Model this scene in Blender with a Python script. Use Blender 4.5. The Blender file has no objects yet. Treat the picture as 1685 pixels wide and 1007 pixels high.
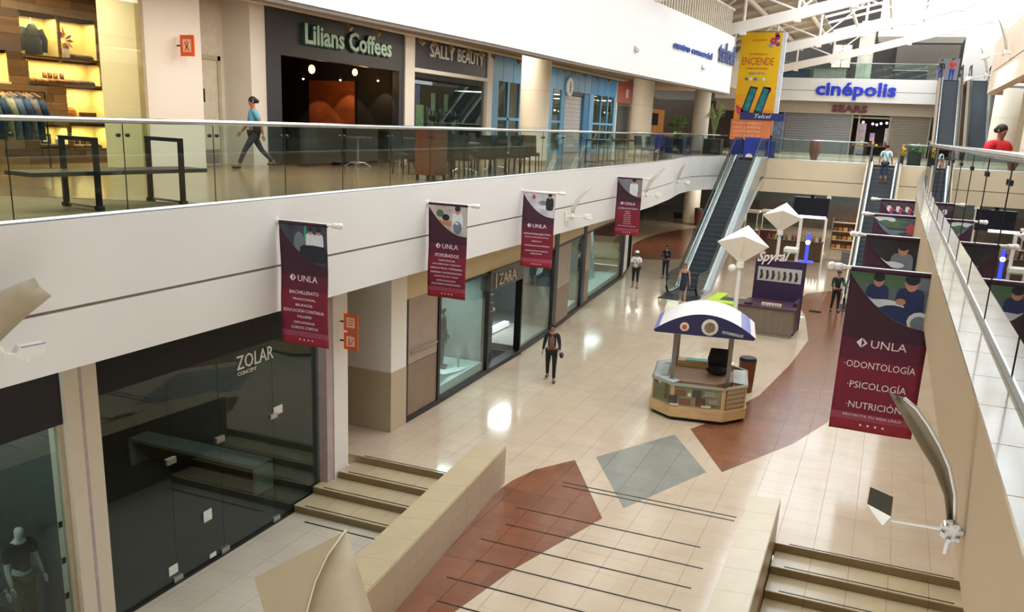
import bpy, math, random
from mathutils import Vector, Matrix
random.seed(7)
S = bpy.context.scene
COL = S.collection
PI = math.pi
R = math.radians

# ------------------------------------------------------------------ camera
CF, PITCH, ROLL, AZ = 1455.9, 0.265319, -0.044785, -0.388571
CX, CY = 842.5 - 1.39, 503.5 + 93.89
EZ = 7.0
def _basis():
    cr, sr, cp, sp = math.cos(ROLL), math.sin(ROLL), math.cos(PITCH), math.sin(PITCH)
    rt, dn, fw = Vector((1, 0, 0)), Vector((0, -sp, -cp)), Vector((0, cp, -sp))
    r = rt * cr + dn * sr
    d = rt * (-sr) + dn * cr
    rot = Matrix(((math.cos(AZ), math.sin(AZ), 0), (-math.sin(AZ), math.cos(AZ), 0), (0, 0, 1)))
    return rot @ r, rot @ d, rot @ fw
BR, BD, BF = _basis()
def ray(x, y):
    return BR * ((x - CX) / CF) + BD * ((y - CY) / CF) + BF
def U(x, y, Z=0.0):            # surveyed plan position on a level of height Z
    r = ray(x, y); k = (Z - EZ) / r.z
    return Vector((r.x * k, r.y * k, Z))
def UX(x, y, X):
    r = ray(x, y); k = X / r.x
    return Vector((X, r.y * k, EZ + r.z * k))
def UY(x, y, Y):
    r = ray(x, y); k = Y / r.y
    return Vector((r.x * k, Y, EZ + r.z * k))
cam = bpy.data.cameras.new('camera')
cam.sensor_width = 36.0
cam.lens = CF / 1685 * 36.0
cam.shift_x = -(CX - 842.5) / 1685
cam.shift_y = (CY - 503.5) / 1685
cam.clip_end = 400
camo = bpy.data.objects.new('camera', cam); COL.objects.link(camo)
m = Matrix((BR, -BD, -BF)).transposed().to_4x4()
m.translation = Vector((0, 0, EZ))
camo.matrix_world = m
S.camera = camo

# ------------------------------------------------------------------ light
S.view_settings.view_transform = 'Standard'
S.view_settings.look = 'None'
S.view_settings.exposure = 0.05
S.view_settings.gamma = 1.0
S.view_settings.use_curve_mapping = False
W = bpy.data.worlds.new('daylight'); S.world = W; W.use_nodes = True
wn = W.node_tree.nodes; wl = W.node_tree.links
bg = wn['Background']
bg.inputs['Color'].default_value = (0.86, 0.93, 1.0, 1)
bg.inputs['Strength'].default_value = 3.2
S.cycles.max_bounces = 8
S.cycles.diffuse_bounces = 4
S.cycles.glossy_bounces = 3
S.cycles.transparent_max_bounces = 16
S.cycles.sample_clamp_indirect = 6.0
S.cycles.caustics_reflective = False
S.cycles.caustics_refractive = False
def area(name, loc, size, power, color=(1, 1, 1), rot=(0, 0, 0), sy=None):
    l = bpy.data.lights.new(name, 'AREA'); l.energy = power; l.color = color
    l.shape = 'RECTANGLE'; l.size = size; l.size_y = sy or size
    o = bpy.data.objects.new(name, l); COL.objects.link(o); o.location = loc; o.rotation_euler = rot
    return o
# daylight through the long skylight above the atrium
area('skylight_daylight', (-4.2, 33, 17.5), 8.0, 2600, (0.86, 0.93, 1.0), sy=40)
# ceiling lamps of the galleries and of the hall under the bridge
for y in (6, 16, 26, 36, 46):
    area('gallery_lamp', (-11.5, y, 9.4), 1.2, 230, (1.0, 0.90, 0.76), sy=5)
for y in (8, 20, 32, 44):
    area('gallery_lamp', (2.6, y, 9.3), 1.2, 110, (1.0, 0.88, 0.72), sy=5)
for x, y in ((-12, 56), (-5, 58), (0, 56), (-12, 68), (-4, 70), (1, 66), (-14, 52)):
    area('hall_lamp', (x, y, 3.9), 2.0, 110, (1.0, 0.93, 0.82))
for x, y in ((-6, 60), (0, 60), (-11, 60), (-4, 70)):
    area('hall_lamp', (x, y, 9.0), 2.0, 200, (1.0, 0.93, 0.82))

# ------------------------------------------------------------------ materials
def lin(h):
    h = h.lstrip('#'); c = [int(h[i:i + 2], 16) / 255 for i in (0, 2, 4)]
    return tuple((v / 12.92 if v <= 0.04045 else ((v + 0.055) / 1.055) ** 2.4) for v in c) + (1,)
MATS = {}
ORDN = ['first', 'second', 'third', 'fourth', 'fifth', 'sixth', 'seventh', 'eighth', 'ninth', 'tenth', 'eleventh', 'twelfth', 'thirteenth', 'fourteenth', 'fifteenth', 'sixteenth']
def mat(name, hexc, rough=0.5, metal=0.0, noise=0.08, scale=6.0, emit=0.0, coat=0.0, bump=0.0, stretch=None, spec=0.5, hex2=None):
    if name in MATS: return MATS[name]
    m = bpy.data.materials.new(name); m.use_nodes = True
    nt = m.node_tree; n = nt.nodes; b = n['Principled BSDF']
    b.inputs['Roughness'].default_value = rough
    b.inputs['Metallic'].default_value = metal
    b.inputs['Specular IOR Level'].default_value = spec
    if coat: b.inputs['Coat Weight'].default_value = coat; b.inputs['Coat Roughness'].default_value = 0.08
    c = lin(hexc)
    g = n.new('ShaderNodeNewGeometry'); mp = n.new('ShaderNodeMapping'); nz = n.new('ShaderNodeTexNoise')
    nz.inputs['Scale'].default_value = scale; nz.inputs['Detail'].default_value = 3
    if stretch: mp.inputs['Scale'].default_value = stretch
    nt.links.new(g.outputs['Position'], mp.inputs['Vector']); nt.links.new(mp.outputs['Vector'], nz.inputs['Vector'])
    r = n.new('ShaderNodeValToRGB')
    r.color_ramp.elements[0].position = 0.3; r.color_ramp.elements[1].position = 0.7
    if hex2:
        r.color_ramp.elements[0].color = lin(hex2); r.color_ramp.elements[1].color = c
    else:
        r.color_ramp.elements[0].color = tuple(v * (1 - noise) for v in c[:3]) + (1,)
        r.color_ramp.elements[1].color = tuple(min(1, v * (1 + noise)) for v in c[:3]) + (1,)
    nt.links.new(nz.outputs['Fac'], r.inputs['Fac']); nt.links.new(r.outputs['Color'], b.inputs['Base Color'])
    if emit:
        nt.links.new(r.outputs['Color'], b.inputs['Emission Color']); b.inputs['Emission Strength'].default_value = emit
    if bump:
        bp = n.new('ShaderNodeBump'); bp.inputs['Strength'].default_value = bump; bp.inputs['Distance'].default_value = 0.01
        nt.links.new(nz.outputs['Fac'], bp.inputs['Height']); nt.links.new(bp.outputs['Normal'], b.inputs['Normal'])
    MATS[name] = m
    return m
def tilemat(name, hexc, rough, cell, var=0.06, hex2=None, nscale=1.2, mixamt=0.5):
    """glazed floor tile: each cell of the grid gets its own tone, with soft marbling"""
    if name in MATS: return MATS[name]
    m = bpy.data.materials.new(name); m.use_nodes = True
    nt = m.node_tree; n = nt.nodes; L = nt.links; b = n['Principled BSDF']
    g = n.new('ShaderNodeNewGeometry')
    dv = n.new('ShaderNodeVectorMath'); dv.operation = 'SNAP'; dv.inputs[1].default_value = (cell, cell, 50)
    wn_ = n.new('ShaderNodeTexWhiteNoise'); wn_.noise_dimensions = '3D'
    nz = n.new('ShaderNodeTexNoise'); nz.inputs['Scale'].default_value = nscale; nz.inputs['Detail'].default_value = 5
    L.new(g.outputs['Position'], dv.inputs[0]); L.new(dv.outputs[0], wn_.inputs['Vector']); L.new(g.outputs['Position'], nz.inputs['Vector'])
    mx = n.new('ShaderNodeMix'); mx.data_type = 'RGBA'
    c = lin(hexc); c2 = lin(hex2) if hex2 else tuple(v * 0.85 for v in c[:3]) + (1,)
    mx.inputs[6].default_value = c; mx.inputs[7].default_value = c2
    mr = n.new('ShaderNodeMapRange'); mr.inputs[1].default_value = 0.35; mr.inputs[2].default_value = 0.7; mr.inputs[4].default_value = mixamt
    L.new(nz.outputs['Fac'], mr.inputs[0]); L.new(mr.outputs[0], mx.inputs[0])
    hs = n.new('ShaderNodeHueSaturation')
    m2 = n.new('ShaderNodeMapRange'); m2.inputs[3].default_value = 1 - var; m2.inputs[4].default_value = 1 + var
    L.new(wn_.outputs['Value'], m2.inputs[0]); L.new(m2.outputs[0], hs.inputs['Value']); L.new(mx.outputs[2], hs.inputs['Color'])
    L.new(hs.outputs[0], b.inputs['Base Color'])
    b.inputs['Roughness'].default_value = rough
    MATS[name] = m
    return m
def glassmat(name, tint='#dff0ea', refl=1.0, base=0.04):
    if name in MATS: return MATS[name]
    m = bpy.data.materials.new(name); m.use_nodes = True
    nt = m.node_tree; n = nt.nodes; L = nt.links; n.remove(n['Principled BSDF'])
    out = n['Material Output']
    t = n.new('ShaderNodeBsdfTransparent'); t.inputs[0].default_value = lin(tint)
    gl = n.new('ShaderNodeBsdfGlossy'); gl.inputs['Roughness'].default_value = 0.01
    nz = n.new('ShaderNodeTexNoise'); nz.inputs['Scale'].default_value = 0.7
    fr = n.new('ShaderNodeLayerWeight'); fr.inputs['Blend'].default_value = 0.5
    pw = n.new('ShaderNodeMath'); pw.operation = 'POWER'; pw.inputs[1].default_value = 4.0
    ml = n.new('ShaderNodeMath'); ml.operation = 'MULTIPLY_ADD'; ml.inputs[1].default_value = refl; ml.inputs[2].default_value = base
    ml.use_clamp = True
    L.new(fr.outputs['Facing'], pw.inputs[0])
    bp = n.new('ShaderNodeBump'); bp.inputs['Strength'].default_value = 0.01; bp.inputs['Distance'].default_value = 0.1
    L.new(nz.outputs['Fac'], bp.inputs['Height']); L.new(bp.outputs[0], gl.inputs['Normal'])
    mx = n.new('ShaderNodeMixShader')
    L.new(pw.outputs[0], ml.inputs[0]); L.new(ml.outputs[0], mx.inputs[0]); L.new(t.outputs[0], mx.inputs[1]); L.new(gl.outputs[0], mx.inputs[2])
    L.new(mx.outputs[0], out.inputs[0])
    MATS[name] = m
    return m
def stripemat(name, cols, axis=2, scale=8.0, rough=0.5):
    m = mat(name, cols[0], rough, 0, 0, 6)
    nt = m.node_tree; n = nt.nodes; b = n['Principled BSDF']
    w = n.new('ShaderNodeTexWave'); w.bands_direction = 'XYZ'[axis]; w.inputs['Scale'].default_value = scale
    w.inputs['Distortion'].default_value = 0.4
    r = n.new('ShaderNodeValToRGB'); r.color_ramp.elements[0].color = lin(cols[0]); r.color_ramp.elements[1].color = lin(cols[1])
    g = n.new('ShaderNodeNewGeometry'); nt.links.new(g.outputs['Position'], w.inputs['Vector'])
    nt.links.new(w.outputs['Fac'], r.inputs['Fac']); nt.links.new(r.outputs['Color'], b.inputs['Base Color'])
    return m
WHITE = mat('white_plaster', '#e9e6e1', 0.6, noise=0.02, scale=0.8)
FASC = mat('painted_parapet', '#dcd9d4', 0.5, noise=0.03, scale=0.5)
WARM = mat('warm_plaster', '#d9c6a6', 0.55, noise=0.03, scale=0.8)
BEIGE = mat('beige_wall', '#cdbb97', 0.6, noise=0.04, scale=1.2)
CEIL = mat('ceiling_paint', '#cfc9bf', 0.8, noise=0.02)
COLM = mat('column_paint', '#eae2cf', 0.5, noise=0.02, scale=1)
CREAM = tilemat('cream_tile', '#c4b098', 0.11, 0.63, 0.035, '#b8a286')
TERRA = tilemat('terracotta_tile', '#7d4c32', 0.2, 0.63, 0.13, '#68402e', 2.5)
SLATE = tilemat('grey_tile', '#8e8c80', 0.2, 0.63, 0.04, '#77766c', 1.5)
GROUT = mat('grout', '#96825f', 0.8, noise=0.1, scale=9)
DKTILE = tilemat('brown_upper_tile', '#a5876b', 0.16, 0.63, 0.05, '#8f765e')
MARB = mat('marble_tile', '#d9ccb4', 0.10, noise=0.07, scale=3.0)
STEPT = mat('stair_tile', '#b8a684', 0.25, noise=0.05, scale=2.0)
RISER_SHADED = mat('riser_tile', '#86734f', 0.35, noise=0.05, scale=2.0)  # darker than the treads: shade on the riser faces painted into the colour
BLACK = mat('black_metal', '#1c1b1b', 0.4, 0.3)
DARK = mat('dark_panel', '#2a2c33', 0.35, noise=0.05)
SIGNBK = mat('sign_charcoal', '#3a3b45', 0.5, noise=0.04)
VDARK = mat('shop_dark', '#0e0d0d', 0.7)
STEEL = mat('brushed_steel', '#b9bab8', 0.28, 0.9, noise=0.06, scale=20)
CHROME = mat('polished_rail', '#c9cfcf', 0.15, 0.9, noise=0.03)
GLASS = glassmat('clear_glass', '#e9f4f0', 0.6, 0.03)
SHGLASS = glassmat('shop_glass', '#dbe8e4', 0.9, 0.045)
RGLASS = glassmat('parapet_glass', '#c9d6d0', 1.2, 0.22)
LETW = mat('white_letter', '#e6e4df', 0.4, noise=0.02)
PWHITE = mat('powder_white', '#e8e3d8', 0.4, noise=0.03)
ORANGE = mat('sign_orange', '#f0601c', 0.5)
WOOD = mat('light_wood', '#c8a673', 0.4, noise=0.12, scale=3, stretch=(1, 1, 8))
WOODD = mat('dark_wood', '#4a3023', 0.45, noise=0.25, scale=3, stretch=(1, 1, 8))
WOODR = mat('red_wood', '#6b3a25', 0.45, noise=0.2, scale=3, stretch=(6, 6, 1))
RUBBER = mat('rubber', '#141416', 0.5)
TREAD = stripemat('escalator_tread', ('#5d636b', '#23272c'), 0, 28, 0.45)

# ------------------------------------------------------------------ geometry
class G:
    def __init__(s): s.v = []; s.f = []; s.m = []
    def add(s, vs, fs, m=0):
        o = len(s.v); s.v += [tuple(v) for v in vs]
        for f in fs: s.f.append([i + o for i in f]); s.m.append(m)
        return s
    def box(s, x0, x1, y0, y1, z0, z1, m=0):
        return s.add([(x0, y0, z0), (x1, y0, z0), (x1, y1, z0), (x0, y1, z0), (x0, y0, z1), (x1, y0, z1), (x1, y1, z1), (x0, y1, z1)],
                     [(3, 2, 1, 0), (4, 5, 6, 7), (0, 1, 5, 4), (1, 2, 6, 5), (2, 3, 7, 6), (3, 0, 4, 7)], m)
    def rbox(s, c, size, rz=0, m=0, tilt=None):
        hx, hy, hz = size[0] / 2, size[1] / 2, size[2] / 2
        mt = Matrix.Rotation(rz, 3, 'Z')
        if tilt: mt = mt @ Matrix.Rotation(tilt[1], 3, tilt[0])
        vs = [mt @ Vector(p) + Vector(c) for p in ((-hx, -hy, -hz), (hx, -hy, -hz), (hx, hy, -hz), (-hx, hy, -hz), (-hx, -hy, hz), (hx, -hy, hz), (hx, hy, hz), (-hx, hy, hz))]
        return s.add(vs, [(3, 2, 1, 0), (4, 5, 6, 7), (0, 1, 5, 4), (1, 2, 6, 5), (2, 3, 7, 6), (3, 0, 4, 7)], m)
    def prism(s, poly, z0, z1, m=0, m2=None):
        n = len(poly); ar = sum(poly[i][0] * poly[(i + 1) % n][1] - poly[(i + 1) % n][0] * poly[i][1] for i in range(n))
        if ar < 0: poly = poly[::-1]
        s.add([(p[0], p[1], z0) for p in poly] + [(p[0], p[1], z1) for p in poly],
              [tuple(range(n - 1, -1, -1)), tuple(range(n, 2 * n))], m)
        o = len(s.v) - 2 * n
        for i in range(n):
            j = (i + 1) % n; s.f.append([o + i, o + j, o + n + j, o + n + i]); s.m.append(m if m2 is None else m2)
        return s
    def cyl(s, p0, p1, r0, r1=None, n=12, m=0, caps=True):
        r1 = r0 if r1 is None else r1
        p0, p1 = Vector(p0), Vector(p1); d = (p1 - p0).normalized()
        a = d.orthogonal().normalized(); b = d.cross(a)
        vs = [p0 + (a * math.cos(2 * PI * i / n) + b * math.sin(2 * PI * i / n)) * r0 for i in range(n)]
        vs += [p1 + (a * math.cos(2 * PI * i / n) + b * math.sin(2 * PI * i / n)) * r1 for i in range(n)]
        fs = [(i, (i + 1) % n, n + (i + 1) % n, n + i) for i in range(n)]
        if caps: fs += [tuple(range(n - 1, -1, -1)), tuple(range(n, 2 * n))]
        return s.add(vs, fs, m)
    def tube(s, pts, r, n=8, m=0, flat=None):
        pts = [Vector(p) for p in pts]; rings = []
        up = None
        for i, p in enumerate(pts):
            d = (pts[min(i + 1, len(pts) - 1)] - pts[max(i - 1, 0)]).normalized()
            if up is None: up = Vector((0, 0, 1)) if abs(d.z) < 0.9 else Vector((0, 1, 0))
            a = d.cross(up)
            if a.length < 1e-4: a = d.orthogonal()
            a.normalize(); b = a.cross(d)
            rr = r[i] if isinstance(r, (list, tuple)) else r
            ra, rb = (rr, rr * flat) if flat else (rr, rr)
            rings.append([p + a * math.cos(2 * PI * k / n) * ra + b * math.sin(2 * PI * k / n) * rb for k in range(n)])
        vs = [v for q in rings for v in q]; fs = []
        for i in range(len(pts) - 1):
            for k in range(n):
                fs.append((i * n + k, i * n + (k + 1) % n, (i + 1) * n + (k + 1) % n, (i + 1) * n + k))
        fs += [tuple(range(n - 1, -1, -1)), tuple(range((len(pts) - 1) * n, len(pts) * n))]
        return s.add(vs, fs, m)
    def ball(s, c, r, n=10, m=0):
        if not isinstance(r, (tuple, list)): r = (r, r, r)
        vs = [(c[0], c[1], c[2] + r[2])]; h = n // 2
        for i in range(1, h):
            t = PI * i / h
            vs += [(c[0] + r[0] * math.sin(t) * math.cos(2 * PI * k / n), c[1] + r[1] * math.sin(t) * math.sin(2 * PI * k / n), c[2] + r[2] * math.cos(t)) for k in range(n)]
        vs.append((c[0], c[1], c[2] - r[2])); fs = [(0, 1 + k, 1 + (k + 1) % n) for k in range(n)]
        for i in range(h - 2):
            for k in range(n):
                a = 1 + i * n
                fs.append((a + k, a + n + k, a + n + (k + 1) % n, a + (k + 1) % n))
        a = 1 + (h - 2) * n; fs += [(a + k, len(vs) - 1, a + (k + 1) % n) for k in range(n)]
        return s.add(vs, fs, m)
    def lathe(s, prof, c=(0, 0, 0), n=16, m=0):
        vs = []; fs = []
        for r, z in prof: vs += [(c[0] + r * math.cos(2 * PI * k / n), c[1] + r * math.sin(2 * PI * k / n), c[2] + z) for k in range(n)]
        for i in range(len(prof) - 1):
            for k in range(n): fs.append((i * n + k, i * n + (k + 1) % n, (i + 1) * n + (k + 1) % n, (i + 1) * n + k))
        fs += [tuple(range(n - 1, -1, -1)), tuple(range((len(prof) - 1) * n, len(prof) * n))]
        return s.add(vs, fs, m)
    def slab(s, pts, nrm, t, m=0):      # polygon in space given thickness t along nrm
        n = len(pts); nv = Vector(nrm).normalized() * t
        a = [Vector(p) for p in pts]; b = [p + nv for p in a]
        fs = [tuple(range(n - 1, -1, -1)), tuple(range(n, 2 * n))] + [(i, (i + 1) % n, n + (i + 1) % n, n + i) for i in range(n)]
        return s.add(a + b, fs, m)
    def sheet(s, fn, nu, nv, m=0):
        vs = [fn(i / nu, j / nv) for j in range(nv + 1) for i in range(nu + 1)]
        fs = [(j * (nu + 1) + i, j * (nu + 1) + i + 1, (j + 1) * (nu + 1) + i + 1, (j + 1) * (nu + 1) + i) for j in range(nv) for i in range(nu)]
        return s.add(vs, fs, m)
def mesh(g, mats, name='mesh', smooth=False):
    me = bpy.data.meshes.new(name); me.from_pydata([tuple(v) for v in g.v], [], g.f)
    for x in (mats if isinstance(mats, (list, tuple)) else [mats]): me.materials.append(x)
    if any(g.m): me.polygons.foreach_set('material_index', g.m)
    if smooth:
        me.polygons.foreach_set('use_smooth', [True] * len(me.polygons))
        if smooth == 'auto':
            me.set_sharp_from_angle(angle=R(40))
    me.update(); return me
def obj(name, g, mats, parent=None, smooth=False, loc=None, rz=0, **props):
    me = g if isinstance(g, bpy.types.Mesh) else mesh(g, mats, name, smooth)
    o = bpy.data.objects.new(name, me); COL.objects.link(o)
    if parent: o.parent = parent
    if loc is not None: o.location = loc
    if rz: o.rotation_euler = (0, 0, rz)
    for k, v in props.items(): o[k] = v
    return o
def thing(name, label, cat, loc=(0, 0, 0), rz=0, group=None):
    o = bpy.data.objects.new(name, None); COL.objects.link(o); o.empty_display_size = 0.2
    o.location = loc; o.rotation_euler = (0, 0, rz); o['label'] = label; o['category'] = cat
    if group: o['group'] = group
    return o
def tag(o, label, cat, group=None):
    o['label'] = label; o['category'] = cat
    if group: o['group'] = group
    return o
def st(name, g, mats, parent=None, **k):
    o = obj(name, g, mats, parent, **k)
    if not parent: o['kind'] = 'structure'
    return o
def dup(root, loc=None, rz=None, label=None, group=None):
    r = root.copy(); COL.objects.link(r)
    if loc is not None: r.location = loc
    if rz is not None: r.rotation_euler = (0, 0, rz)
    if label: r['label'] = label
    if group: r['group'] = group
    for ch in list(root.children):
        c = ch.copy(); COL.objects.link(c); c.parent = r
        for g2 in list(ch.children):
            d = g2.copy(); COL.objects.link(d); d.parent = c
    return r
def text(name, s, org, xd, up, h, mt, parent=None, depth=0.02, bold=0.0, width=None, align='LEFT', shear=0.0, sx=1.0, warp=None, spacing=1.0, **props):
    """raised lettering: org = baseline point in the parent's space, xd/up = directions, h = cap height"""
    cu = bpy.data.curves.new('t', 'FONT'); cu.body = s; cu.size = 1.0; cu.extrude = 0.5; cu.offset = bold
    cu.resolution_u = 2; cu.shear = shear; cu.space_character = spacing
    t = bpy.data.objects.new('t', cu)
    me = bpy.data.meshes.new_from_object(t)
    bpy.data.objects.remove(t); bpy.data.curves.remove(cu)
    xs = [v.co.x for v in me.vertices]
    if not xs: return None
    x0, x1 = min(xs), max(xs); k = h / 0.73; kx = k * sx
    if width: kx = width / (x1 - x0)
    off = {'LEFT': -x0 * kx, 'CENTER': -(x0 + x1) / 2 * kx, 'RIGHT': -x1 * kx}[align]
    xd = Vector(xd).normalized(); up = Vector(up).normalized(); nn = xd.cross(up); org = Vector(org)
    for v in me.vertices:
        p = org + xd * (v.co.x * kx + off) + up * (v.co.y * k) + nn * ((v.co.z + 0.5) * depth)
        v.co = warp(p) if warp else p
    me.materials.clear(); me.materials.append(mt); me.name = name
    o = bpy.data.objects.new(name, me); COL.objects.link(o)
    if parent: o.parent = parent
    for kk, vv in props.items(): o[kk] = vv
    return o
def poly_at(path, y):
    for (x0, y0), (x1, y1) in zip(path, path[1:]):
        if y0 <= y <= y1: return x0 + (x1 - x0) * (y - y0) / (y1 - y0)
    return path[-1][0] if y > path[-1][1] else path[0][0]
def offset_path(path, d):
    out = []
    for i, p in enumerate(path):
        a = Vector(path[max(i - 1, 0)]); b = Vector(path[min(i + 1, len(path) - 1)])
        t = (b - a).normalized(); out.append((p[0] - t.y * d, p[1] + t.x * d))
    return out
def sweep(path, d0, d1, z0, z1):      # wall of thickness between offsets d0..d1 along a path
    a = offset_path(path, d0); b = offset_path(path, d1); g = G(); n = len(path)
    vs = [(p[0], p[1], z) for z in (z0, z1) for q in (a, b) for p in q]
    fs = []
    for i in range(n - 1):
        fs += [(i, i + 1, 2 * n + i + 1, 2 * n + i), (n + i, 3 * n + i, 3 * n + i + 1, n + i + 1),
               (2 * n + i, 2 * n + i + 1, 3 * n + i + 1, 3 * n + i), (i, n + i, n + i + 1, i + 1)]
    fs += [(0, 2 * n, 3 * n, n), (n - 1, 2 * n - 1, 4 * n - 1, 3 * n - 1)]
    return g.add(vs, fs)

# ================================================================== THE SETTING
SHOPL = [(-9.83, 14.9), (-9.86, 19.2), (-10.02, 24.9), (-10.22, 28.4), (-10.84, 34.8), (-11.3, 41.1), (-11.9, 44.6), (-12.5, 46.4)]
EDGEL = [(-8.5, -6), (-8.5, 10), (-8.5, 20), (-8.5, 30), (-8.62, 35), (-8.95, 39.5), (-9.4, 43.5), (-9.45, 46), (-9.1, 48), (-8.3, 49.5), (-7.4, 50.0)]
EDGER = [(0.58, -6), (0.58, 6), (0.58, 12), (0.58, 18), (0.64, 24), (0.8, 31), (1.1, 39), (1.4, 46), (1.6, 50.2)]
UF = 5.72
T = 0.63
def clip_cell(poly, x0, x1, y0, y1):
    def cut(p, f, g):
        out = []
        for i in range(len(p)):
            a, b = p[i], p[(i + 1) % len(p)]; fa, fb = f(a), f(b)
            if fa >= 0: out.append(a)
            if (fa >= 0) != (fb >= 0):
                t = fa / (fa - fb); out.append((a[0] + (b[0] - a[0]) * t, a[1] + (b[1] - a[1]) * t))
        return out
    p = poly
    for f in (lambda q: q[0] - x0, lambda q: x1 - q[0], lambda q: q[1] - y0, lambda q: y1 - q[1]):
        if len(p) < 3: return []
        p = cut(p, f, None)
    ar = sum(p[i][0] * p[(i + 1) % len(p)][1] - p[(i + 1) % len(p)][0] * p[i][1] for i in range(len(p))) / 2 if len(p) > 2 else 0
    return p if abs(ar) > 0.004 else []
def inside(pt, poly):
    c = False; n = len(poly)
    for i in range(n):
        (x0, y0), (x1, y1) = poly[i], poly[(i + 1) % n]
        if (y0 > pt[1]) != (y1 > pt[1]) and pt[0] < (x1 - x0) * (pt[1] - y0) / (y1 - y0) + x0: c = not c
    return c
X_0, Y_0 = -2.86, 16.87          # one corner of the surveyed tile grid
def lay(parent, region, name, mt, z, holes=(), limit=300, t=0.012, dx=T, dy=0.605, ref=None, gap=0.0035, skiphole=True, gy=0.0016):
    """lay floor tiles over a polygon: the nearest ones one by one, the rest joined"""
    xs = [p[0] for p in region]; ys = [p[1] for p in region]
    cells = []
    for i in range(math.floor((min(xs) - X_0) / dx), math.ceil((max(xs) - X_0) / dx)):
        for j in range(math.floor((min(ys) - Y_0) / dy), math.ceil((max(ys) - Y_0) / dy)):
            x0, y0 = X_0 + i * dx, Y_0 + j * dy
            c = clip_cell(region, x0 + gap, x0 + dx - gap, y0 + gy, y0 + dy - gy)
            if not c: continue
            if skiphole and any(all(inside(q, h) for q in ((x0, y0), (x0 + dx, y0), (x0, y0 + dy), (x0 + dx, y0 + dy))) for h in holes): continue
            full = len(c) == 4 and abs((max(q[0] for q in c) - min(q[0] for q in c)) - (dx - 2 * gap)) < 1e-4 and abs((max(q[1] for q in c) - min(q[1] for q in c)) - (dy - 2 * gy)) < 1e-4
            cells.append((math.hypot(x0, y0), x0, y0, c, full))
    cells.sort(key=lambda c: c[0])
    g0 = G().box(gap, dx - gap, gy, dy - gy, -t, 0); shared = mesh(g0, mt, name)
    for k, (d, x0, y0, c, full) in enumerate(cells[:limit]):
        if full: obj(name, shared, mt, parent, loc=(x0, y0, z))
        else: obj(name, G().prism([(q[0] - x0, q[1] - y0) for q in c], -t, 0), mt, parent, loc=(x0, y0, z))
    if len(cells) > limit:
        g = G()
        for d, x0, y0, c, full in cells[limit:]: g.prism(c, z - t, z)
        obj(name, g, mt, parent, kind='stuff')

# --- main floor
TER1 = [tuple(U(*p)[:2]) for p in ((946, 757), (991, 853))] + [tuple(U(*p)[:2]) for p in ((843, 938), (748, 1007), (690, 1052))] + [(-5.85, 9.0), (-6.25, 15.0), (-6.2, 15.5)] + [tuple(U(880, 773)[:2])]
DIAM = [tuple(U(*p)[:2]) for p in ((981, 752), (1110, 715), (1162, 777), (1026, 836))]
TER2 = [tuple(U(*p)[:2]) for p in ((1136, 706), (1188, 777), (1305, 730), (1361, 695), (1410, 620), (1440, 560), (1420, 520))] + [(-0.6, 43), (-1.9, 43.8)] + [tuple(U(*p)[:2]) for p in ((1328, 483), (1310, 495), (1325, 520), (1330, 560), (1300, 600), (1250, 650), (1222, 665), (1180, 690))]
TER3 = [(-12.0 + 3.2 * math.cos(a) * (1 if math.cos(a) > 0 else .75), 57.5 + 9.5 * math.sin(a)) for a in [i * PI / 12 for i in range(24)]]
main_poly = [(-5.9, 3), (-1.0, 3), (-1.0, 15.155), (2.2, 15.155), (2.2, 84), (-22, 84), (-22, 46.4)] + [(p[0] - 0.3, p[1]) for p in SHOPL[::-1]] + [(-10.1, 15.155), (-6.35, 15.155)]
fl = st('floor', G().prism(main_poly, -0.25, -0.006), GROUT)
lay(fl, main_poly, 'tile', CREAM, 0.0, holes=(TER1, DIAM, TER2, TER3))
lay(fl, TER1, 'terracotta_tile', TERRA, 0.0035, limit=120, t=0.015)
lay(fl, DIAM, 'grey_tile', SLATE, 0.0035, t=0.015)
lay(fl, TER2, 'terracotta_tile', TERRA, 0.0035, limit=170, t=0.015)
lay(fl, TER3, 'terracotta_tile', TERRA, 0.0035, limit=0, t=0.015)
# thin metal strips let into the raised causeway
for i, (y, x0, x1) in enumerate(((15.90, -5.25, -1.78), (15.72, -5.2, -1.79), (14.33, -5.64, -2.15), (13.57, -5.52, -1.96), (12.83, -5.67, -2.0), (12.09, -5.43, -2.0), (11.37, -5.6, -2.0), (10.66, -5.4, -2.0), (9.9, -5.5, -2), (9.1, -5.4, -2))):
    obj('grip_strip', G().box(x0, x1, y - 0.014, y + 0.014, 0.0, 0.008), BLACK, fl)
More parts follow.
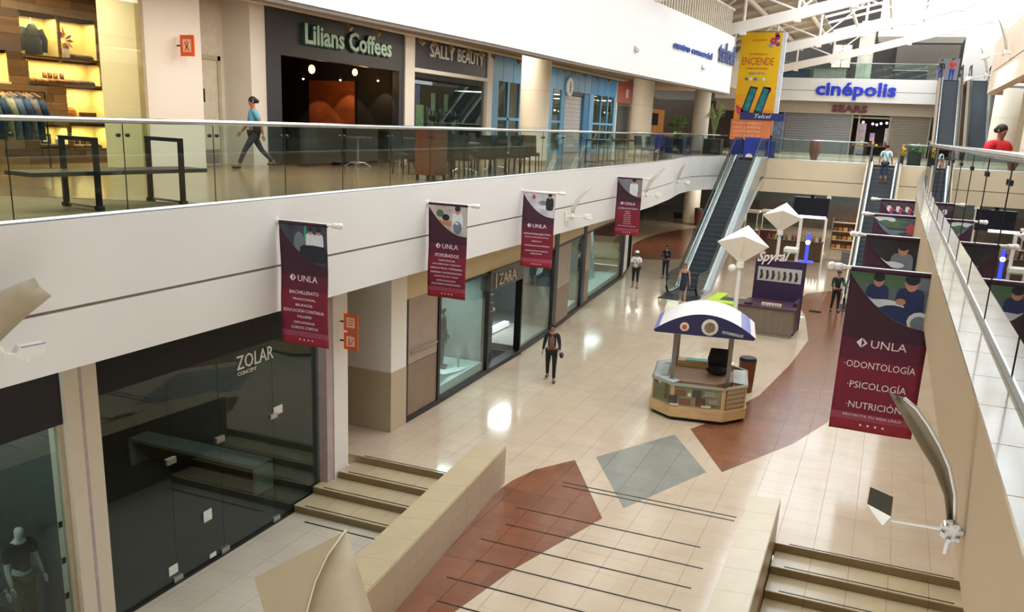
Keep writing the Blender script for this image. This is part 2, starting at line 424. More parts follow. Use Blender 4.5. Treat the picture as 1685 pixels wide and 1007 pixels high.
# --- sunken aisles on both sides of the causeway with their stairs
LOW = -0.6
lowL = [(-10.3, 2), (-5.95, 2), (-6.3, 15.0), (-10.3, 15.0)]
lowR = [(-1.2, 2), (2.2, 2), (2.2, 15.0), (-1.2, 15.0)]
fl2 = st('floor', G().prism(lowL, LOW - 0.2, LOW - 0.006), GROUT)
CREAM2 = tilemat('sunken_tile', '#c5b9a6', 0.2, 0.63, 0.03, '#b9ac98')
lay(fl2, [(-10.0, 2), (-6.0, 2), (-6.35, 13.4), (-10.0, 13.4)], 'tile', CREAM2, LOW)
fl3 = st('floor', G().prism(lowR, LOW - 0.2, LOW - 0.006), GROUT)
lay(fl3, [(-1.0, 2), (2.0, 2), (2.0, 13.4), (-1.0, 13.4)], 'tile', CREAM, LOW)
YST = (15.15, 14.54, 13.92, 13.28)
def stairs(label, xa, x1, tx, xa0=None):
    xa0 = xa if xa0 is None else xa0; x0 = xa
    s = thing('staircase', label, 'stairs', ((x0 + x1) / 2, 13.28, LOW))
    cx = (x0 + x1) / 2
    def add(name, g, mt, par=s): g.v = [(v[0] - cx, v[1] - 13.28, v[2] - LOW) for v in g.v]; return obj(name, g, mt, par)
    for k in range(4):
        x0 = xa if k > 1 else xa0; z1 = -0.15 * k; y1 = YST[k]; yb = YST[k - 1] if k else 15.6
        n = max(1, round((x1 - x0) / tx)); w = (x1 - x0) / n
        if k:   # treads
            for i in range(n):
                add('tread_tile', G().box(x0 + i * w + .003, x0 + (i + 1) * w - .003, y1 - 0.012, yb - .003, z1 - 0.02, z1), STEPT)
        for i in range(n):
            add('riser_tile', G().box(x0 + i * w + .002, x0 + (i + 1) * w - .002, y1 - 0.006, y1 + 0.012, z1 - 0.149, z1 - (0.013 if not k else 0.021)), RISER_SHADED)
        if k: add('step_core', G().box(x0, x1, y1 + 0.012, yb + .01, LOW + .001, z1 - 0.0205), GROUT)
        add('grip_strip', G().box(x0 + 0.22, x1 - 0.25, y1 + 0.045, y1 + 0.07, z1 - .002, z1 + 0.006), BLACK)
    add('grip_strip', G().box(x0 + 0.45, x1 - 0.25, 12.98, 13.01, LOW, LOW + 0.008), BLACK)
    return s
stairs('cream tiled staircase of four steps at the left beside the dark glass shopfront', -9.92, -6.86, 0.62, -9.73)
stairs('cream tiled staircase of four steps at the right foot of the plain beige wall', -0.97, 2.15, 0.62)
# --- low tiled walls on each side of the causeway
def lowwall(label, a, b, c, d, h=0.8, dyj=0.72):
    """a,b = right edge far/near; c,d = left edge far/near"""
    w = thing('low_wall', label, 'low wall', ((a[0] + c[0]) / 2, a[1], LOW))
    ox, oy = (a[0] + c[0]) / 2, a[1]
    L2 = lambda p: (p[0] - ox, p[1] - oy)
    obj('core', G().prism([L2(p) for p in (a, b, d, c)], 0.0, h - LOW - 0.02), GROUT, w)
    n = round(abs(a[1] - b[1]) / dyj)
    for i in range(n):
        t0, t1 = i / n, (i + 1) / n
        q = lambda p, r, t: (p[0] + (r[0] - p[0]) * t, p[1] + (r[1] - p[1]) * t)
        obj('coping_tile', G().prism([L2(q(a, b, t0 + .0002)), L2(q(a, b, t1 - .0002)), L2(q(c, d, t1 - .0002)), L2(q(c, d, t0 + .0002))], h - LOW - 0.02, h - LOW), STEPT, w)
        for z0, z1 in ((0.6, 0.985), (0.99, 1.38)) if True else ():
            p0, p1 = L2(q(a, b, t0 + .0002)), L2(q(a, b, t1 - .0002))
            obj('face_tile', G().prism([p0, p1, (p1[0] + .012, p1[1]), (p0[0] + .012, p0[1])], z0 + 0.003, z1), SIDET, w)
    return w
SIDET = mat('side_tile', '#b5a388', 0.3, noise=0.04, scale=1.5)
lowwall('low tiled wall between the left staircase and the terracotta causeway', (-6.30, 15.3), (-5.2, 3.5), (-6.84, 15.08), (-5.85, 3.5))
lowwall('low tiled wall between the causeway and the right staircase', (-1.0, 15.25), (-0.85, 3.5), (-1.5, 15.15), (-1.4, 3.5))

# --- gallery slabs
def closed(path, far): return [tuple(p) for p in path] + far
slabL = closed(EDGEL, [(-7.4, 62), (-22, 62), (-22, -6)])
ufl = st('floor', G().prism(offset_path(EDGEL, 0.2) + [(-7.4, 60), (-22, 60), (-22, -6)], 4.1, UF - 0.006), [mat('upper_grout', '#7d6a52', 0.6), CEIL])
lay(ufl, offset_path(EDGEL, 0.05)[1:] + [(-7.4, 60), (-22, 60), (-22, 4)], 'tile', DKTILE, UF, limit=200)
ufr = st('floor', G().prism(offset_path(EDGER, -0.25) + [(16, 50.2), (16, -6)], 4.1, UF - 0.006), mat('upper_grout', '#7d6a52', 0.6))
lay(ufr, [(0.92, 2), (0.92, 20), (1.3, 40), (1.9, 50), (9, 50), (9, 2)], 'tile', DKTILE, UF, limit=0)
brd = st('floor', G().prism([(-7.4, 50.3), (1.6, 50.3), (16, 50.3), (16, 84), (-22, 84), (-22, 60), (-7.4, 60)], 4.1, UF - 0.006), mat('upper_grout', '#7d6a52', 0.6))
PALEU = tilemat('pale_upper_tile', '#cbbda5', 0.15, 0.63, 0.03, '#bcad93')
lay(brd, [(-7.4, 50.3), (1.6, 50.3), (8, 50.3), (8, 76), (-16, 76), (-16, 60), (-7.4, 60)], 'tile', PALEU, UF, limit=0)
st('ceiling', G().prism([(-22, -6), (-8.7, -6)] + [(p[0] - .2, p[1]) for p in EDGEL[1:]] + [(-7.4, 84), (-22, 84)], 4.04, 4.1), CEIL)
st('ceiling', G().prism([(-7.4, 50.3), (16, 50.3), (16, 84), (-7.4, 84)], 4.04, 4.1), CEIL)
st('ceiling', G().prism([(1.1, -6), (16, -6), (16, 50.3), (1.9, 50.3), (1.2, 31)], 4.04, 4.1), CEIL)
# --- painted parapets: two courses with a shadow groove between
st('trim_1', sweep(EDGEL, 0, 0.2, 4.73, UF), FASC); st('trim_2', sweep(EDGEL, 0, 0.2, 4.0, 4.69), FASC)
st('trim_3', sweep(EDGEL, 0.03, 0.2, 4.69, 4.73), mat('groove', '#8d8276', 0.7))
BR1 = [(-7.4, 50.0), (1.62, 50.2)]
st('trim_4', sweep(BR1, 0, 0.3, 4.73, UF), WARM); st('trim_5', sweep(BR1, 0, 0.3, 4.0, 4.69), WARM); st('trim_6', sweep(BR1, 0.03, 0.3, 4.69, 4.73), mat('groove', '#8d8276', 0.7))
RFACE = mat('right_parapet', '#bba07c', 0.5, noise=0.02, scale=0.6)
gR = G(); n = len(EDGER); EB = offset_path(EDGER, -0.27)      # the right parapet leans outward at the top
vs = [(p[0], p[1], UF) for p in EDGER] + [(p[0] , p[1], 4.95) for p in EDGER] + [(p[0], p[1], 4.0) for p in EB] + [(p[0] - 0.0, p[1], 4.0) for p in offset_path(EDGER, -0.6)] + [(p[0], p[1], UF) for p in offset_path(EDGER, -0.34)]
fs = []
for b_ in range(4):
    for i in range(n - 1): fs.append((b_ * n + i, (b_ + 1) * n + i, (b_ + 1) * n + i + 1, b_ * n + i + 1))
for i in range(n - 1): fs.append((4 * n + i, i, i + 1, 4 * n + i + 1))
fs += [tuple(k * n for k in range(5)), tuple(k * n + n - 1 for k in range(4, -1, -1))]
gR.add(vs, fs); st('trim_7', gR, RFACE)
# marble curb tiles along the right parapet
curb = st('trim_8', sweep(EDGER, -0.02, -0.33, UF + 0.001, UF + 0.012), GROUT)
yy = 2.9; k = 0
while yy < 49:
    y1 = yy + 0.63
    xa, xb = poly_at(EDGER, yy + .004), poly_at(EDGER, y1 - .004)
    obj('curb_tile', G().prism([(xa - 0.02, yy + .004), (xb - 0.02, y1 - .004), (xb + 0.33, y1 - .004), (xa + 0.33, yy + .004)], UF + 0.008, UF + 0.03), MARB, curb)
    yy = y1
# --- walls behind everything
st('wall_back', G().box(-22, 16, 84, 84.2, -1, 16), mat('far_wall', '#8f8a80', 0.7, noise=0.05))
st('wall_left', G().box(-22.2, -22, -6, 84, -1, 16), WARM)
st('wall_right', G().box(2.2, 2.35, -6, 48, -1, 4.04), WARM)
st('wall_right', G().box(5.6, 5.8, -6, 30, UF, 9.55), mat('right_shop_wall', '#cbb38c', 0.6, noise=0.05))
st('wall_right', G().box(5.9, 6.1, 30, 84, UF, 9.55), mat('right_shop_wall2', '#8a7656', 0.6, noise=0.1))
st('wall_front_bounce', G().box(-22, 16, -6.2, -6, -1, 16), WHITE)  # unseen wall behind the camera, added to bounce light and fill reflections

# --- third level: left parapet (a high plain white band), right parapet, far bridge
L3 = 11.4
E3L = [(-9.5, -6), (-9.5, 10), (-9.3, 15), (-8.95, 20), (-8.75, 26), (-8.35, 32), (-7.9, 38), (-7.55, 44)]
WHB = mat('bright_white', '#f4f3f0', 0.55, noise=0.01)
st('trim_9', sweep(E3L, 0, 0.25, 8.75, 11.25), WHB)
st('trim_10', sweep(E3L, 0.02, 0.3, 8.68, 8.75), mat('soffit_edge', '#7f746a', 0.7))
st('trim_11', G().prism([(-7.55, 44), (-8.0, 45.2), (-8.4, 45.2), (-8.2, 44)], 8.75, 11.2), WHB)
st('ceiling', G().prism([(p[0] - .2, p[1]) for p in E3L] + [(-9.4, 45.2), (-9.4, 62), (-22, 62), (-22, -6)], 9.55, 11.1), mat('gallery_ceiling', '#b5a894', 0.8))
st('floor', G().prism([(p[0] - .3, p[1]) for p in E3L] + [(-9.4, 45.2), (-9.4, 74), (-22, 74), (-22, -6)], 11.1, 11.15), CEIL)
E3R = [(2.75, -6), (2.75, 28), (2.74, 36), (2.8, 38), (3.1, 38.6)]
PINK = mat('blush_plaster', '#e6cdb2', 0.6, noise=0.02)
gq = G(); n = len(E3R); out = offset_path(E3R, -0.0)
st('trim_12', sweep(E3R, 0, -0.3, 8.75, 9.4), PINK); st('trim_13', sweep(E3R, 0, -0.3, 9.44, 10.5), PINK); st('trim_14', sweep(E3R, -.03, -0.3, 9.4, 9.44), mat('groove', '#8d8276', 0.7))
st('ceiling', G().prism([(p[0] + .2, p[1]) for p in E3R] + [(16, 38.6), (16, -6)], 9.2, 10.3), mat('gallery_ceiling', '#b5a894', 0.8))
# cinema bridge (Y 75)
st('trim_15', G().box(-14, 2.25, 75, 75.4, 10.42, 11.3), WHB); st('trim_16', G().box(-14, 2.25, 75, 75.4, 9.62, 10.38), WHB); st('trim_17', G().box(-14, 2.25, 75.03, 75.4, 10.38, 10.42), mat('groove', '#8d8276', 0.7))
st('floor', G().box(-16, 16, 75.3, 84, 11.1, 11.28), CEIL)
st('wall_back', G().box(-14, 2.6, 75.8, 76.0, 8.72, 9.62), mat('taupe_band', '#b5a896', 0.6))
# upper back wall with its dark opening
HW = mat('high_white', '#f2ece6', 0.6, noise=0.01)
st('wall_back', G().box(3.6, 10, 75.5, 75.9, 11.3, 19).box(-2.4, 3.6, 75.5, 75.9, 14.48, 19).box(-2.4, 3.6, 75.5, 80, 14.4, 14.48), HW)
st('wall_back', G().box(-22, 12, 82, 82.2, 11.2, 18), mat('foyer_dark', '#3a352f', 0.8, noise=0.2))
st('wall_right', G().box(2.6, 6.0, 75.9, 76.1, UF, 11.3), mat('taupe_dark', '#7b6e60', 0.7))
st('wall_right', G().box(6.0, 6.2, 52, 75.9, 11.45, 19), HW)
st('wall_right', G().box(6.0, 6.2, -6, 52, 11.45, 17), HW)
st('wall_left', G().box(-12.4, -12.2, -6, 75, 11.15, 14.0), mat('l3_wall', '#e4dccb', 0.7))

st('ceiling', G().box(-12, 6, -6, 9.5, 12.4, 12.6), CEIL)  # unseen slab added overhead to keep daylight off the near end

# ================================================================== ROOF
TRW = mat('truss_white', '#efe8de', 0.5, noise=0.02)
RPAN = mat('roof_sheet', '#a89a86', 0.7, noise=0.08)
def zb(x): return 11.28 + (x + 8.1) * 0.213 + 0.004 * (x + 8.1) ** 2      # lower chord line across the hall
def truss(Y, label, x0=-12.0, x1=7.0):
    t = thing('roof_truss', label, 'roof truss', (x0, Y, 0))
    def P(x, z): return (x - x0, 0, z)
    xs = [x0 + (x1 - x0) * i / 8 for i in range(9)]
    low = [P(x, zb(x)) for x in xs]; top = [P(x, zb(x) + 1.9 - 0.02 * abs(x)) for x in xs]
    g = G()
    for a, b in zip(xs, xs[1:]): g.slab([P(a, zb(a)), P(b, zb(b)), P(b, zb(b) + .5), P(a, zb(a) + .5)], (0, 1, 0), .28)
    obj('bottom_chord', g, TRW, t)
    g = G()
    for a, b in zip(xs, xs[1:]): g.slab([P(a, zb(a) + 1.75), P(b, zb(b) + 1.75), P(b, zb(b) + 1.95), P(a, zb(a) + 1.95)], (0, 1, 0), .25)
    obj('top_chord', g, TRW, t)
    for x in xs: obj('post', G().cyl((x - x0, .12, zb(x) - .05), (x - x0, .12, zb(x) + 1.8), .07, n=8), TRW, t)
    for i in range(8):
        a, b = xs[i], xs[i + 1]
        obj('diagonal', G().cyl((a - x0, .12, zb(a) + (.4 if i % 2 else 1.8)), (b - x0, .12, zb(b) + (1.8 if i % 2 else .4)), .045, n=6), TRW, t)
    for i in range(8):
        a = xs[i]
        obj('node_plate', G().box(a - x0 - .14, a - x0 + .14, -.04, .3, zb(a) - .1, zb(a) + .02), TRW, t)
    return t
for Y, l in ((32, 'white roof truss nearest the camera, high over the hall'), (44, 'white roof truss whose lower chord meets the end of the plain white parapet'), (56, 'white roof truss crossing just behind the yellow hanging banner'), (68, 'farthest white roof truss, in front of the cinema floor')):
    truss(Y, l)
# purlins and roof sheets over the left part; open glazed skylight over the right
def zr(x): return zb(x) + 2.0
for k, (y0, y1) in enumerate(((20, 32), (32, 44), (44, 56), (56, 68), (68, 76))):
    rs = st('ceiling', G().slab([(-16, y0, zr(-16) + .25), (-5.2, y0, zr(-5.2) + .25), (-5.2, y1, zr(-5.2) + .25), (-16, y1, zr(-16) + .25)], (0, 0, 1), .08), RPAN)
    for j in range(7):
        x = -12 + j * 2.1
        obj('purlin', G().box(x - .07, x + .07, y0, y1, zr(x) + .02, zr(x) + .22), TRW, rs)
    for j in range(1, 4):
        yy = y0 + (y1 - y0) * j / 4
        obj('rafter', G().slab([(-12, yy, zr(-12) - .1), (6, yy, zr(6) - .1), (6, yy, zr(6) + .05), (-12, yy, zr(-12) + .05)], (0, 1, 0), .09), TRW, rs)

# ================================================================== GLASS RAILINGS
def railing(label, path, ys=None, h=1.08, step=1.57, start=None, glass=GLASS, zb_=UF, inset=0.06, cr=0.035, clamps=True, shoe=True, jr=.007):
    """glass panes between joints along a path, a tubular handrail on top"""
    path = [Vector((p[0], p[1], 0)) for p in offset_path(path, inset)]
    L = [0]
    for a, b in zip(path, path[1:]): L.append(L[-1] + (b - a).length)
    def at(s):
        for i in range(len(L) - 1):
            if s <= L[i + 1] + 1e-6:
                return path[i].lerp(path[i + 1], (s - L[i]) / (L[i + 1] - L[i]))
        return path[-1]
    o = path[0]; t = thing('glass_railing', label, 'railing', (o.x, o.y, zb_))
    ss = [0.0]; s = start if start else step
    while s < L[-1] - 0.3: ss.append(s); s += step
    ss.append(L[-1])
    for a, b in zip(ss, ss[1:]):
        p, q = at(a + .006) - o, at(b - .006) - o; d = (q - p).normalized(); nn = Vector((-d.y, d.x, 0)) * .006
        g = G().prism([tuple((p + nn)[:2]), tuple((q + nn)[:2]), tuple((q - nn)[:2]), tuple((p - nn)[:2])], 0.03, h - .03)
        obj('glass_pane', g, glass, t)
    pts = [at(L[-1] * i / 60) - o + Vector((0, 0, h)) for i in range(61)] if len(path) > 2 else [path[0] - o + Vector((0, 0, h)), path[-1] - o + Vector((0, 0, h))]
    obj('handrail', G().tube(pts, cr, 10), CHROME, t, smooth=True)
    if shoe:
        pb = [(p - o) for p in pts]
        obj('base_channel', G().tube([Vector((p.x, p.y, 0.02)) for p in pts], 0.028, 6), STEEL, t)
    if clamps:
        for s in ss[1:-1]:
            p = at(s) - o; q = at(s + .01) - o; d = (q - p).normalized(); nn = Vector((-d.y, d.x, 0))
            g = G()
            for e in (-.07, .07):
                c = p + d * e; g.cyl(c + nn * .02 + Vector((0, 0, h - .17)), c - nn * .02 + Vector((0, 0, h - .17)), .022, n=8)
            g.cyl(p + Vector((0, 0, .03)), p + Vector((0, 0, h - .04)), jr, n=5)
            obj('clamp', g, BLACK, t)
    return t
railing('long glass railing of the left upper gallery with a polished steel handrail', EDGEL[:-1], start=0.01 + (6.71 + 6) % 1.57, h=1.1)
railing('glass railing on the marble curb of the right upper gallery', EDGER[:-1], start=(7.03 + 6) % 1.7, step=1.7, h=1.17, inset=-0.18, glass=RGLASS, zb_=UF + 0.03, jr=.011)
railing('glass railing of the far bridge between the two escalators', [(-6.2, 50.1), (-1.35, 50.15)], h=1.05, clamps=True, step=1.2)
railing('short glass railing of the far bridge right of the right escalator', [(0.45, 50.15), (1.5, 50.2)], h=1.05, step=.6)
railing('glass railing above the blue cinema sign on the third level', [(-13, 75.1), (2.1, 75.1)], h=1.15, zb_=11.3, step=2.0)
bal = thing('balustrade', 'pale balustrade of upright slats on top of the plain white parapet', 'balustrade', (-8.6, 30, 11.25))
for i in range(48):
    y = 28 + i * 0.33; x = poly_at(E3L, y) - .15
    obj('slat', G().box(x + 8.6 - .04, x + 8.6 + .04, y - 30 - .07, y - 30 + .07, 0, 1.15), [mat('slat_paint', '#d8cdb6', 0.6)], bal)
obj('top_rail', G().tube([(poly_at(E3L, 28 + i) - .15 + 8.6, -2 + i, 1.17) for i in range(17)], .05, 6), TRW, bal)

# ================================================================== COLUMNS
def column(label, x, y, z0, z1, r=0.48, base=None, flange=False):
    c = thing('column', label, 'column', (x, y, z0))
    obj('shaft', G().lathe([(r, 0), (r, z1 - z0)], n=40), COLM, c, smooth='auto')
    for z in (1.15, 2.3): 
        if z < z1 - z0: obj('joint_ring', G().lathe([(r + .004, z), (r + .004, z + .012)], n=40), mat('joint_line', '#c9c0aa', 0.6), c)
    obj('plinth', G().lathe([(r + .02, 0), (r + .02, .12)], n=40), mat('plinth', '#a89a80', 0.5), c, smooth='auto')
    return c
column('round cream column in front of the blue shopfront', -11, 27.9, UF, 9.55)
column('round cream column beyond the blue shopfront, behind the black tables', -11, 41.4, UF, 9.55)
column('round cream column nearest the yellow hanging banner', -11, 55.2, UF, 9.55)
column('round cream column behind the woman in red', 3.95, 42.5, UF, 9.2, .5)
column('round cream column at the right edge behind the woman in red', 3.75, 29.0, UF, 9.2, .55)
column('round cream column at ground level behind the brown bin', -13.9, 69.4, 0, 4.05, .62)
column('white column on the cinema floor left of the dark opening', -3.1, 75.9, 11.28, 15.5, .55)

# ================================================================== ESCALATORS
def escalator(label, base, top, z0, z1, w=1.0, nst=None, glassm=GLASS, truss_mat=STEEL):
    b, t_ = Vector((base[0], base[1], 0)), Vector((top[0], top[1], 0))
    L = (t_ - b).length; ang = math.atan2(-(t_.x - b.x), t_.y - b.y)
    e = thing('escalator', label, 'escalator', (base[0], base[1], z0), ang)
    H = z1 - z0; f0, f1 = 1.5, 1.3
    hw = w / 2
    def zt(y):      # floor profile
        return 0 if y < f0 else (H if y > L - f1 else H * (y - f0) / (L - f1 - f0))
    prof = [(0, 0), (f0, 0), (L - f1, H), (L + .3, H)]
    for s in (-1, 1):
        x0, x1 = (hw, hw + .3) if s > 0 else (-hw - .3, -hw)
        g = G(); a = [(y, z - .75 if 0 < i < 3 else z - (.0 if i == 0 else .75)) for i, (y, z) in enumerate(prof)]
        up = [(y, z + .12) for y, z in prof]
        pl = [(x0, y, z) for y, z in up] + [(x0, L + .3, H - .9), (x0, L - f1 + .3, H - .9), (x0, f0 + .35, -.02), (x0, 0, -.02)]
        g.slab(pl, (1, 0, 0), .3)
        obj('side_truss', g, truss_mat, e)
        xm = (x0 + x1) / 2
        gl = [(xm - .006, -.25, .3), (xm - .006, -.25, .75), (xm - .006, 0, .92), (xm - .006, f0, .95), (xm - .006, L - f1, H + .95), (xm - .006, L + .35, H + .95), (xm - .006, L + .5, H + .75), (xm - .006, L + .45, H + .12), (xm - .006, L - f1, H + .12), (xm - .006, f0, .12), (xm - .006, 0, .12)]
        obj('balustrade_glass', G().slab(gl, (1, 0, 0), .012), glassm, e)
        hr = [(xm, 0.1, .1), (xm, -.2, .18), (xm, -.42, .42), (xm, -.42, .7), (xm, -.22, .92), (xm, 0.1, 1.0), (xm, f0, 1.0), (xm, L - f1, H + 1.0), (xm, L + .3, H + 1.0), (xm, L + .58, H + .85), (xm, L + .6, H + .45), (xm, L + .4, H + .15)]
        obj('handrail', G().tube(hr, .045, 8), RUBBER, e, smooth=True)
        obj('skirt_trim', G().tube([(xm - s * .1, 0, .16), (xm - s * .1, f0, .16), (xm - s * .1, L - f1, H + .16), (xm - s * .1, L + .3, H + .16)], .05, 6, flat=.6), CHROME, e)
    nst = nst or round(H / .2)
    gs = G().box(-hw + .01, hw - .01, 0, .40, -.2, 0); sh = mesh(gs, TREAD, 'step'); 
    yel = mat('step_edge', '#8d8f90', 0.4)
    for k in range(nst):
        z = H * (k + .5) / nst; y = f0 + (L - f1 - f0) * (k + .0) / nst
        obj('step', sh, TREAD, e, loc=(0, y, z))
    obj('landing_plate', G().box(-hw - .3, hw + .3, -1.1, .25, .0, .02), mat('comb_plate', '#33363b', 0.4, 0.5), e)
    obj('comb', G().box(-hw, hw, .25, f0, -.02, .015), TREAD, e)
    obj('landing_plate', G().box(-hw - .3, hw + .3, L - .6, L + .9, H - .01, H + .02), mat('comb_plate', '#33363b', 0.4, 0.5), e)
    g = G().slab([(-hw - .28, f0 + .2, -.03), (-hw - .28, L + .2, -.03 + H - .8 ), (hw + .28, L + .2, H - .83), (hw + .28, f0 + .2, -.03)], (0, .3, -1), .05)
    obj('soffit_plate', g, mat('truss_under', '#b8b2a6', 0.5, 0.2), e)
    return e
escalator('left escalator rising from the ground floor by the person in the navy dress', (-7.65, 38.1), (-7.0, 49.5), 0.0, UF)
escalator('right escalator with the person in pale blue near its top', (-0.45, 39.9), (-0.4, 49.6), 0.0, UF, truss_mat=mat('warm_steel', '#b9a58c', 0.4, 0.4))
TAN = mat('tan_cladding', '#a78a74', 0.5, 0.1)
escalator('left one of the pair of escalators rising to the cinema floor', (2.9, 62.5), (2.95, 74.4), UF, 11.28, truss_mat=TAN)
escalator('right one of the pair of escalators rising to the cinema floor', (4.75, 62.5), (4.8, 74.4), UF, 11.28, truss_mat=TAN)

# ================================================================== LOWER LEFT SHOPFRONTS
SF = lambda y: poly_at(SHOPL, y)
INT = mat('shop_inside', '#8b8f8c', 0.7, noise=0.05)
def sw(a, b, d0, d1, z0, z1):      # a piece of the shop line between two depths
    ys = [a] + [p[1] for p in SHOPL if a < p[1] < b] + [b]
    return sweep([(SF(y), y) for y in ys], d0, d1, z0, z1)
def rel(g, o): g.v = [(v[0] - o[0], v[1] - o[1], v[2] - o[2]) for v in g.v]; return g
st('wall_left', sw(16.8, 46.3, -0.03, 0.3, 2.98, 4.04), BEIGE)
# corridor recess between the staircase and the stone-clad shop
st('wall_left', G().box(-11.2, -9.78, 16.75, 17.45, 0, 4.04), mat('corner_white', '#e8e5df', 0.6, noise=.015))
st('wall_left', G().box(-13.5, -10.0, 16.8, 17.0, 0, 4.04), WARM)
st('trim_18', G().box(-11.0, -9.765, 16.735, 17.44, 0, 1.42), mat('dado_beige', '#b8a88d', 0.6, noise=0.02))
st('wall_left', G().box(-13.6, -13.5, 14.4, 17, 0, 4.04), WARM)
# white pilaster with orange signs, mauve strip
p = thing('pilaster', 'white square pilaster carrying two orange signs at the stair top', 'pillar', (-9.85, 14.62, LOW))
obj('shaft', G().box(-.18, .1, -.17, .33, 0, 4.6), mat('corner_white', '#e8e5df', 0.6, noise=.015), p)
obj('side_strip', G().box(-.17, .08, -.4, -.19, 0, 4.6), mat('mauve_strip', '#b7a3a3', 0.6), p)
def osign(name, label, loc, glyph, w=.32, h=.34):
    s = thing(name, label, 'sign', loc)
    obj('panel', G().box(0, w, -.015, .015, -h / 2, h / 2), ORANGE, s)
    obj('pictogram', G().box(w * .2, w * .8, -.02, -.015, -h * .3, h * .3), mat('pictogram_pale', '#f1d9c6', 0.5), s)
    g = G(); cx = w / 2
    if glyph == 'x':
        g.cyl((cx, -.024, h * .2), (cx, -.02, h * .2), .022, n=8)
        for a_ in (-1, 1): g.rbox((cx, -.022, -.02), (.03, .004, h * .5), 0, tilt=('Y', a_ * R(32)))
    elif glyph == 'bars':
        for k in (-1, 0, 1): g.rbox((cx + k * .01, -.022, k * .05), (w * .4, .004, .018))
    else:
        g.cyl((cx - .03, -.024, .05), (cx - .03, -.02, .05), .02, n=8); g.rbox((cx - .03, -.022, -.03), (.03, .004, .1)); g.rbox((cx + .04, -.022, 0), (.02, .004, .16), tilt=('Y', R(30)))
    obj('symbol', g, ORANGE, s)
    obj('bracket', G().box(-.13, .02, -.01, .01, -.015, .015), BLACK, s)
    return s
q = UX(565, 529, -9.68); osign('hanging_sign', 'upper orange square sign projecting from the white pilaster at the stairs', (-9.66, q.y, q.z), 'bars')
q = UX(565, 560, -9.68); osign('hanging_sign', 'lower orange square sign projecting from the white pilaster at the stairs', (-9.66, q.y, q.z), 'fig')
q = UX(298, 75, -14.1); osign('hanging_sign', 'orange square sign high on the white wall beside the shoe shop', (-14.11, q.y, q.z), 'x', .36, .42)
# second pilaster and dark glass shop
p = thing('pilaster', 'cream pilaster between the two dark shopfronts at the lower left', 'pillar', (-9.95, 8.2, LOW))
obj('shaft', G().box(-.25, .12, .0, .55, 0, 4.64), mat('pilaster_cream', '#d9cdb9', 0.6, noise=.015), p)
obj('edge_strip', G().box(-.25, .125, .24, .29, 0, 4.64), mat('mauve_strip', '#b7a3a3', 0.6), p)

z = thing('storefront', 'dark frameless glass shopfront with thin pale lettering, left of the staircase', 'shopfront', (-9.95, 8.8, LOW))
Lz = (-9.95, 8.8, LOW)
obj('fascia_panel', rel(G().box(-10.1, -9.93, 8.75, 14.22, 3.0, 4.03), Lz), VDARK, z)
ys = (8.8, 10.15, 11.3, 12.75, 14.2)
for a, b in zip(ys, ys[1:]):
    obj('glass_pane', rel(G().box(-9.96, -9.945, a + .006, b - .006, LOW + .03, 3.0), Lz), SHGLASS, z)
for y in ys[1:-1]: obj('patch_fitting', rel(G().box(-9.99, -9.925, y - .1, y + .1, LOW + .02, LOW + .12).box(-9.99, -9.925, y - .1, y + .1, 1.5, 1.6), Lz), STEEL, z)
obj('floor_track', rel(G().box(-10.02, -9.9, 8.8, 14.2, LOW, LOW + .03), Lz), BLACK, z)
text('shop_name', 'ZOLAR', (-9.938 + 9.95, 11.78 - 8.8, 2.66 + .6), (0, 1, 0), (0, 0, 1), .26, LETW, z, depth=.012, width=1.0)
text('shop_subtitle', 'CONCEPT', (-9.938 + 9.95, 11.8 - 8.8, 2.55 + .6), (0, 1, 0), (0, 0, 1), .07, LETW, z, depth=.008, width=.5)
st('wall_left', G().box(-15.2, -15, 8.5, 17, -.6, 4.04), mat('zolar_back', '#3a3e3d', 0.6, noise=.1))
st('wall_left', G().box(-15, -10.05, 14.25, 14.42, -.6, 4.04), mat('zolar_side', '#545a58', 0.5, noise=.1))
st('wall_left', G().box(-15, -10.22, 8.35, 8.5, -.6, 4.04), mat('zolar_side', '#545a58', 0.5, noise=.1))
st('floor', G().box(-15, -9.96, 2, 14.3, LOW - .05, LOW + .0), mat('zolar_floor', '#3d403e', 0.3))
st('floor', G().box(-13.5, -10.14, 14.42, 16.8, -.05, 0.0), CREAM)
bz = thing('display_bench', 'long dark display bench with a pale end inside the dark glass shop', 'bench', (-11.05, 13.55, LOW))
obj('top', G().box(-3.4, 0, 0, .55, .56, .63), mat('bench_top', '#87938f', .3), bz)
obj('end_panel', G().box(-.07, 0, 0, .55, 0, .56), mat('bench_end', '#a9b5b0', .3), bz)
obj('front_panel', G().box(-3.3, -.07, .4, .45, 0.1, .56), WOODD, bz)
obj('foot', G().box(-3.4, -3.33, 0, .55, 0, .56), mat('bench_end', '#8d9893', .3), bz)
for k, (y, zz, a, b) in enumerate(((12.85, 1.55, .26, .16), (10.05, -.4, .2, .16), (10.9, .2, .2, .2), (11.0, -.52, .16, .08))):
    o = obj('notice_card', G().box(-.004, .004, 0, a, 0, b), mat('card_white', '#dcdcd6', .6), loc=(-9.935, y - .1, zz)); 
    tag(o, ('small white notice on the middle pane of the dark glass shop', 'white notice at the foot of the dark glass shop door', 'clear notice at handle height on the dark glass shop door', 'small low notice near the floor on the dark glass shop')[k], 'notice')
s0 = thing('storefront', 'shopfront at the lower left corner with a blue-black sign band over dim glass', 'shopfront', (-9.95, 2.0, LOW))
Ls = (-9.95, 2.0, LOW)
obj('sign_band', rel(G().box(-10.15, -9.9, 2.0, 8.2, 2.78, 4.03), Ls), mat('navy_black', '#141722', .4), s0)
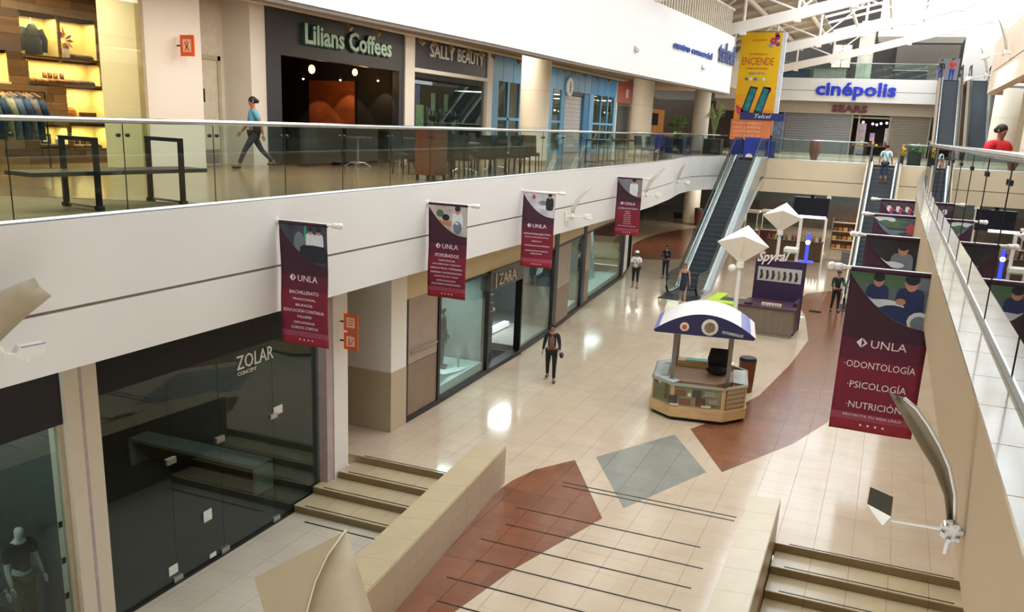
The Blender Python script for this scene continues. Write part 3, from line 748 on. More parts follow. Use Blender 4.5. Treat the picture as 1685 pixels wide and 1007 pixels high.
for a, b in ((2, 4.1), (4.1, 6.15), (6.15, 8.2)): obj('glass_pane', rel(G().box(-9.96, -9.945, a + .006, b - .006, LOW + .06, 2.78), Ls), SHGLASS, s0)
obj('frame', rel(G().box(-10, -9.9, 2, 8.2, LOW, LOW + .06).box(-10, -9.91, 8.12, 8.2, LOW, 2.78), Ls), mat('frame_cream', '#b5a88f', .5), s0)
for zz in (1.3, .75, .2): obj('security_tag', rel(G().box(-9.94, -9.93, 8.0, 8.06, zz, zz + .09), Ls), BLACK, s0)
st('wall_left', G().box(-14.2, -14, 2, 8.4, -.6, 4.04), mat('teal_back', '#27454a', .6))
st('wall_left', G().box(-12.6, -12.5, 7.2, 8.4, -.6, 4.04), mat('pale_back', '#6c7772', .6))
area('shop_lamp', (-11.2, 6.9, 3.6), 1.0, 26, (1, .96, .9)); area('shop_lamp', (-12, 12.3, 3.8), 1.2, 34, (1, .95, .9), sy=3)

# ---- the stone and glass shop (black base line, stone panels, windows)
zf = thing('storefront', 'stone and glass shopfront with a black base line and metal letters over its entrance', 'shopfront', (-9.85, 17.5, 0))
Lf = (-9.85, 17.5, 0)
STONE1 = mat('stone_light', '#a39384', .5, noise=.06, scale=2); STONE2 = mat('stone_dark', '#86725f', .5, noise=.06, scale=2)
obj('base_strip', rel(sw(17.5, 44.6, -.06, .25, 0.0, .13), Lf), BLACK, zf)
obj('head_strip', rel(sw(19.1, 44.6, -.04, .1, 2.9, 2.98), Lf), BLACK, zf)
def stone(a, b, split=1.39, top=3.0):
    obj('stone_panel', rel(sw(a + .01, b - .01, -.02, .12, .13, split - .008), Lf), STONE2, zf)
    obj('stone_panel', rel(sw(a + .01, b - .01, -.02, .12, split + .008, top), Lf), STONE1, zf)
def post(y, w=.1): obj('post', rel(sw(y - w / 2, y + w / 2, -.06, .15, 0, 2.98 if w < .2 else 3.6), Lf), BLACK, zf)
def win(a, b):
    obj('glass_pane', rel(sw(a, b, -.0, .012, .13, 2.9), Lf), SHGLASS, zf)
stone(17.55, 19.12, top=3.55); post(17.52, .07); post(19.16, .12)
obj('ledge', rel(G().box(-9.8, -9.76, 17.7, 19.0, 1.68, 1.71), Lf), STONE1, zf)
win(19.2, 22.3); post(22.36, .08)
# entrance: dark slatted wall, sign box, door panel
for k in range(11): obj('slat', rel(sw(22.4, 23.4, .25, .3, .15 + k * .25, .38 + k * .25), Lf), DARK, zf)
obj('entrance_back', rel(G().box(-11.7, -11.6, 22.4, 25.0, 0, 2.95), Lf), mat('door_navy', '#1c232b', .4), zf)
obj('door_light_edge', rel(G().box(-11.6, -11.5, 23.9, 24.0, 0.25, 2.9).box(-11.6, -11.4, 23.9, 27.5, .25, .4), Lf), mat('lit_edge', '#dfe9ee', .5, emit=.6), zf)
obj('entrance_floor', rel(G().box(-11.6, -9.9, 22.4, 25, 0.002, .03), Lf), mat('entrance_floor', '#2e2420', .25), zf)
sb = obj('sign_box', rel(sw(22.3, 24.95, -.1, .2, 2.42, 2.98), Lf), mat('sign_bronze', '#4b463f', .35, .4), zf)
text('shop_name', 'ZARA', (SF(22.8) + .09 - Lf[0], 22.85 - Lf[1], 2.52), (-.02, 1, 0), (0, 0, 1), .34, mat('bronze_letter', '#c3b8a6', .4, .3), zf, depth=.04, width=1.35)
text('shop_mark', 'I', (SF(22.5) + .09 - Lf[0], 22.62 - Lf[1], 2.46), (-.02, 1, 0), (0, 0, 1), .46, mat('bronze_letter', '#c3b8a6', .4, .3), zf, depth=.04, width=.06)
post(25.0, .1); win(25.1, 28.3); post(28.6, .5)
stone(28.9, 30.8); win(30.9, 32.6); post(33.0, .5); stone(33.3, 34.2); win(34.3, 37.2); win(37.2, 40.6); post(41.0, .4); 
obj('end_post', rel(sw(41.3, 43.2, -.02, .1, .13, 3.0), Lf), mat('corner_white', '#e8e5df', 0.6, noise=.015), zf)
for y in (43.4, 44.5): post(y, .15)
win(43.4, 44.5)
# interiors of the windows
st('wall_left', G().prism([(-13.2, 17.2), (-13.0, 17.2), (-14.6, 46), (-14.8, 46)], 0, 4.04), mat('window_back', '#8f9592', .7, noise=.04))
for y in (22.38, 30.85, 34.1): st('wall_left', G().box(-13.9, SF(y) - .15, y, y + .08, 0, 4.04), mat('window_back', '#8f9592', .7))
st('floor', G().prism([(-14.5, 17.2), (-9.9, 17.2), (-10.05, 25), (-10.3, 28.4), (-10.9, 34.8), (-11.4, 41.1), (-12, 44.6), (-15, 44.6)], -.05, .004), mat('window_floor', '#9a9b92', .4))
def plinth(label, a, b, h=.35, mt=None):
    y0, y1 = a, b; g = G().prism([(SF(y0) - .1, y0), (SF(y1) - .1, y1), (SF(y1) - 2.0, y1), (SF(y0) - 2.0, y0)], 0, h)
    g = rel(g, (SF(a) - 1, a, 0)); o = obj('display_platform', g, mt or mat('pale_aqua', '#c9dedb', .4), loc=(SF(a) - 1, a, 0)); tag(o, label, 'platform'); return o
plinth('pale aqua display platform in the window right of the stone panels', 19.25, 22.3)
plinth('grey display platform in the window right of the shop entrance', 25.2, 28.2, .18, mat('greyfl', '#a8a69c', .4))
plinth('pale lit platform in the narrow window between stone panels', 30.9, 32.6)
plinth('pale lit platform in the farthest wide shop window', 34.4, 40.5, .3)
for y, x in ((20.8, -11.2), (26.7, -11.6), (31.7, -11.8), (36.0, -12.2), (39.0, -12.4)):
    area('window_lamp', (x + .4, y, 2.8), .8, 95, (.86, .97, 1.0), sy=1.6)
o = thing('draped_cloth', 'white draped cloth at the foot of the dark mannequin in the window', 'cloth', (-10.4, 19.9, .35))
obj('folds', G().sheet(lambda u, v: (-.1 + .35 * v + .05 * math.sin(u * 9), u * 2.1 - .5, 1.1 * (1 - u) ** 3 * (1 - v * .6) + .03), 16, 6), mat('cloth_white', '#e3eceb', .7), o, smooth=True)
o = thing('price_stand', 'small upright white price card on the aqua platform', 'card', (-10.35, 21.4, .35))
obj('card', G().box(-.01, .01, -.07, .07, .02, .42), mat('card_white', '#dcdcd6', .6), o); obj('foot', G().box(-.06, .06, -.08, .08, 0, .02), BLACK, o)
o = thing('wall_panel', 'pale leaning wall panel in the farthest wide shop window', 'panel', (-11.9, 37.0, .3)); obj('board', G().slab([(0, 0, 0), (0, 1.6, 0), (-.25, 1.6, 2.3), (-.25, 0, 2.3)], (1, 0, 0), .05), mat('aqua_board', '#bcdde2', .5), o); obj('support', G().box(-.5, -.4, .7, .8, 0, 1.5), BLACK, o)
# low wall at the end of the shop line
st('wall_left', G().box(-22, -12.4, 46.6, 46.9, 0, 0.9), BEIGE)
st('wall_left', G().box(-20.2, -20, 47, 84, 0, 4.04), mat('dim_shop', '#4b4a45', .5, noise=.15))
for k, y in enumerate(range(50, 82, 4)): st('trim_%d' % (40 + k), G().box(-20, -19.9, y, y + .25, 0, 3.2), BLACK)

# ================================================================== UPPER LEFT SHOPS (line at X -14.2)
XU = -14.2
FB = mat('bulkhead_cream', '#cdb98f', .6, noise=.03)
st('wall_left', G().box(-14.3, -13.9, 16, 49, 9.42, 9.56), FB)
# white wall blocks
st('wall_left', G().box(-15.4, XU, 14.45, 16.1, UF, 9.55), WHITE)
st('wall_left', G().box(-15.1, -15.0, 16.0, 18.0, UF, 9.55), mat('recess_wall', '#ddd6ca', .6))
st('wall_left', G().box(-15.0, XU, 17.75, 18.3, UF, 9.55), WHITE)
dr = st('door_1', G().box(-15.0, -14.95, 16.6, 17.45, UF, 8.1), mat('door_paint', '#d3cebf', .5))
obj('door_frame', G().box(-15.0, -14.92, 16.5, 16.6, UF, 8.2).box(-15.0, -14.92, 17.45, 17.55, UF, 8.2).box(-15.0, -14.92, 16.5, 17.55, 8.1, 8.2), mat('door_frame', '#b9b2a0', .5), dr)
obj('kick_plate', G().box(-14.95, -14.94, 16.63, 17.42, UF + .03, UF + .35), STEEL, dr)
obj('door_window', G().box(-14.95, -14.94, 16.75, 17.0, 7.15, 7.45), VDARK, dr); obj('door_sign', G().box(-14.95, -14.94, 16.72, 16.95, 6.65, 7.05), mat('grey_sign', '#8f9294', .5), dr)

# coffee shop
cf = thing('storefront', 'charcoal coffee shop front with large pale green letters over a dark opening', 'shopfront', (XU, 18.3, UF)); Lc = (XU, 18.3, UF)
SGN = SIGNBK
obj('sign_panel', rel(G().box(XU - .2, XU + .03, 18.3, 24.9, 8.35, 9.45), Lc), SGN, cf)
obj('side_pier', rel(G().box(XU - .2, XU + .03, 18.3, 18.85, UF, 8.35), Lc), SGN, cf); obj('side_pier', rel(G().box(XU - .2, XU + .03, 24.62, 24.9, UF, 8.35), Lc), SGN, cf)
GRN = mat('letter_green', '#c4f0e4', .4, noise=.02); GRNS = mat('letter_side', '#2b5c4e', .5)
text('shop_name_backing', 'Lilians Coffees', (.035, 1.42, 2.98), (0, 1, 0), (0, 0, 1), .5, GRNS, cf, depth=.08, width=4.34, bold=.04)
text('shop_name', 'Lilians Coffees', (.11, 1.44, 3.0), (0, 1, 0), (0, 0, 1), .48, GRN, cf, depth=.02, width=4.26, bold=.022)
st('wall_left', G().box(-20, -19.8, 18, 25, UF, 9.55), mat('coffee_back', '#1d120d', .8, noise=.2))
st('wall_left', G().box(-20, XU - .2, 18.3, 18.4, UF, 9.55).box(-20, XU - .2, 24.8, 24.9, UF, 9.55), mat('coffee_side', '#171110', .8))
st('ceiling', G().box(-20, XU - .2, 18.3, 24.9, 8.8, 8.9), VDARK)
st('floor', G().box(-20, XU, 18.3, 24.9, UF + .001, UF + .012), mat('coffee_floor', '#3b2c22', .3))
o = thing('counter', 'dark coffee counter inside the coffee shop', 'counter', (-18.2, 19.6, UF)); obj('body', G().box(-.4, .4, 0, 4, 0, 1.0), WOODD, o); obj('top', G().box(-.45, .45, -.05, 4.05, 1.0, 1.06), BLACK, o)
o = thing('screen_panel', 'copper coloured panel wall lit by spots inside the coffee shop', 'panel', (-17.5, 24.68, UF)); obj('panel', G().box(0, 1.7, 0, .05, .2, 2.3), mat('copper', '#a0542c', .5, .3, noise=.3, scale=3), o); obj('rail', G().box(-.05, 1.75, -.02, .05, 2.3, 2.36), BLACK, o)
o = thing('screen_panel', 'narrow fabric panel between post and counter at the coffee shop entrance', 'panel', (-15.2, 18.95, UF)); obj('panel', G().box(0, .05, 0, .8, .1, 2.2), mat('taupe_cloth', '#5b4f45', .8), o); obj('foot', G().box(-.1, .15, .05, .75, 0, .1), BLACK, o)
def pendant(label, x, y, zb_, col='#ffb55a', top=8.8, r=.1):
    t = thing('pendant_lamp', label, 'lamp', (x, y, top))
    obj('cord', G().cyl((0, 0, 0), (0, 0, zb_ - top + .2), .008, n=5), BLACK, t)
    obj('bulb', G().ball((0, 0, zb_ - top), (r, r, r * 1.3), 10), mat('amber_glow', col, .4, emit=9), t, smooth=True)
    l = bpy.data.lights.new('lamp_glow', 'POINT'); l.energy = 12; l.color = (1, .6, .25); l.shadow_soft_size = .12
    lo = bpy.data.objects.new('lamp_glow', l); COL.objects.link(lo); lo.location = (x + .3, y, zb_ - .1)
    return t
pa = UX(513, 114, -16.4); pendant('left amber pendant lamp glowing inside the coffee shop', pa.x, pa.y, pa.z)
pa = UX(584, 119, -15.3); pendant('right amber pendant lamp glowing inside the coffee shop', pa.x, pa.y, pa.z, r=.08)
for k, (px_, py_, X_) in enumerate(((560, 131, -15.95), (622, 132, -14.75), (499, 129, -17.1))):
    pa = UX(px_, py_, X_)
    t = thing('ceiling_spot', ('small spot over the copper panel in the coffee shop', 'small spot at the right inside the coffee shop', 'small spot at the left end of the coffee shop wall')[k], 'spotlight', (pa.x, pa.y, pa.z)); obj('body', G().cyl((0, 0, .12), (0, 0, 0), .04, n=8), BLACK, t); obj('lens', G().ball((0, 0, -.01), .035, 8), mat('spot_glow', '#ffd9a0', .4, emit=8), t); obj('stem', G().cyl((0, 0, .1), (0, 0, 8.8 - pa.z), .008, n=5), BLACK, t)
    l = bpy.data.lights.new('spot_light', 'SPOT'); l.energy = 25; l.color = (1, .72, .45); l.spot_size = R(70); l.shadow_soft_size = .03
    lo = bpy.data.objects.new('spot_light', l); COL.objects.link(lo); lo.location = (pa.x, pa.y + .0, pa.z - .07); lo.rotation_euler = (R(22), 0, 0)

# white posts and the beauty shop
st('wall_left', G().box(XU - .3, XU + .08, 24.9, 25.5, UF, 9.45), WHITE)
sy = thing('storefront', 'beauty shop front with silver capitals on a charcoal sign over dim glass', 'shopfront', (XU, 25.5, UF)); Ly = (XU, 25.5, UF)
obj('sign_panel', rel(G().box(XU - .15, XU + .03, 25.5, 31.0, 8.52, 9.45), Ly), SGN, sy)
obj('white_frame', rel(G().box(XU - .1, XU + .08, 25.5, 31.0, 8.40, 8.52).box(XU - .1, XU + .08, 31.0, 31.45, UF, 9.45), Ly), WHITE, sy)
text('shop_name', 'SALLY', (.035, 1.0, 3.2), (0, 1, 0), (0, 0, 1), .42, mat('letter_silver', '#c9cac6', .4, .2), sy, depth=.05, width=1.75, bold=.01)
text('shop_name', 'BEAUTY', (.035, 3.0, 3.2), (0, 1, 0), (0, 0, 1), .42, mat('letter_silver', '#c9cac6', .4, .2), sy, depth=.05, width=2.1, bold=.01)
for a, b in ((25.5, 27.3), (27.3, 29.1), (29.1, 31.0)): obj('glass_pane', rel(G().box(XU - .05, XU - .035, a + .01, b - .01, UF + .05, 8.4), Ly), SHGLASS, sy)
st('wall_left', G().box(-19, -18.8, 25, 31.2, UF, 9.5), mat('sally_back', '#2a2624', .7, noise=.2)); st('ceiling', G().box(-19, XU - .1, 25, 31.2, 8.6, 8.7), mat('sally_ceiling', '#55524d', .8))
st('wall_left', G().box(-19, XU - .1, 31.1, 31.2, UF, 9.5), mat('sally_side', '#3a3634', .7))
o = thing('poster', 'tall violet and green promotional poster at the left of the beauty shop glass', 'poster', (XU - .1, 25.65, UF + .9)); obj('sheet', G().box(0, .02, 0, .5, 0, 1.4), mat('violet_print', '#7b6fb0', .6, noise=.3, scale=5), o); obj('lower_print', G().box(.021, .025, .25, .75, 0, .8), mat('green_print', '#a9c39a', .6, noise=.2, scale=6), o)
for k, y in enumerate((26.4, 27.3, 28.4, 29.4, 30.2)):
    o = thing('display_rack', ('white bottle rack nearest the poster', 'second bottle rack from the poster', 'middle bottle rack with hanging price cards', 'fourth bottle rack from the poster', 'bottle rack nearest the white post')[k] + ' inside the beauty shop', 'rack', (-15.6, y, UF))
    obj('frame', G().box(0, .4, 0, .06, 0, 1.5).box(0, .4, .64, .7, 0, 1.5), STEEL, o)
    for q in range(4): obj('shelf', G().box(0, .4, .06, .64, .25 + q * .38, .28 + q * .38), STEEL, o)
    g = G()
    for q in range(4):
        for w_ in range(6): g.cyl((.3, .12 + w_ * .09, .28 + q * .38), (.3, .12 + w_ * .09, .28 + q * .38 + random.uniform(.14, .26)), .032, n=6, m=random.randrange(4))
    obj('bottles', g, [mat('bot_white', '#e3ecec', .4), mat('bot_teal', '#5fb5c0', .4), mat('bot_dark', '#30343a', .4), mat('bot_lilac', '#b5a6cf', .4)], o, kind='stuff')
    if k in (2, 3):
        obj('price_card', G().box(.42, .43, .2, .5, 1.55, 2.15), mat('card_white', '#dcdcd6', .6), o)
area('shop_lamp', (-16.3, 28, 8.5), 1, 22, (1, .95, .9), sy=4)
# blue shop
bs = thing('storefront', 'sky blue panelled shopfront with a white roller shutter and round sign', 'shopfront', (XU, 31.5, UF)); Lb = (XU, 31.5, UF)
BLUE = mat('sky_blue', '#6aa7d6', .45, noise=.04); BLUE2 = mat('mid_blue', '#3f86bd', .45, noise=.04)
CR = [(XU, 31.45), (XU, 38.0), (XU - .05, 43.5), (XU + .15, 47.3)]
def bw(a, b, d0, d1, z0, z1):
    if z1 < 5: z0 += UF; z1 += UF
    ys = [a] + [p[1] for p in CR if a < p[1] < b] + [b]; return rel(sweep([(poly_at(CR, y), y) for y in ys], d0, d1, z0, z1), Lb)
k = 31.5
while k < 47.0:
    obj('panel', bw(k + .02, min(k + .98, 47.2), -.04, .1, 8.5, 9.4), BLUE if k < 43 else BLUE2, bs); k += 1.0
for a, b in ((31.5, 32.1), (33.0, 33.15), (34.2, 34.5), (37.6, 38.0), (39.2, 39.7), (43.4, 44.0), (45, 45.1), (46, 46.1), (47.0, 47.25)):
    obj('mullion', bw(a, b, -.05, .1, 0, 2.8), BLUE, bs)
for a, b in ((32.1, 34.2), (38.0, 39.2), (44.0, 47.0)):
    obj('transom', bw(a, b, -.05, .08, 1.35, 1.45), BLUE, bs); obj('sill', bw(a, b, -.05, .08, 0, .15), BLUE, bs)
for a, b in ((32.1, 33.0), (33.15, 34.2), (38.0, 39.2), (44.0, 45.0), (45.1, 46.0), (46.1, 47.0)):
    obj('glass_pane', bw(a, b, .0, .012, .15, 2.78), SHGLASS, bs)
for q in range(14): obj('shutter_slat', bw(39.7, 42.6, .12, .15, .02 + q * .185, .195 + q * .185), mat('shutter_white', '#d3d7df', .5), bs)
obj('reveal', bw(42.6, 43.4, -.02, .3, 0, 2.75), BLUE2, bs)
obj('head_shadow', bw(39.7, 43.4, .02, .2, 2.62, 2.78), BLACK, bs)
o = obj('round_sign', G().cyl((.06, 40.0 - 31.5, 2.95), (.14, 40.0 - 31.5, 2.95), .42, n=24), mat('sign_white', '#e9edf2', .4), bs); obj('sign_figure', G().rbox((.15, 8.5, 2.95), (.02, .12, .45)), BLUE2, o)
st('wall_left', G().box(-17.2, -17, 31.3, 47.5, UF, 9.5), mat('blue_shop_back', '#c2b49a', .7)); st('ceiling', G().box(-17, XU - .1, 31.3, 47.5, 8.9, 9.0), CEIL)
area('shop_lamp', (-15.6, 35, 8.8), .8, 25, (1, .95, .88), sy=5); area('shop_lamp', (-15.6, 45, 8.8), .8, 20, (1, .95, .88), sy=3)
# brick-red shop, then the food place beyond the second column
rs = thing('storefront', 'shopfront with a brick red sign panel left of the second column', 'shopfront', (XU + .1, 47.4, UF))
obj('sign_panel', G().box(0, .1, 0, 3.6, 2.55, 3.7), mat('brick_red', '#9a4f3f', .5), rs); obj('glass_pane', G().box(0, .012, .1, 3.5, .1, 2.5), SHGLASS, rs); obj('frame', G().box(-.02, .1, -.06, .1, 0, 3.7).box(-.02, .1, 3.5, 3.6, 0, 2.6), WHITE, rs)
obj('emblem', G().box(.1, .12, 1.6, 2.1, 2.85, 3.3), mat('pale_emblem', '#d9b8a8', .5), rs)
st('wall_left', G().box(-17.5, -17.3, 47.5, 62, UF, 9.5), mat('taupe_wall', '#8a7d6c', .7))
fp = thing('food_stand', 'orange lit food counter with two dark menu boards behind the cream columns', 'food stand', (-16.9, 60, UF))
obj('back_panel', G().box(0, .1, 0, 10, 0, 2.7), mat('orange_wall', '#dd9a5a', .6, noise=.1, scale=1), fp)
obj('menu_board', G().box(.12, .18, 3.2, 5.2, 1.55, 2.4), VDARK, fp); obj('menu_board', G().box(.12, .18, 5.8, 7.8, 1.55, 2.4), VDARK, fp)
obj('counter', G().box(1.2, 1.8, 0, 9, 0, 1.05), WOODR, fp); obj('post', G().box(.1, .3, 2.3, 2.7, 0, 2.7), WOODR, fp)
obj('sign_panel', G().box(.1, .25, 2.6, 6.5, 2.75, 3.5), mat('food_sign', '#6d6a58', .6, noise=.3, scale=3), fp)
l = area('shop_lamp', (-15.6, 61.3, 8.6), .6, 30, (1, .7, .4))
o = thing('menu_screen', 'dark wall screen left of the orange food counter', 'screen', (-17.16, 56.3, 7.9)); obj('screen', G().box(0, .08, 0, 1.8, 0, 1.1), VDARK, o); obj('bracket', G().box(-.12, 0, .8, 1.0, .5, .6), BLACK, o)
st('wall_back', G().box(-22, -8.6, 80, 80.2, UF, 9.55), mat('brown_far', '#4a3d30', .7, noise=.1))

# ================================================================== SHOE SHOP (upper left corner)
ss_ = thing('storefront', 'frameless glass front of the shoe shop at the upper left corner', 'shopfront', (XU, 2.0, UF)); Lq = (XU, 2, UF)
for a, b in ((2, 5.6), (5.6, 9.2), (9.2, 11.65), (11.65, 14.4)): obj('glass_pane', rel(G().box(XU - .01, XU + .005, a + .008, b - .008, UF + .02, 9.5), Lq), GLASS, ss_)
obj('corner_post', rel(G().box(XU - .12, XU + .02, 14.38, 14.46, UF, 9.5), Lq), mat('frame_cream', '#b5a88f', .5), ss_)
st('ceiling', G().box(-19, XU, 2, 14.45, 9.5, 9.56), CEIL)
CREAMW = mat('cream_panel', '#ead8b8', .6)
st('wall_left', G().box(-16.9, XU - .05, 16.0, 16.1, UF, 9.5), CREAMW)
PLK = [mat('plank_%s' % n_, c_, .55, noise=.15, scale=3, stretch=(1, .3, 6)) for n_, c_ in (('umber', '#6b4a31'), ('oak', '#8a6241'), ('ash', '#7d6654'), ('walnut', '#54392a'))]
GLOWM = mat('lit_niche', '#ffdf9a', .7)
wl_ = thing('shelf_wall', 'wall of reclaimed planks with glowing display niches in the shoe shop', 'shelving', (-16.6, 8.0, UF)); Lw = (-16.6, 8.0, UF)
y_end = 15.75
niches = [  # y0,y1,z0,z1 in world
    (14.57, 15.5, 7.92, 8.68), (13.6, 14.5, 7.92, 8.68), (13.72, 15.55, 7.38, 7.83), (14.6, 15.6, 6.6, 7.3), (14.65, 15.62, 6.02, 6.5), (13.85, 14.55, 6.12, 6.48),
    (11.9, 13.0, 7.98, 8.75), (11.5, 13.25, 7.35, 7.9), (9.2, 11.2, 7.4, 8.7), (9.0, 11.2, 6.3, 7.2)]
rows = []; zz = UF
while zz < 9.5: rows.append((zz, min(zz + .155, 9.5))); zz += .16
random.seed(3)
for z0, z1 in rows:
    segs = [(8.0, y_end)]
    for (a, b, c, d) in niches:
        if z1 > c + .03 and z0 < d - .03:
            ns = []
            for (p0, p1) in segs:
                if b <= p0 or a >= p1: ns.append((p0, p1)); continue
                if a > p0: ns.append((p0, a))
                if b < p1: ns.append((b, p1))
            segs = ns
    for (p0, p1) in segs:
        y = p0
        while y < p1 - .02:
            w_ = min(random.uniform(.5, 1.3), p1 - y)
            if p1 - y - w_ < .2: w_ = p1 - y
            obj('plank', rel(G().box(-16.64, -16.6 + random.uniform(0, .015), y + .002, y + w_ - .002, z0, z1), Lw), random.choice(PLK), wl_); y += w_
obj('carcass', rel(G().box(-17.05, -17.0, 8, y_end, UF, 9.5).box(-17.0, -16.64, y_end - .06, y_end, UF, 9.5), Lw), WOODD, wl_)
for k, (a, b, c, d) in enumerate(niches):
    obj('niche', rel(G().box(-17.0, -16.98, a, b, c, d).box(-16.98, -16.62, a - .015, a, c, d).box(-16.98, -16.62, b, b + .015, c, d), Lw), GLOWM, wl_)
    obj('niche_shelf', rel(G().box(-16.98, -16.58, a - .03, b + .03, c - .04, c), Lw), WOODD if k not in (6, 7) else mat('shelf_white', '#f2e9d4', .5), wl_)
area('shop_lamp', (-15.4, 11.5, 9.3), 1.0, 230, (1, .70, .38), sy=5)
for (a, b, c, d) in niches: area('niche_lamp', (-16.72, (a + b) / 2, d - .012), .1, 15.0 * (b - a), (1, .66, .32), sy=(b - a) * .8)
# shoes on the shelves
BR_ = [mat('leather_%d' % i, c_, .45, noise=.1) for i, c_ in enumerate(('#7a4526', '#4f2e1e', '#9a6136', '#33241d', '#b38a5e'))]
def shoe(label, x, y, z, mt, boot=False, grp=None, rz=0, name='shoe'):
    t = thing(name, label, 'shoe', (x, y, z), rz, grp)
    pts = [(0, -.13, .04), (0, -.08, .055), (0, 0, .06), (0, .07, .05), (0, .13, .035)]
    obj('upper', G().tube(pts, [.035, .042, .04, .045, .028], 8).tube([(0, -.09, .05), (0, -.09, .22 if boot else .1)], [.045, .05 if boot else .04], 8), mt, t, smooth=True)
    obj('sole', G().prism([(-.035, -.13), (.035, -.13), (.045, .05), (.02, .14), (-.02, .14), (-.045, .05)], 0, .02), WOODD, t)
    return t
def shoes(n, y0, y1, z, lab, boot, grp, cols):
    for i in range(n):
        y = y0 + (y1 - y0) * (i + .5) / n
        shoe(ORDN[i] + ' ' + lab + ', counted from the left', -16.78, y, z, BR_[cols[i % len(cols)]], boot, grp, R(-70 + 15 * (i % 3)))
shoes(5, 13.78, 14.2, 7.38, 'tan sandal in the left part of the middle niche', False, 'sandals in the long niche', (4, 2))
shoes(4, 14.28, 14.85, 7.38, 'brown ankle boot in the middle niche', True, 'ankle boots in the long niche', (0, 1))
shoes(4, 14.9, 15.45, 7.38, 'dark low shoe in the middle niche', False, 'low shoes in the long niche', (1, 3))
shoes(4, 15.0, 15.45, 7.92, 'dark sneaker in the top right niche', False, 'sneakers in the top right niche', (3, 3))
shoes(6, 14.75, 15.5, 6.02, 'brown boot in the bottom right niche', True, 'boots in the bottom right niche', (1, 0, 3))
shoes(3, 12.1, 12.9, 7.35, 'brown loafer on the white ledge', False, 'loafers on the white ledge', (0, 2))
shoes(2, 14.7, 14.95, 6.6, 'tan shoe beside the straw hat in the niche', False, 'tan shoes beside the hat', (4,))
o = thing('wreath', 'flower shaped wreath of brown and red petals in the top right niche', 'wreath', (-16.8, 14.8, 8.28))
for i in range(12):
    a = i * PI / 6; obj('petal', G().slab([(0, .05 * math.cos(a), .05 * math.sin(a)), (.02, .16 * math.cos(a + .22), .16 * math.sin(a + .22)), (0, .27 * math.cos(a), .27 * math.sin(a)), (.02, .16 * math.cos(a - .22), .16 * math.sin(a - .22))], (1, 0, 0), .02), (mat('petal_red', '#b04a32', .7), mat('petal_dark', '#5b5a66', .7), mat('petal_cream', '#d8b88a', .7))[i % 3], o)
o = thing('notice_card', 'small white card under the wreath in the shoe wall', 'card', (-16.66, 14.66, 7.93)); obj('card', G().box(0, .01, 0, .16, 0, .18), mat('card_white', '#dcdcd6', .6), o); obj('stand', G().box(-.05, 0, .05, .1, 0, .1), BLACK, o)
o = thing('jacket', 'dark jacket hanging in the top niche of the shoe wall', 'jacket', (-16.75, 14.0, 7.93))
obj('body', G().tube([(0, .02, .0), (0, .01, .25), (0, 0, .48), (0, 0, .6)], [.24, .23, .2, .07], 12, flat=.3), mat('navy_cloth', '#222a38', .8), o, smooth=True)
for s in (-1, 1): obj('sleeve', G().tube([(0, s * .19, .5), (.02, s * .28, .3), (.02, s * .27, .06)], [.07, .06, .05], 8), mat('navy_cloth', '#222a38', .8), o, smooth=True)
obj('hanger', G().tube([(0, -.15, .56), (0, 0, .64), (0, .15, .56)], .012, 6).cyl((0, 0, .64), (0, 0, .72), .008, n=5), WOOD, o)
o = thing('straw_hat', 'woven brown hat on the shelf in the lower right niche', 'hat', (-16.8, 14.85, 6.72)); obj('crown', G().ball((0, 0, .06), (.12, .12, .13), 12), mat('straw', '#b0713c', .7, noise=.2, scale=20), o); obj('brim', G().lathe([(.2, .0), (.2, .012)], n=16), mat('straw', '#b0713c', .7, noise=.2, scale=20), o)
o = thing('handbag', 'dark brown bag right of the hat in the niche', 'bag', (-16.8, 15.3, 6.6)); obj('body', G().box(-.07, .07, -.17, .17, 0, .2), BR_[3], o); obj('flap', G().box(.07, .08, -.17, .17, .08, .2), BR_[1], o)
o = thing('picture_frame', 'small dark picture frame in the low square niche', 'picture frame', (-16.75, 14.1, 6.13)); obj('frame', G().box(0, .02, -.12, .12, 0, .2), BLACK, o); obj('picture', G().box(.021, .024, -.08, .08, .04, .16), mat('card_white', '#dcdcd6', .6), o)
o = thing('bottle', 'small grey bottle beside the picture frame', 'bottle', (-16.75, 14.4, 6.13)); obj('body', G().lathe([(.05, 0), (.055, .1), (.02, .15), (.02, .19)], n=10), mat('grey_glass', '#8a8a84', .3), o)
# hanging shirts on a rail
o = thing('clothes_rail', 'black clothes rail with timber hangers in front of the shoe wall', 'clothes rail', (-15.6, 11.6, UF))
obj('rail', G().tube([(0, 0, 0), (0, 0, 1.45), (0, 1.6, 1.45), (0, 1.6, 0)], .02, 6), BLACK, o)
SHC = ('#4a5f8f', '#8b93ad', '#2f4d79', '#b9b3a6', '#6f7fa8', '#34568a', '#8d8798', '#28406b')
for i in range(8):
    y = 11.75 + i * .17
    t = thing('shirt', (ORDN[i] + ' patterned shirt from the left on the black clothes rail'), 'shirt', (-15.6, y, UF + .55), 0, 'shirts on the clothes rail')
    obj('body', G().tube([(0, 0, 0), (0, 0, .5), (0, 0, .78), (0, 0, .86)], [.26, .24, .2, .08], 10, flat=.28).tube([(-.2, 0, .74), (-.33, 0, .45)], [.07, .06], 6).tube([(.2, 0, .74), (.33, 0, .45)], [.07, .06], 6), mat('shirt_cloth_%d' % i, SHC[i], .8, noise=.35, scale=14), t, smooth=True)
    t.rotation_euler = (0, 0, 0)
    obj('hanger', G().tube([(-.2, 0, .8), (0, 0, .88), (.2, 0, .8)], .014, 6), mat('hanger_orange', '#d0812e', .5), t)
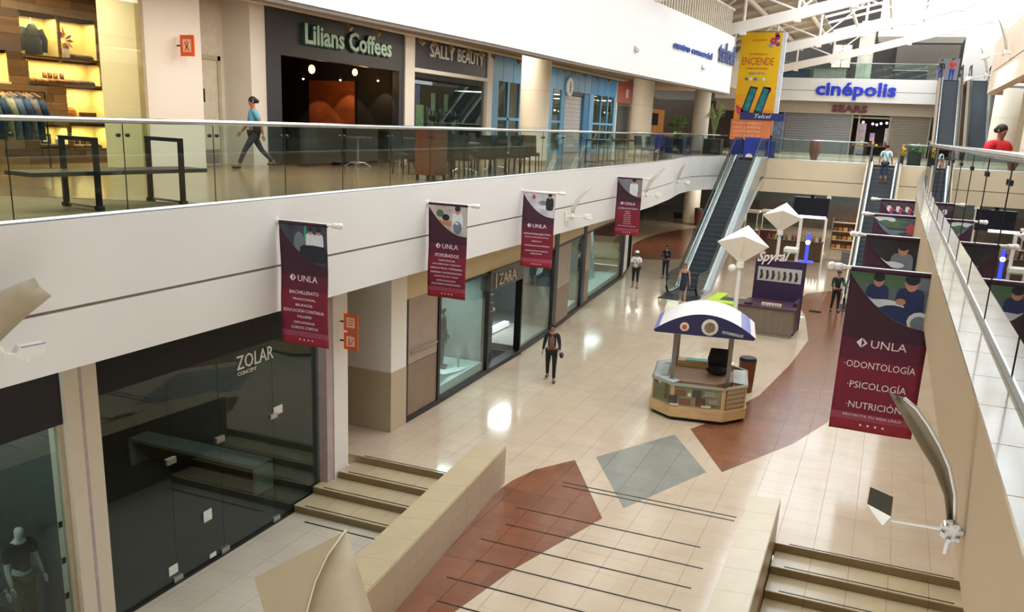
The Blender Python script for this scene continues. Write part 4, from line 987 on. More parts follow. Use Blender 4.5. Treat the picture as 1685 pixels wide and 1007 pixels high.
o = thing('low_box', 'low pale box at the foot of the shirts in the shoe shop', 'box', (-15.7, 11.3, UF)); obj('body', G().box(-.3, .3, -.3, .3, 0, .35), mat('warm_box', '#d8b070', .6), o); obj('lid', G().box(-.32, .32, -.32, .32, .35, .38), WOODD, o)

# ================================================================== HANGING UNIVERSITY BANNERS
MAR = mat('banner_maroon', '#7c1730', .75, noise=.05, scale=1.5)
PLUM = mat('banner_plum', '#3d1a2c', .75, noise=.08, scale=1.5)
MID = mat('banner_mid', '#5e1830', .75, noise=.06)
RED = mat('banner_red', '#93202f', .75, noise=.05)
PINKB = mat('banner_stripe', '#9c4257', .75)
def banner(label, x, y, z, d, lines, scene, w=.86, h=1.9, photo_h=.3, tilt=0.0, bg_photo='#b9b3ad'):
    """pole fixed to the parapet at (x,y,z) pointing along d (+1/-1 in X); cloth hangs below; printed side faces the camera"""
    t = thing('hanging_banner', label, 'banner', (x, y, z), tilt)
    u0, u1 = (0.04, .04 + w) if d > 0 else (-.04 - w, -.04)
    ph = random.uniform(0, 6)
    def wv(px_, pz): return .012 * math.sin(pz * 5 + ph) + .01 * math.sin(px_ * 6 + ph)
    def warp(p): return Vector((p.x, p.y + wv(p.x, p.z), p.z))
    nx, nz = 12, 24
    obj('pole', G().cyl((-.02 * d, 0, 0), ((w + .2) * d, 0, 0), .022, n=10), PWHITE, t, smooth='auto')
    obj('finial', G().ball(((w + .26) * d, 0, 0), .05, 10).cyl(((w + .14) * d, 0, 0), ((w + .22) * d, 0, 0), .04, n=10).ball(((w + .12) * d, 0, 0), .032, 8), PWHITE, t, smooth=True)
    obj('wall_plate', G().cyl((-.03 * d, 0, 0), (.02 * d, 0, 0), .05, n=10), PWHITE, t)
    g = G(); FR = [0, .1, .2, .3, .36, .42, .47, .51, .55, .6, .65, .7, .75, .8, .85, .885, .93, .965, 1.0]
    for f in FR:
        for i in range(nx + 1):
            a = u0 + (u1 - u0) * i / nx; g.v.append((a, wv(a, -h * f), -h * f))
    for j in range(len(FR) - 1):
        f = (FR[j] + FR[j + 1]) / 2; mi = 4 if .885 < f < .93 else 0 if f < .42 else 1 if f < .55 else 2 if f < .9 else 3
        for i in range(nx):
            k0 = j * (nx + 1) + i; g.f.append([k0, k0 + nx + 1, k0 + nx + 2, k0 + 1]); g.m.append(mi)
    c = obj('cloth', g, [PLUM, MID, MAR, RED, PINKB], t, smooth=True)
    so = c.modifiers.new('thick', 'SOLIDIFY'); so.thickness = .004; so.offset = -1
    obj('hem_sleeve', G().tube([(u0, 0, -.01), (u1, 0, -.01)], .03, 8), PLUM if scene != 'office' else PWHITE, t, smooth=True)
    # printed photograph: a field under a sweeping curve
    P = lambda fx, fz, k=0: warp(Vector((u0 + (u1 - u0) * fx, -.012 - .002 * k, -h * fz)))
    n = 14; g = G()
    top = [(i / n, .012) for i in range(n + 1)]
    cur = lambda q: .03 + photo_h * (1 - (1 - q) ** 2.2)
    for i in range(n):
        a, b = i / n, (i + 1) / n
        for j in range(4):
            f0, f1 = j / 4, (j + 1) / 4
            za = .02 + (cur(a) - .02) * f0; zb2 = .02 + (cur(b) - .02) * f0; zc = .02 + (cur(b) - .02) * f1; zd = .02 + (cur(a) - .02) * f1
            g.add([P(a, za), P(b, zb2), P(b, zc), P(a, zd)], [(0, 3, 2, 1)], 0)
    def blob(cx, cz, rx, rz, m, k=1, nn=12, sq=0):
        nonlocal g
        pts = []
        for q in range(nn):
            an = 2 * PI * q / nn; ca, sa = math.cos(an), math.sin(an)
            if sq: ca = math.copysign(abs(ca) ** .5, ca); sa = math.copysign(abs(sa) ** .5, sa)
            fx, fz = cx + rx * ca, cz + rz * sa
            fz = max(.02, min(fz, cur(min(max(fx, 0), 1)) - .004)); fx = min(max(fx, .0), 1)
            pts.append(P(fx, fz, k))
        ctr = P(min(max(cx, 0), 1), max(.02, min(cz, cur(min(max(cx, 0), 1)) - .01)), k)
        g.add([ctr] + pts, [(0, 1 + q, 1 + (q + 1) % nn) for q in range(nn)], m)
    pm = [mat('photo_bg_' + scene, bg_photo, .8, noise=.25, scale=5), mat('photo_skin', '#b98368', .8), mat('photo_dark', '#22222a', .8), mat('photo_navy', '#27305a', .8), mat('photo_white', '#cfd2d6', .8), mat('photo_teal', '#3c8f80', .8), mat('photo_grey', '#6f7680', .8), mat('photo_red', '#a8404a', .8), mat('photo_green', '#4e6a4a', .8)]
    def person(cx, cz, s_, body, k=2):
        blob(cx, cz + .085 * s_, .1 * s_, .07 * s_, body, k, sq=1); blob(cx, cz, .045 * s_, .028 * s_, 1, k + 1); blob(cx, cz - .014 * s_, .05 * s_, .02 * s_, 2, k + 2)
    if scene == 'students': blob(.42, .17, .12, .1, 6); blob(.55, .12, .03, .12, 5); person(.66, .06, 1.0, 4); person(.84, .06, 1.0, 4); blob(.72, .24, .3, .07, 2, 4, sq=1)
    elif scene == 'lab': blob(.3, .1, .1, .04, 8); blob(.45, .14, .1, .035, 2); blob(.5, .2, .25, .03, 1); person(.76, .06, 1.5, 4); blob(.76, .24, .12, .07, 6, 2)
    elif scene == 'office': blob(.35, .07, .05, .03, 7); blob(.65, .14, .14, .03, 6); person(.84, .05, 1.2, 2); blob(.75, .2, .3, .02, 4)
    elif scene == 'reader': blob(.3, .1, .25, .06, 6); person(.68, .06, 1.7, 4); blob(.7, .25, .22, .03, 7)
    elif scene == 'dental':
        blob(.5, .05, .5, .04, 8); blob(.8, .06, .18, .035, 6); person(.34, .06, 1.35, 3); person(.72, .06, 1.7, 3, 3); blob(.45, .2, .22, .035, 4, 6); blob(.55, .235, .18, .04, 3, 7); blob(.86, .28, .14, .06, 4, 8); blob(.86, .29, .1, .045, 6, 9); blob(.62, .17, .06, .02, 1, 10)
    elif scene == 'lecture': person(.66, .1, 2.0, 6, 3); blob(.5, .24, .22, .03, 4, 7); blob(.8, .2, .1, .08, 2)
    elif scene == 'street': blob(.25, .05, .25, .04, 4); blob(.5, .09, .4, .05, 8); blob(.5, .2, .5, .04, 6); blob(.85, .14, .1, .06, 7)
    else:
        for q in range(9): person(.25 + .085 * q, .07 + .03 * (q % 3), .6, (4, 7, 3)[q % 3], 2 + q % 3)
    obj('printed_photo', g, pm, t)
    # emblem and words
    LET = mat('print_white', '#e9dfe0', .8, noise=.02)
    cxm = (u0 + u1) / 2; e = -.013
    ex, ez, er = u0 + w * .25, -h * .445, .06 * w / .86
    wp = lambda q: warp(Vector(q))
    g = G()
    g.add([wp((ex - er * .9, e, ez)), wp((ex, e, ez + er)), wp((ex - er * .05, e, ez)), wp((ex, e, ez - er))], [(0, 3, 2, 1)])
    g.add([wp((ex + er * .15, e, ez + er * .85)), wp((ex + er, e, ez)), wp((ex + er * .15, e, ez - er * .85)), wp((ex + er * .15, e, ez - er * .45)), wp((ex + er * .55, e, ez)), wp((ex + er * .15, e, ez + er * .45))], [(0, 1, 4, 5), (1, 2, 3, 4)])
    for f in g.f: f.reverse()
    obj('emblem', g, LET, t)
    text('emblem_name', 'UNLA', (u0 + w * .36, e, ez - .05), (1, 0, 0), (0, 0, 1), .1, LET, t, depth=.002, width=w * .42, warp=warp)
    for s_, fz, hh, ww in lines:
        text('slogan', s_, (cxm, e, -h * fz), (1, 0, 0), (0, 0, 1), hh, LET, t, depth=.002, width=ww * w, align='CENTER', warp=warp)
    g = G()
    for q in range(4):
        x = u0 + w * (.38 + .09 * q); g.add([wp((x - .012, e, -h * .955 - .012)), wp((x + .012, e, -h * .955 - .012)), wp((x + .012, e, -h * .955 + .012)), wp((x - .012, e, -h * .955 + .012))], [(0, 1, 2, 3)])
    obj('print_icons', g, LET, t)
    return t
L1 = [('BACHILLERATO', .575, .055, .62), ('TRADICIONAL', .625, .035, .5), ('BILINGÜE', .675, .04, .36), ('EDUCACIÓN CONTINUA', .725, .05, .86), ('TALLERES', .77, .04, .32), ('DIPLOMADOS', .82, .04, .44), ('CURSOS CORTOS', .865, .045, .58)]
L2 = [('POSGRADOS', .56, .07, .62), ('MAESTRÍAS EN:', .605, .03, .44), ('ALTA DIRECCIÓN Y NEGOCIOS', .645, .03, .74), ('DERECHO FISCAL Y EMPRESARIAL', .69, .035, .84), ('DOCENCIA Y GESTIÓN EDUCATIVA', .735, .035, .82), ('ODONTOLOGÍA Y SALUD', .775, .03, .64), ('ESPECIALIDADES', .82, .03, .5), ('DOCTORADO EN EDUCACIÓN', .86, .035, .76)]
L3_ = [('LICENCIATURAS EJECUTIVAS', .565, .045, .84), ('PLAN CUATRIMESTRAL', .605, .03, .74), ('DERECHO', .66, .035, .3), ('ADMINISTRACIÓN DE EMPRESAS', .72, .035, .78), ('CONTADURÍA PÚBLICA', .79, .035, .72), ('PEDAGOGÍA', .825, .03, .36)]
L4 = [('LICENCIATURAS', .545, .05, .8)] + [(s_, .59 + .036 * i, .026, ww) for i, (s_, ww) in enumerate((('DERECHO', .22), ('DISEÑO', .2), ('PSICOLOGÍA', .3), ('NUTRICIÓN', .27), ('PEDAGOGÍA', .28), ('CONTADURÍA', .3), ('ARQUITECTURA', .34)))] + [('CIENCIAS DE LA COMUNICACIÓN', .85, .03, .72)]
L5 = [('·ODONTOLOGÍA', .60, .085, .84), ('·PSICOLOGÍA', .725, .085, .70), ('·NUTRICIÓN', .85, .085, .66), ('PROYECTA TU VIDA UNLA', .905, .03, .7)]
banner('maroon hanging banner listing BACHILLERATO courses, nearest on the left parapet', -8.5, 11.13, 5.41, 1, L1, 'students', bg_photo='#3c4148')
banner('maroon hanging banner headed POSGRADOS, second from the near end on the left', -8.5, 15.95, 5.38, 1, L2, 'lab', bg_photo='#b7aaa4')
banner('maroon hanging banner with a pale office photo, third on the left parapet', -8.5, 20.97, 5.36, 1, L3_, 'office', bg_photo='#b9b5b8')
banner('maroon hanging banner with a narrow centred list, farthest on the left parapet', -8.5, 29.4, 5.38, 1, L4, 'reader', bg_photo='#7d7478')
XR = .58
B5 = banner('maroon hanging banner reading ODONTOLOGÍA, PSICOLOGÍA and NUTRICIÓN on the right', XR + .12, 11.1, 5.53, -1, L5, 'dental', w=.94, h=1.98, bg_photo='#5d6a66')
banner('maroon hanging banner with a photo of a seated woman, second on the right', XR + .12, 15.95, 5.45, -1, L2, 'lecture', w=.9, bg_photo='#2c2a2c')
banner('maroon hanging banner with a dim street photo, third on the right', XR + .14, 20.97, 5.42, -1, L3_, 'street', w=.9, bg_photo='#454c55')
banner('maroon hanging banner with a crowd photo, farthest on the right', XR + .2, 26.4, 5.42, -1, L4, 'crowd', w=.9, bg_photo='#4c3c46')

# ================================================================== SPOT FIXTURES WITH CURVED SAILS
SAIL = mat('sail_sheet', '#cfc6b4', .5, noise=.03)
def sailspot(label, loc, d, s=1.0, rz=0.0, lampdir=(1, -.35, -.05), sail_l=1.0, lean=.45):
    """bracket on the parapet, a flood lamp on an arm and a tall curved reflector sail above"""
    t = thing('sail_spotlight', label, 'spotlight', loc, rz)
    obj('wall_plate', G().box(-.02, .03, -.06, .06, -.14, .14) if d > 0 else G().box(-.03, .02, -.06, .06, -.14, .14), PWHITE, t)
    hub = Vector((.2 * d * s, 0, 0))
    g = G().cyl((0, 0, 0), hub, .03, n=8)
    for k in range(7):
        a = 2 * PI * k / 7; g.cyl(hub + Vector((0, math.cos(a) * .07, math.sin(a) * .07)), hub + Vector((.03 * d, math.cos(a) * .07, math.sin(a) * .07)), .02, n=8)
    g.cyl(hub - Vector((.02 * d, 0, 0)), hub + Vector((.03 * d, 0, 0)), .1, n=14)
    obj('hub', g, PWHITE, t, smooth='auto')
    bolts = G()
    for k in range(6):
        a = 2 * PI * k / 6; bolts.ball(hub + Vector((.04 * d, math.cos(a) * .07, math.sin(a) * .07)), .013, 6)
    obj('bolt', bolts, STEEL, t)
    ld = Vector(lampdir) * s; end = hub + ld * .62
    obj('arm', G().cyl(hub, end, .014, n=8), PWHITE, t)
    q = ld.normalized(); side = q.cross(Vector((0, 0, 1))).normalized(); up = side.cross(q)
    def LP(a, b, c): return end + q * a + side * b + up * c
    hw, hh = .12 * s, .09 * s
    g = G().add([LP(0, -hw * .5, -hh * .5), LP(0, hw * .5, -hh * .5), LP(0, hw * .5, hh * .5), LP(0, -hw * .5, hh * .5), LP(.22 * s, -hw, -hh), LP(.22 * s, hw, -hh), LP(.22 * s, hw, hh), LP(.22 * s, -hw, hh)],
              [(0, 1, 2, 3), (4, 7, 6, 5), (0, 4, 5, 1), (1, 5, 6, 2), (2, 6, 7, 3), (3, 7, 4, 0)])
    obj('lamp_housing', g, PWHITE, t)
    obj('lamp_glass', G().slab([LP(.222 * s, -hw * .9, -hh * .85), LP(.222 * s, hw * .9, -hh * .85), LP(.222 * s, hw * .9, hh * .85), LP(.222 * s, -hw * .9, hh * .85)], q, .008), mat('lamp_glass', '#5c5a50', .2), t)
    def sail(u, v):
        L_ = 1.05 * s * sail_l * v; wd = .2 * s * math.sin(PI * (.12 + .80 * v)) ** .8
        return (hub.x + d * (lean * L_ ** 1.6 - .0) + .06 * s * (1 - (2 * u - 1) ** 2), (u - .5) * 2 * wd * .9, .1 + L_)
    o = obj('sail', G().sheet(sail, 6, 12), SAIL, t, smooth=True); m_ = o.modifiers.new('thick', 'SOLIDIFY'); m_.thickness = .008
    obj('sail_rib', G().tube([sail(.5, v / 10) for v in range(11)], .014 * s, 6), PWHITE, t, smooth=True)
    return t
# the big one low on the right parapet, seen close: its sail sweeps up and away to the left
pR = UX(1585, 885, .62)
t = thing('sail_spotlight', 'large curved sail spotlight on the right parapet below the ODONTOLOGÍA banner', 'spotlight', (pR.x, pR.y, pR.z))
def rp(x, y, d):          # a point seen at that place, d metres along X from the wall plate
    q = UX(x, y, pR.x - d); return q - pR
hubp = rp(1565, 873, .10)
obj('wall_plate', G().box(-.02, .03, -.04, .04, -.09, .07), PWHITE, t)
g = G().cyl((0, 0, 0), hubp, .02, n=8).cyl(hubp - Vector((.0, .02, 0)), hubp + Vector((0, .02, 0)), .05, n=16)
obj('hub', g, PWHITE, t, smooth='auto')
g = G()
for k in range(6):
    a = 2 * PI * k / 6 + .3; g.cyl(hubp + Vector((math.cos(a) * .042, -.045, math.sin(a) * .042)), hubp + Vector((math.cos(a) * .042, .02, math.sin(a) * .042)), .012, n=8)
obj('bolt', g, STEEL, t)
obj('stub', G().cyl(hubp, hubp + Vector((-.01, -.02, -.12)), .012, n=8), PWHITE, t)
hx = hubp
def off(px_, py_, dist):   # offset from hub in the plane facing the camera at the fixture's distance
    r0 = ray(1565, 873).normalized(); r1 = ray(px_, py_).normalized(); base = (pR + hubp) - Vector((0, 0, EZ)); D = base.length
    return Vector((0, 0, EZ)) + r1 * (D + dist) - pR
arm_end = off(1467, 856, .05)
obj('arm', G().cyl(hubp, arm_end, .008, n=8), PWHITE, t)
c0 = [off(1427, 829, .0), off(1466, 850, .0), off(1470, 818, .03), off(1432, 801, .03)]
c1 = [off(1434, 842, .08), off(1452, 865, .08), off(1465, 857, .1), off(1440, 826, .1)]
g = G().add([*c0, *c1], [(0, 1, 2, 3), (4, 7, 6, 5), (0, 4, 5, 1), (1, 5, 6, 2), (2, 6, 7, 3), (3, 7, 4, 0)])
obj('lamp_housing', g, PWHITE, t)
obj('lamp_glass', G().slab([q * .0 + q for q in c0], -ray(1450, 825), .008), mat('lamp_glass', '#5c5a50', .2), t)
LE = [(1560, 862, 0), (1555, 815, 0), (1537, 770, .05), (1515, 735, .1), (1495, 700, .15), (1476, 668, .2), (1462, 643, .22)]
RE = [(1571, 862, 0), (1572, 815, .0), (1563, 770, .02), (1547, 733, .05), (1528, 700, .08), (1508, 672, .1), (1488, 655, .12)]
g = G(); n = len(LE); vs = []
for (a, b) in zip(LE, RE):
    p0, p1 = off(*a), off(*b); mid = (p0 + p1) / 2 + Vector((0, .05, -.02)); vs += [p0, mid, p1]
fs = []
for i in range(n - 1):
    for j in range(2): fs.append((i * 3 + j, i * 3 + j + 1, i * 3 + j + 4, i * 3 + j + 3))
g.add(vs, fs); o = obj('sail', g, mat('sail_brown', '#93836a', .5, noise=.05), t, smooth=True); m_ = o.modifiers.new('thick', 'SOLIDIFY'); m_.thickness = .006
obj('sail_rib', G().tube([off(*b) for b in RE], .009, 8), PWHITE, t, smooth=True)
pL = UX(-12, 578, -8.5)
t = thing('sail_spotlight', 'sail spotlight cut by the left edge of the photo, on the left parapet', 'spotlight', pL)
lp = lambda x, y, X: UX(x, y, X) - pL
obj('wall_plate', G().box(-.01, .03, -.06, .06, -.12, .12), PWHITE, t)
hb = lp(-6, 578, -8.25); obj('hub', G().cyl((0, 0, 0), hb, .03, n=10).ball(hb, .07, 10), PWHITE, t, smooth=True)
obj('arm', G().cyl(hb, lp(26, 583, -8.1), .012, n=8), PWHITE, t)
q0 = [lp(24, 590, -8.0), lp(26, 571, -8.0), lp(36, 568, -8.1), lp(38, 590, -8.1)]
g = G().slab([lp(33, 571, -8.1), lp(75, 564, -8.0), lp(75, 581, -8.0), lp(38, 592, -8.05), lp(24, 588, -8.1)], (-1, .3, 0), .12)
obj('lamp_housing', g, PWHITE, t); obj('lamp_shade_edge', G().cyl(lp(34, 572, -8.02), lp(75, 564, -7.94), .008, n=6), mat('violet_edge', '#8f8fb0', .4), t)
obj('lamp_nub', G().cyl(lp(47, 588, -8.04), lp(47, 595, -8.04), .015, n=6), PWHITE, t)
g = G()
top = [(-75, 505, -8.0), (-30, 492, -8.02), (0, 480, -8.04), (30, 467, -8.06), (57, 457, -8.1)]
bot = [(-60, 640, -8.1), (-20, 590, -8.1), (2, 560, -8.1), (42, 522, -8.1), (85, 487, -8.12)]
vs = []
for (a_, b_) in zip(top, bot): vs += [lp(*a_), (lp(*a_) + lp(*b_)) / 2 + Vector((-.05, 0, 0)), lp(*b_)]
fs = [(i * 3 + j, i * 3 + j + 1, i * 3 + j + 4, i * 3 + j + 3) for i in range(4) for j in range(2)]
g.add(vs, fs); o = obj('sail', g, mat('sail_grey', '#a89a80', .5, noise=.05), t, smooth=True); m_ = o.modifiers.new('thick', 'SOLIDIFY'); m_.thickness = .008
obj('sail_rib', G().tube([hb, lp(-20, 560, -8.1), lp(-40, 530, -8.05)], .012, 6), PWHITE, t)
sailspot('sail spotlight on the left parapet right of the third banner', (-8.5, 24.4, 4.45), 1, .95, R(35), (.8, .5, -.05), .8, .75)
sailspot('sail spotlight on the left parapet right of the farthest banner', (-8.55, 33.0, 4.6), 1, 1.0, R(35), (.8, .5, -.05), .85, .75)
sailspot('farthest sail spotlight on the curve of the left parapet', (-9.15, 41.0, 4.7), 1, 1.0, R(35), (.8, .5, -.05), .7, .5)
sailspot('upper sail spotlight on the blush parapet of the right third level', (2.75, 31, 9.6), -1, 1.0, 0, (-.6, .3, -.1), .8, .4)
sailspot('lower sail spotlight near the end of the blush parapet', (2.74, 36.5, 9.3), -1, 1.0, 0, (-.6, .3, -.1), .8, .4)

# ================================================================== KITE REFLECTOR LAMP POSTS
KITE = mat('kite_sheet', '#e6ddc9', .5, noise=.02)
def kite(label, x, y, z0, ztop, s=1.0, rz=0.0, pitch=0.5, ball=True):
    t = thing('kite_lamp_post', label, 'lamp post', (x, y, z0), rz)
    hp = ztop - z0 - 1.1 * s
    obj('base', G().lathe([(.16, 0), (.16, .03), (.07, .05)], n=16), PWHITE, t)
    obj('pole', G().cyl((0, 0, 0), (0, 0, hp), .085, .06, n=12), PWHITE, t, smooth='auto')
    obj('collar', G().cyl((0, 0, hp - .12), (0, 0, hp + .04), .12, n=14), PWHITE, t, smooth='auto')
    if ball:
        obj('lamp_ball', G().ball((-.22, -.05, hp - .15), .13, 12), PWHITE, t, smooth=True); obj('lamp_arm', G().cyl((-.15, 0, hp - .15), (0, 0, hp - .12), .03, n=8), PWHITE, t)
    # kite: bottom tip at the collar, tall face leaning forward, folded top
    B = Vector((0, 0, hp)); Lf_ = Vector((-.72 * s, -.15 * s, hp + .62 * s)); Rt = Vector((.78 * s, -.15 * s, hp + .58 * s)); Tp = Vector((.08 * s, .35 * s, hp + 1.12 * s)); F = Vector((.04 * s, -.28 * s, hp + .85 * s))
    g = G().add([B, Lf_, F, Rt, Tp], [(0, 2, 1), (0, 3, 2)])
    o = obj('reflector_panel', g, KITE, t); m_ = o.modifiers.new('thick', 'SOLIDIFY'); m_.thickness = .02
    g = G().add([Lf_, F, Rt, Tp], [(0, 1, 3), (1, 2, 3)]); o = obj('top_panel', g, mat('kite_top', '#f3efe4', .45), t); m_ = o.modifiers.new('thick', 'SOLIDIFY'); m_.thickness = .02
    obj('rib', G().tube([B + Vector((0, .02, 0)), (B + F) / 2 + Vector((0, -.06, 0)), F], .012, 6), PWHITE, t)
    return t
p1 = UY(1208, 560, 27.0)
kite('white kite shaped lamp post in front of the purple kiosk, nearer the cart', -3.85, 27.4, 0, 4.28, 1.02, 0.05)
kite('second white kite shaped lamp post behind the purple kiosk', -3.7, 36.2, 0, 4.42, 1.0, 0.0, ball=False)
kite('distant white lamp post near the red oval sign', -3.3, 58, 0, 4.0, .5, 0, ball=False)
# nearest kite sheet at the bottom edge, standing on the sunken left aisle
t = thing('kite_lamp_post', 'near white kite lamp sheet at the bottom edge beside the left staircase', 'lamp post', (-4.9, 6.35, 0))
def KP_(x, y, back=0.0):
    r = ray(x, y); n_ = Vector((0.25, -0.55, 0.8)).normalized(); P0 = U(505, 960, 2.9); C0 = Vector((0, 0, EZ))
    return C0 + r * ((P0 - C0).dot(n_) / r.dot(n_)) - n_ * back - Vector((-4.9, 6.35, 0))
A_, B_, C_, D_ = KP_(570, 873), KP_(418, 950), KP_(648, 1100, .10), KP_(476, 1150)
mids = [KP_(570, 873), KP_(540, 915), KP_(519, 960), KP_(506, 1007), KP_(498, 1060), KP_(494, 1110)]
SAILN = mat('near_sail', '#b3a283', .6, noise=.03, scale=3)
g = G().add([A_, B_, D_, mids[5], mids[4], mids[3], mids[2], mids[1]], [(0, 1, 2, 3, 4, 5, 6, 7)])
o = obj('reflector_panel', g, SAILN, t); m_ = o.modifiers.new('thick', 'SOLIDIFY'); m_.thickness = .006
E1, E2 = KP_(592, 940, .05), KP_(614, 1010, .08)
g = G().add([A_, mids[1], mids[2], mids[3], mids[4], mids[5], D_, C_, E2, E1], [(0, 1, 9), (1, 2, 9), (2, 3, 8, 9), (3, 4, 8), (4, 5, 7, 8), (5, 6, 7)])
o = obj('reflector_panel', g, SAILN, t, smooth=True); m_ = o.modifiers.new('thick', 'SOLIDIFY'); m_.thickness = .006
obj('rib', G().tube([q + Vector((0, -.005, .012)) for q in mids], .008, 8), mat('rib_cream', '#e3d6b8', .5), t, smooth=True)
obj('pole', G().cyl((D_.x, D_.y, 0.0), D_, .05, n=10), PWHITE, t)
obj('base', G().lathe([(.14, 0), (.14, .03), (.06, .05)], (D_.x, D_.y, 0), n=14), PWHITE, t)

# ================================================================== CART KIOSK
KX, KY, KR = -3.83, 22.35, R(9)
ct = thing('vending_cart', 'octagonal wooden vending cart with an arched purple and white roof', 'kiosk', (KX, KY, 0), KR)
def octo(sx, sy, c): return [(-sx + c, -sy), (sx - c, -sy), (sx, -sy + c), (sx, sy - c), (sx - c, sy), (-sx + c, sy), (-sx, sy - c), (-sx, -sy + c)]
WD = mat('cart_wood', '#c7a576', .4, noise=.10, scale=2.5, stretch=(1, 1, 7)); WD2 = mat('cart_wood_grey', '#a58f6c', .45, noise=.12, scale=3, stretch=(1, 1, 8))
obj('plinth', G().prism(octo(1.1, 1.2, .5), 0, .1), BLACK, ct)
obj('base_band', G().prism(octo(1.2, 1.3, .55), .1, .36), WD, ct)
o8 = octo(1.16, 1.26, .53); names = ['front', 'front right', 'right', 'back right', 'back', 'back left', 'left', 'front left']
for i in range(8):
    a, b = Vector(o8[i] + (0,)), Vector(o8[(i + 1) % 8] + (0,)); d = (b - a); ln = d.length; d.normalize(); nn = Vector((d.y, -d.x, 0))
    def F(u, z, off_=0.0): q = a + d * u + nn * off_; return (q.x, q.y, z)
    glassy = i in (7, 5, 6, 2)
    obj('case_panel', G().slab([F(.02, .36, -.3 if glassy else -.0), F(ln - .02, .36, -.3 if glassy else 0), F(ln - .02, .9, -.3 if glassy else 0), F(.02, .9, -.3 if glassy else 0)], nn * -1, .03), WD2 if i == 1 else WD, ct)
    for u in (0.0, ln - .05): obj('case_post', G().slab([F(u, .36, .01), F(u + .05, .36, .01), F(u + .05, .93, .01), F(u, .93, .01)], nn * -1, .05), WD, ct)
    obj('glass_pane', G().slab([F(.05, .4, .01), F(ln - .05, .4, .01), F(ln - .05, .9, .01), F(.05, .9, .01)], nn * -1, .006), GLASS, ct)
    obj('top_edge', G().slab([F(-.02, .9, .03), F(ln + .02, .9, .03), F(ln + .02, .96, .03), F(-.02, .96, .03)], nn * -1, .06), STEEL, ct)
    if i in (1,):
        for k in range(4): obj('drawer_front', G().slab([F(.08, .42 + k * .12, .012), F(ln - .08, .42 + k * .12, .012), F(ln - .08, .52 + k * .12, .012), F(.08, .52 + k * .12, .012)], nn, .012), WD2, ct)
    if glassy: obj('glass_top', G().slab([F(.02, .95, -.02), F(ln - .02, .95, -.02), F(ln - .1, .95, -.34), F(.1, .95, -.34)], (0, 0, 1), .008), mat('aqua_glass_top', '#c3d4d2', .15, noise=.1), ct)
obj('inner_deck', G().prism(octo(.82, .9, .4), .3, .93), mat('deck_brown', '#9c7a5e', .4, noise=.06), ct)
obj('inner_rim', G().prism(octo(.86, .94, .42), .28, .6), WD, ct)
cards = [(-.42, .74, .26, .12, 0), (-.02, .75, .22, .16, 1), (.3, .76, .26, .12, 2), (-.6, .55, .22, .2, 1), (-.3, .52, .26, .12, 0), (.08, .54, .24, .2, 3), (.4, .58, .22, .14, 2), (-.2, .7, .08, .1, 4), (.22, .44, .24, .06, 4), (-.55, .42, .2, .06, 4)]
CC = [mat('card_a', '#7d4a3c', .5, noise=.4, scale=30), mat('card_b', '#4a3f3a', .5, noise=.5, scale=25), mat('card_c', '#8d8578', .5, noise=.4, scale=25), mat('card_d', '#5c3b30', .5, noise=.5, scale=28), mat('card_e', '#c9bfae', .5, noise=.2, scale=25)]
for (x, z_, w_, h_, c_) in cards:
    obj('product_card', G().box(x - w_ / 2, x + w_ / 2, -1.29, -1.27, z_ - h_ / 2, z_ + h_ / 2), CC[c_], ct)
PP = [(-.68, -.85), (.68, -.85), (-.68, .85), (.68, .85)]
for (x, y) in PP: obj('roof_post', G().box(x - .05, x + .05, y - .05, y + .05, .9, 2.2), mat('post_bronze', '#7f786c', .35, .5), ct)
obj('roof_frame', G().box(-.85, .85, -.9, -.82, 2.12, 2.18).box(-.85, .85, .82, .9, 2.12, 2.18).box(-.72, -.66, -.85, .85, 2.12, 2.18).box(.66, .72, -.85, .85, 2.12, 2.18), STEEL, ct)
# arched roof
def arc(n=20, hw=1.22, z0=2.22, rise=.48): return [(-hw + 2 * hw * i / n, z0 + rise * (1 - (2 * i / n - 1) ** 2)) for i in range(n + 1)]
A = arc(); g = G()
ry0, ry1 = -1.2, .75
for i in range(20):
    m_ = 1 if i < 1 or i > 16 and i < 18 else 0
    if i in (17, 18): m_ = 1
    g.slab([(A[i][0], ry0, A[i][1]), (A[i + 1][0], ry0, A[i + 1][1]), (A[i + 1][0], ry1, A[i + 1][1]), (A[i][0], ry1, A[i][1])], (0, 0, 1), .03, m_)
obj('arched_roof', g, [mat('roof_white', '#d9cfca', .4, noise=.08, scale=3), mat('roof_blue', '#6b70a8', .4, noise=.2, scale=5)], ct)
PUR = mat('roof_purple', '#1e1c48', .4, noise=.1)
for yv in (ry0 - .02, ry1):
    obj('roof_gable', G().slab([(q[0], yv, q[1] + .03) for q in A] + [(q[0] * .96, yv, 2.2) for q in (A[-1], A[0])], (0, 1, 0), .02), PUR, ct)
def disc(name, x, z_, r, m_, y=-1.235, par=ct): return obj(name, G().cyl((x, y, z_), (x, y + .012, z_), r, n=20), m_, par)
disc('gable_medallion', 0.12, 2.43, .2, mat('medallion_cream', '#cfc9b8', .5, noise=.25, scale=18)); disc('gable_medallion', .12, 2.43, .13, mat('medallion_brown', '#7a6a50', .5, noise=.5, scale=25), -1.245)
disc('gable_badge', -.48, 2.39, .11, mat('badge_pale', '#d8c6b5', .5)); disc('gable_badge', -.48, 2.39, .06, mat('badge_red', '#b4552f', .5), -1.245)
text('gable_name', 'FOTORREGALOS', (.42, -1.225, 2.31), (1, 0, -.12), (.12, 0, 1), .07, LETW, ct, depth=.01, width=.5, shear=.2)
g = G()
for (x, w_, y0) in ((-.4, .5, -.3), (.35, .4, -.7), (-.1, .35, .1)):
    pass
stp = thing('office_chair', 'black high-backed chair standing inside the vending cart', 'chair', (KX + .38, KY + .25, .93), KR)
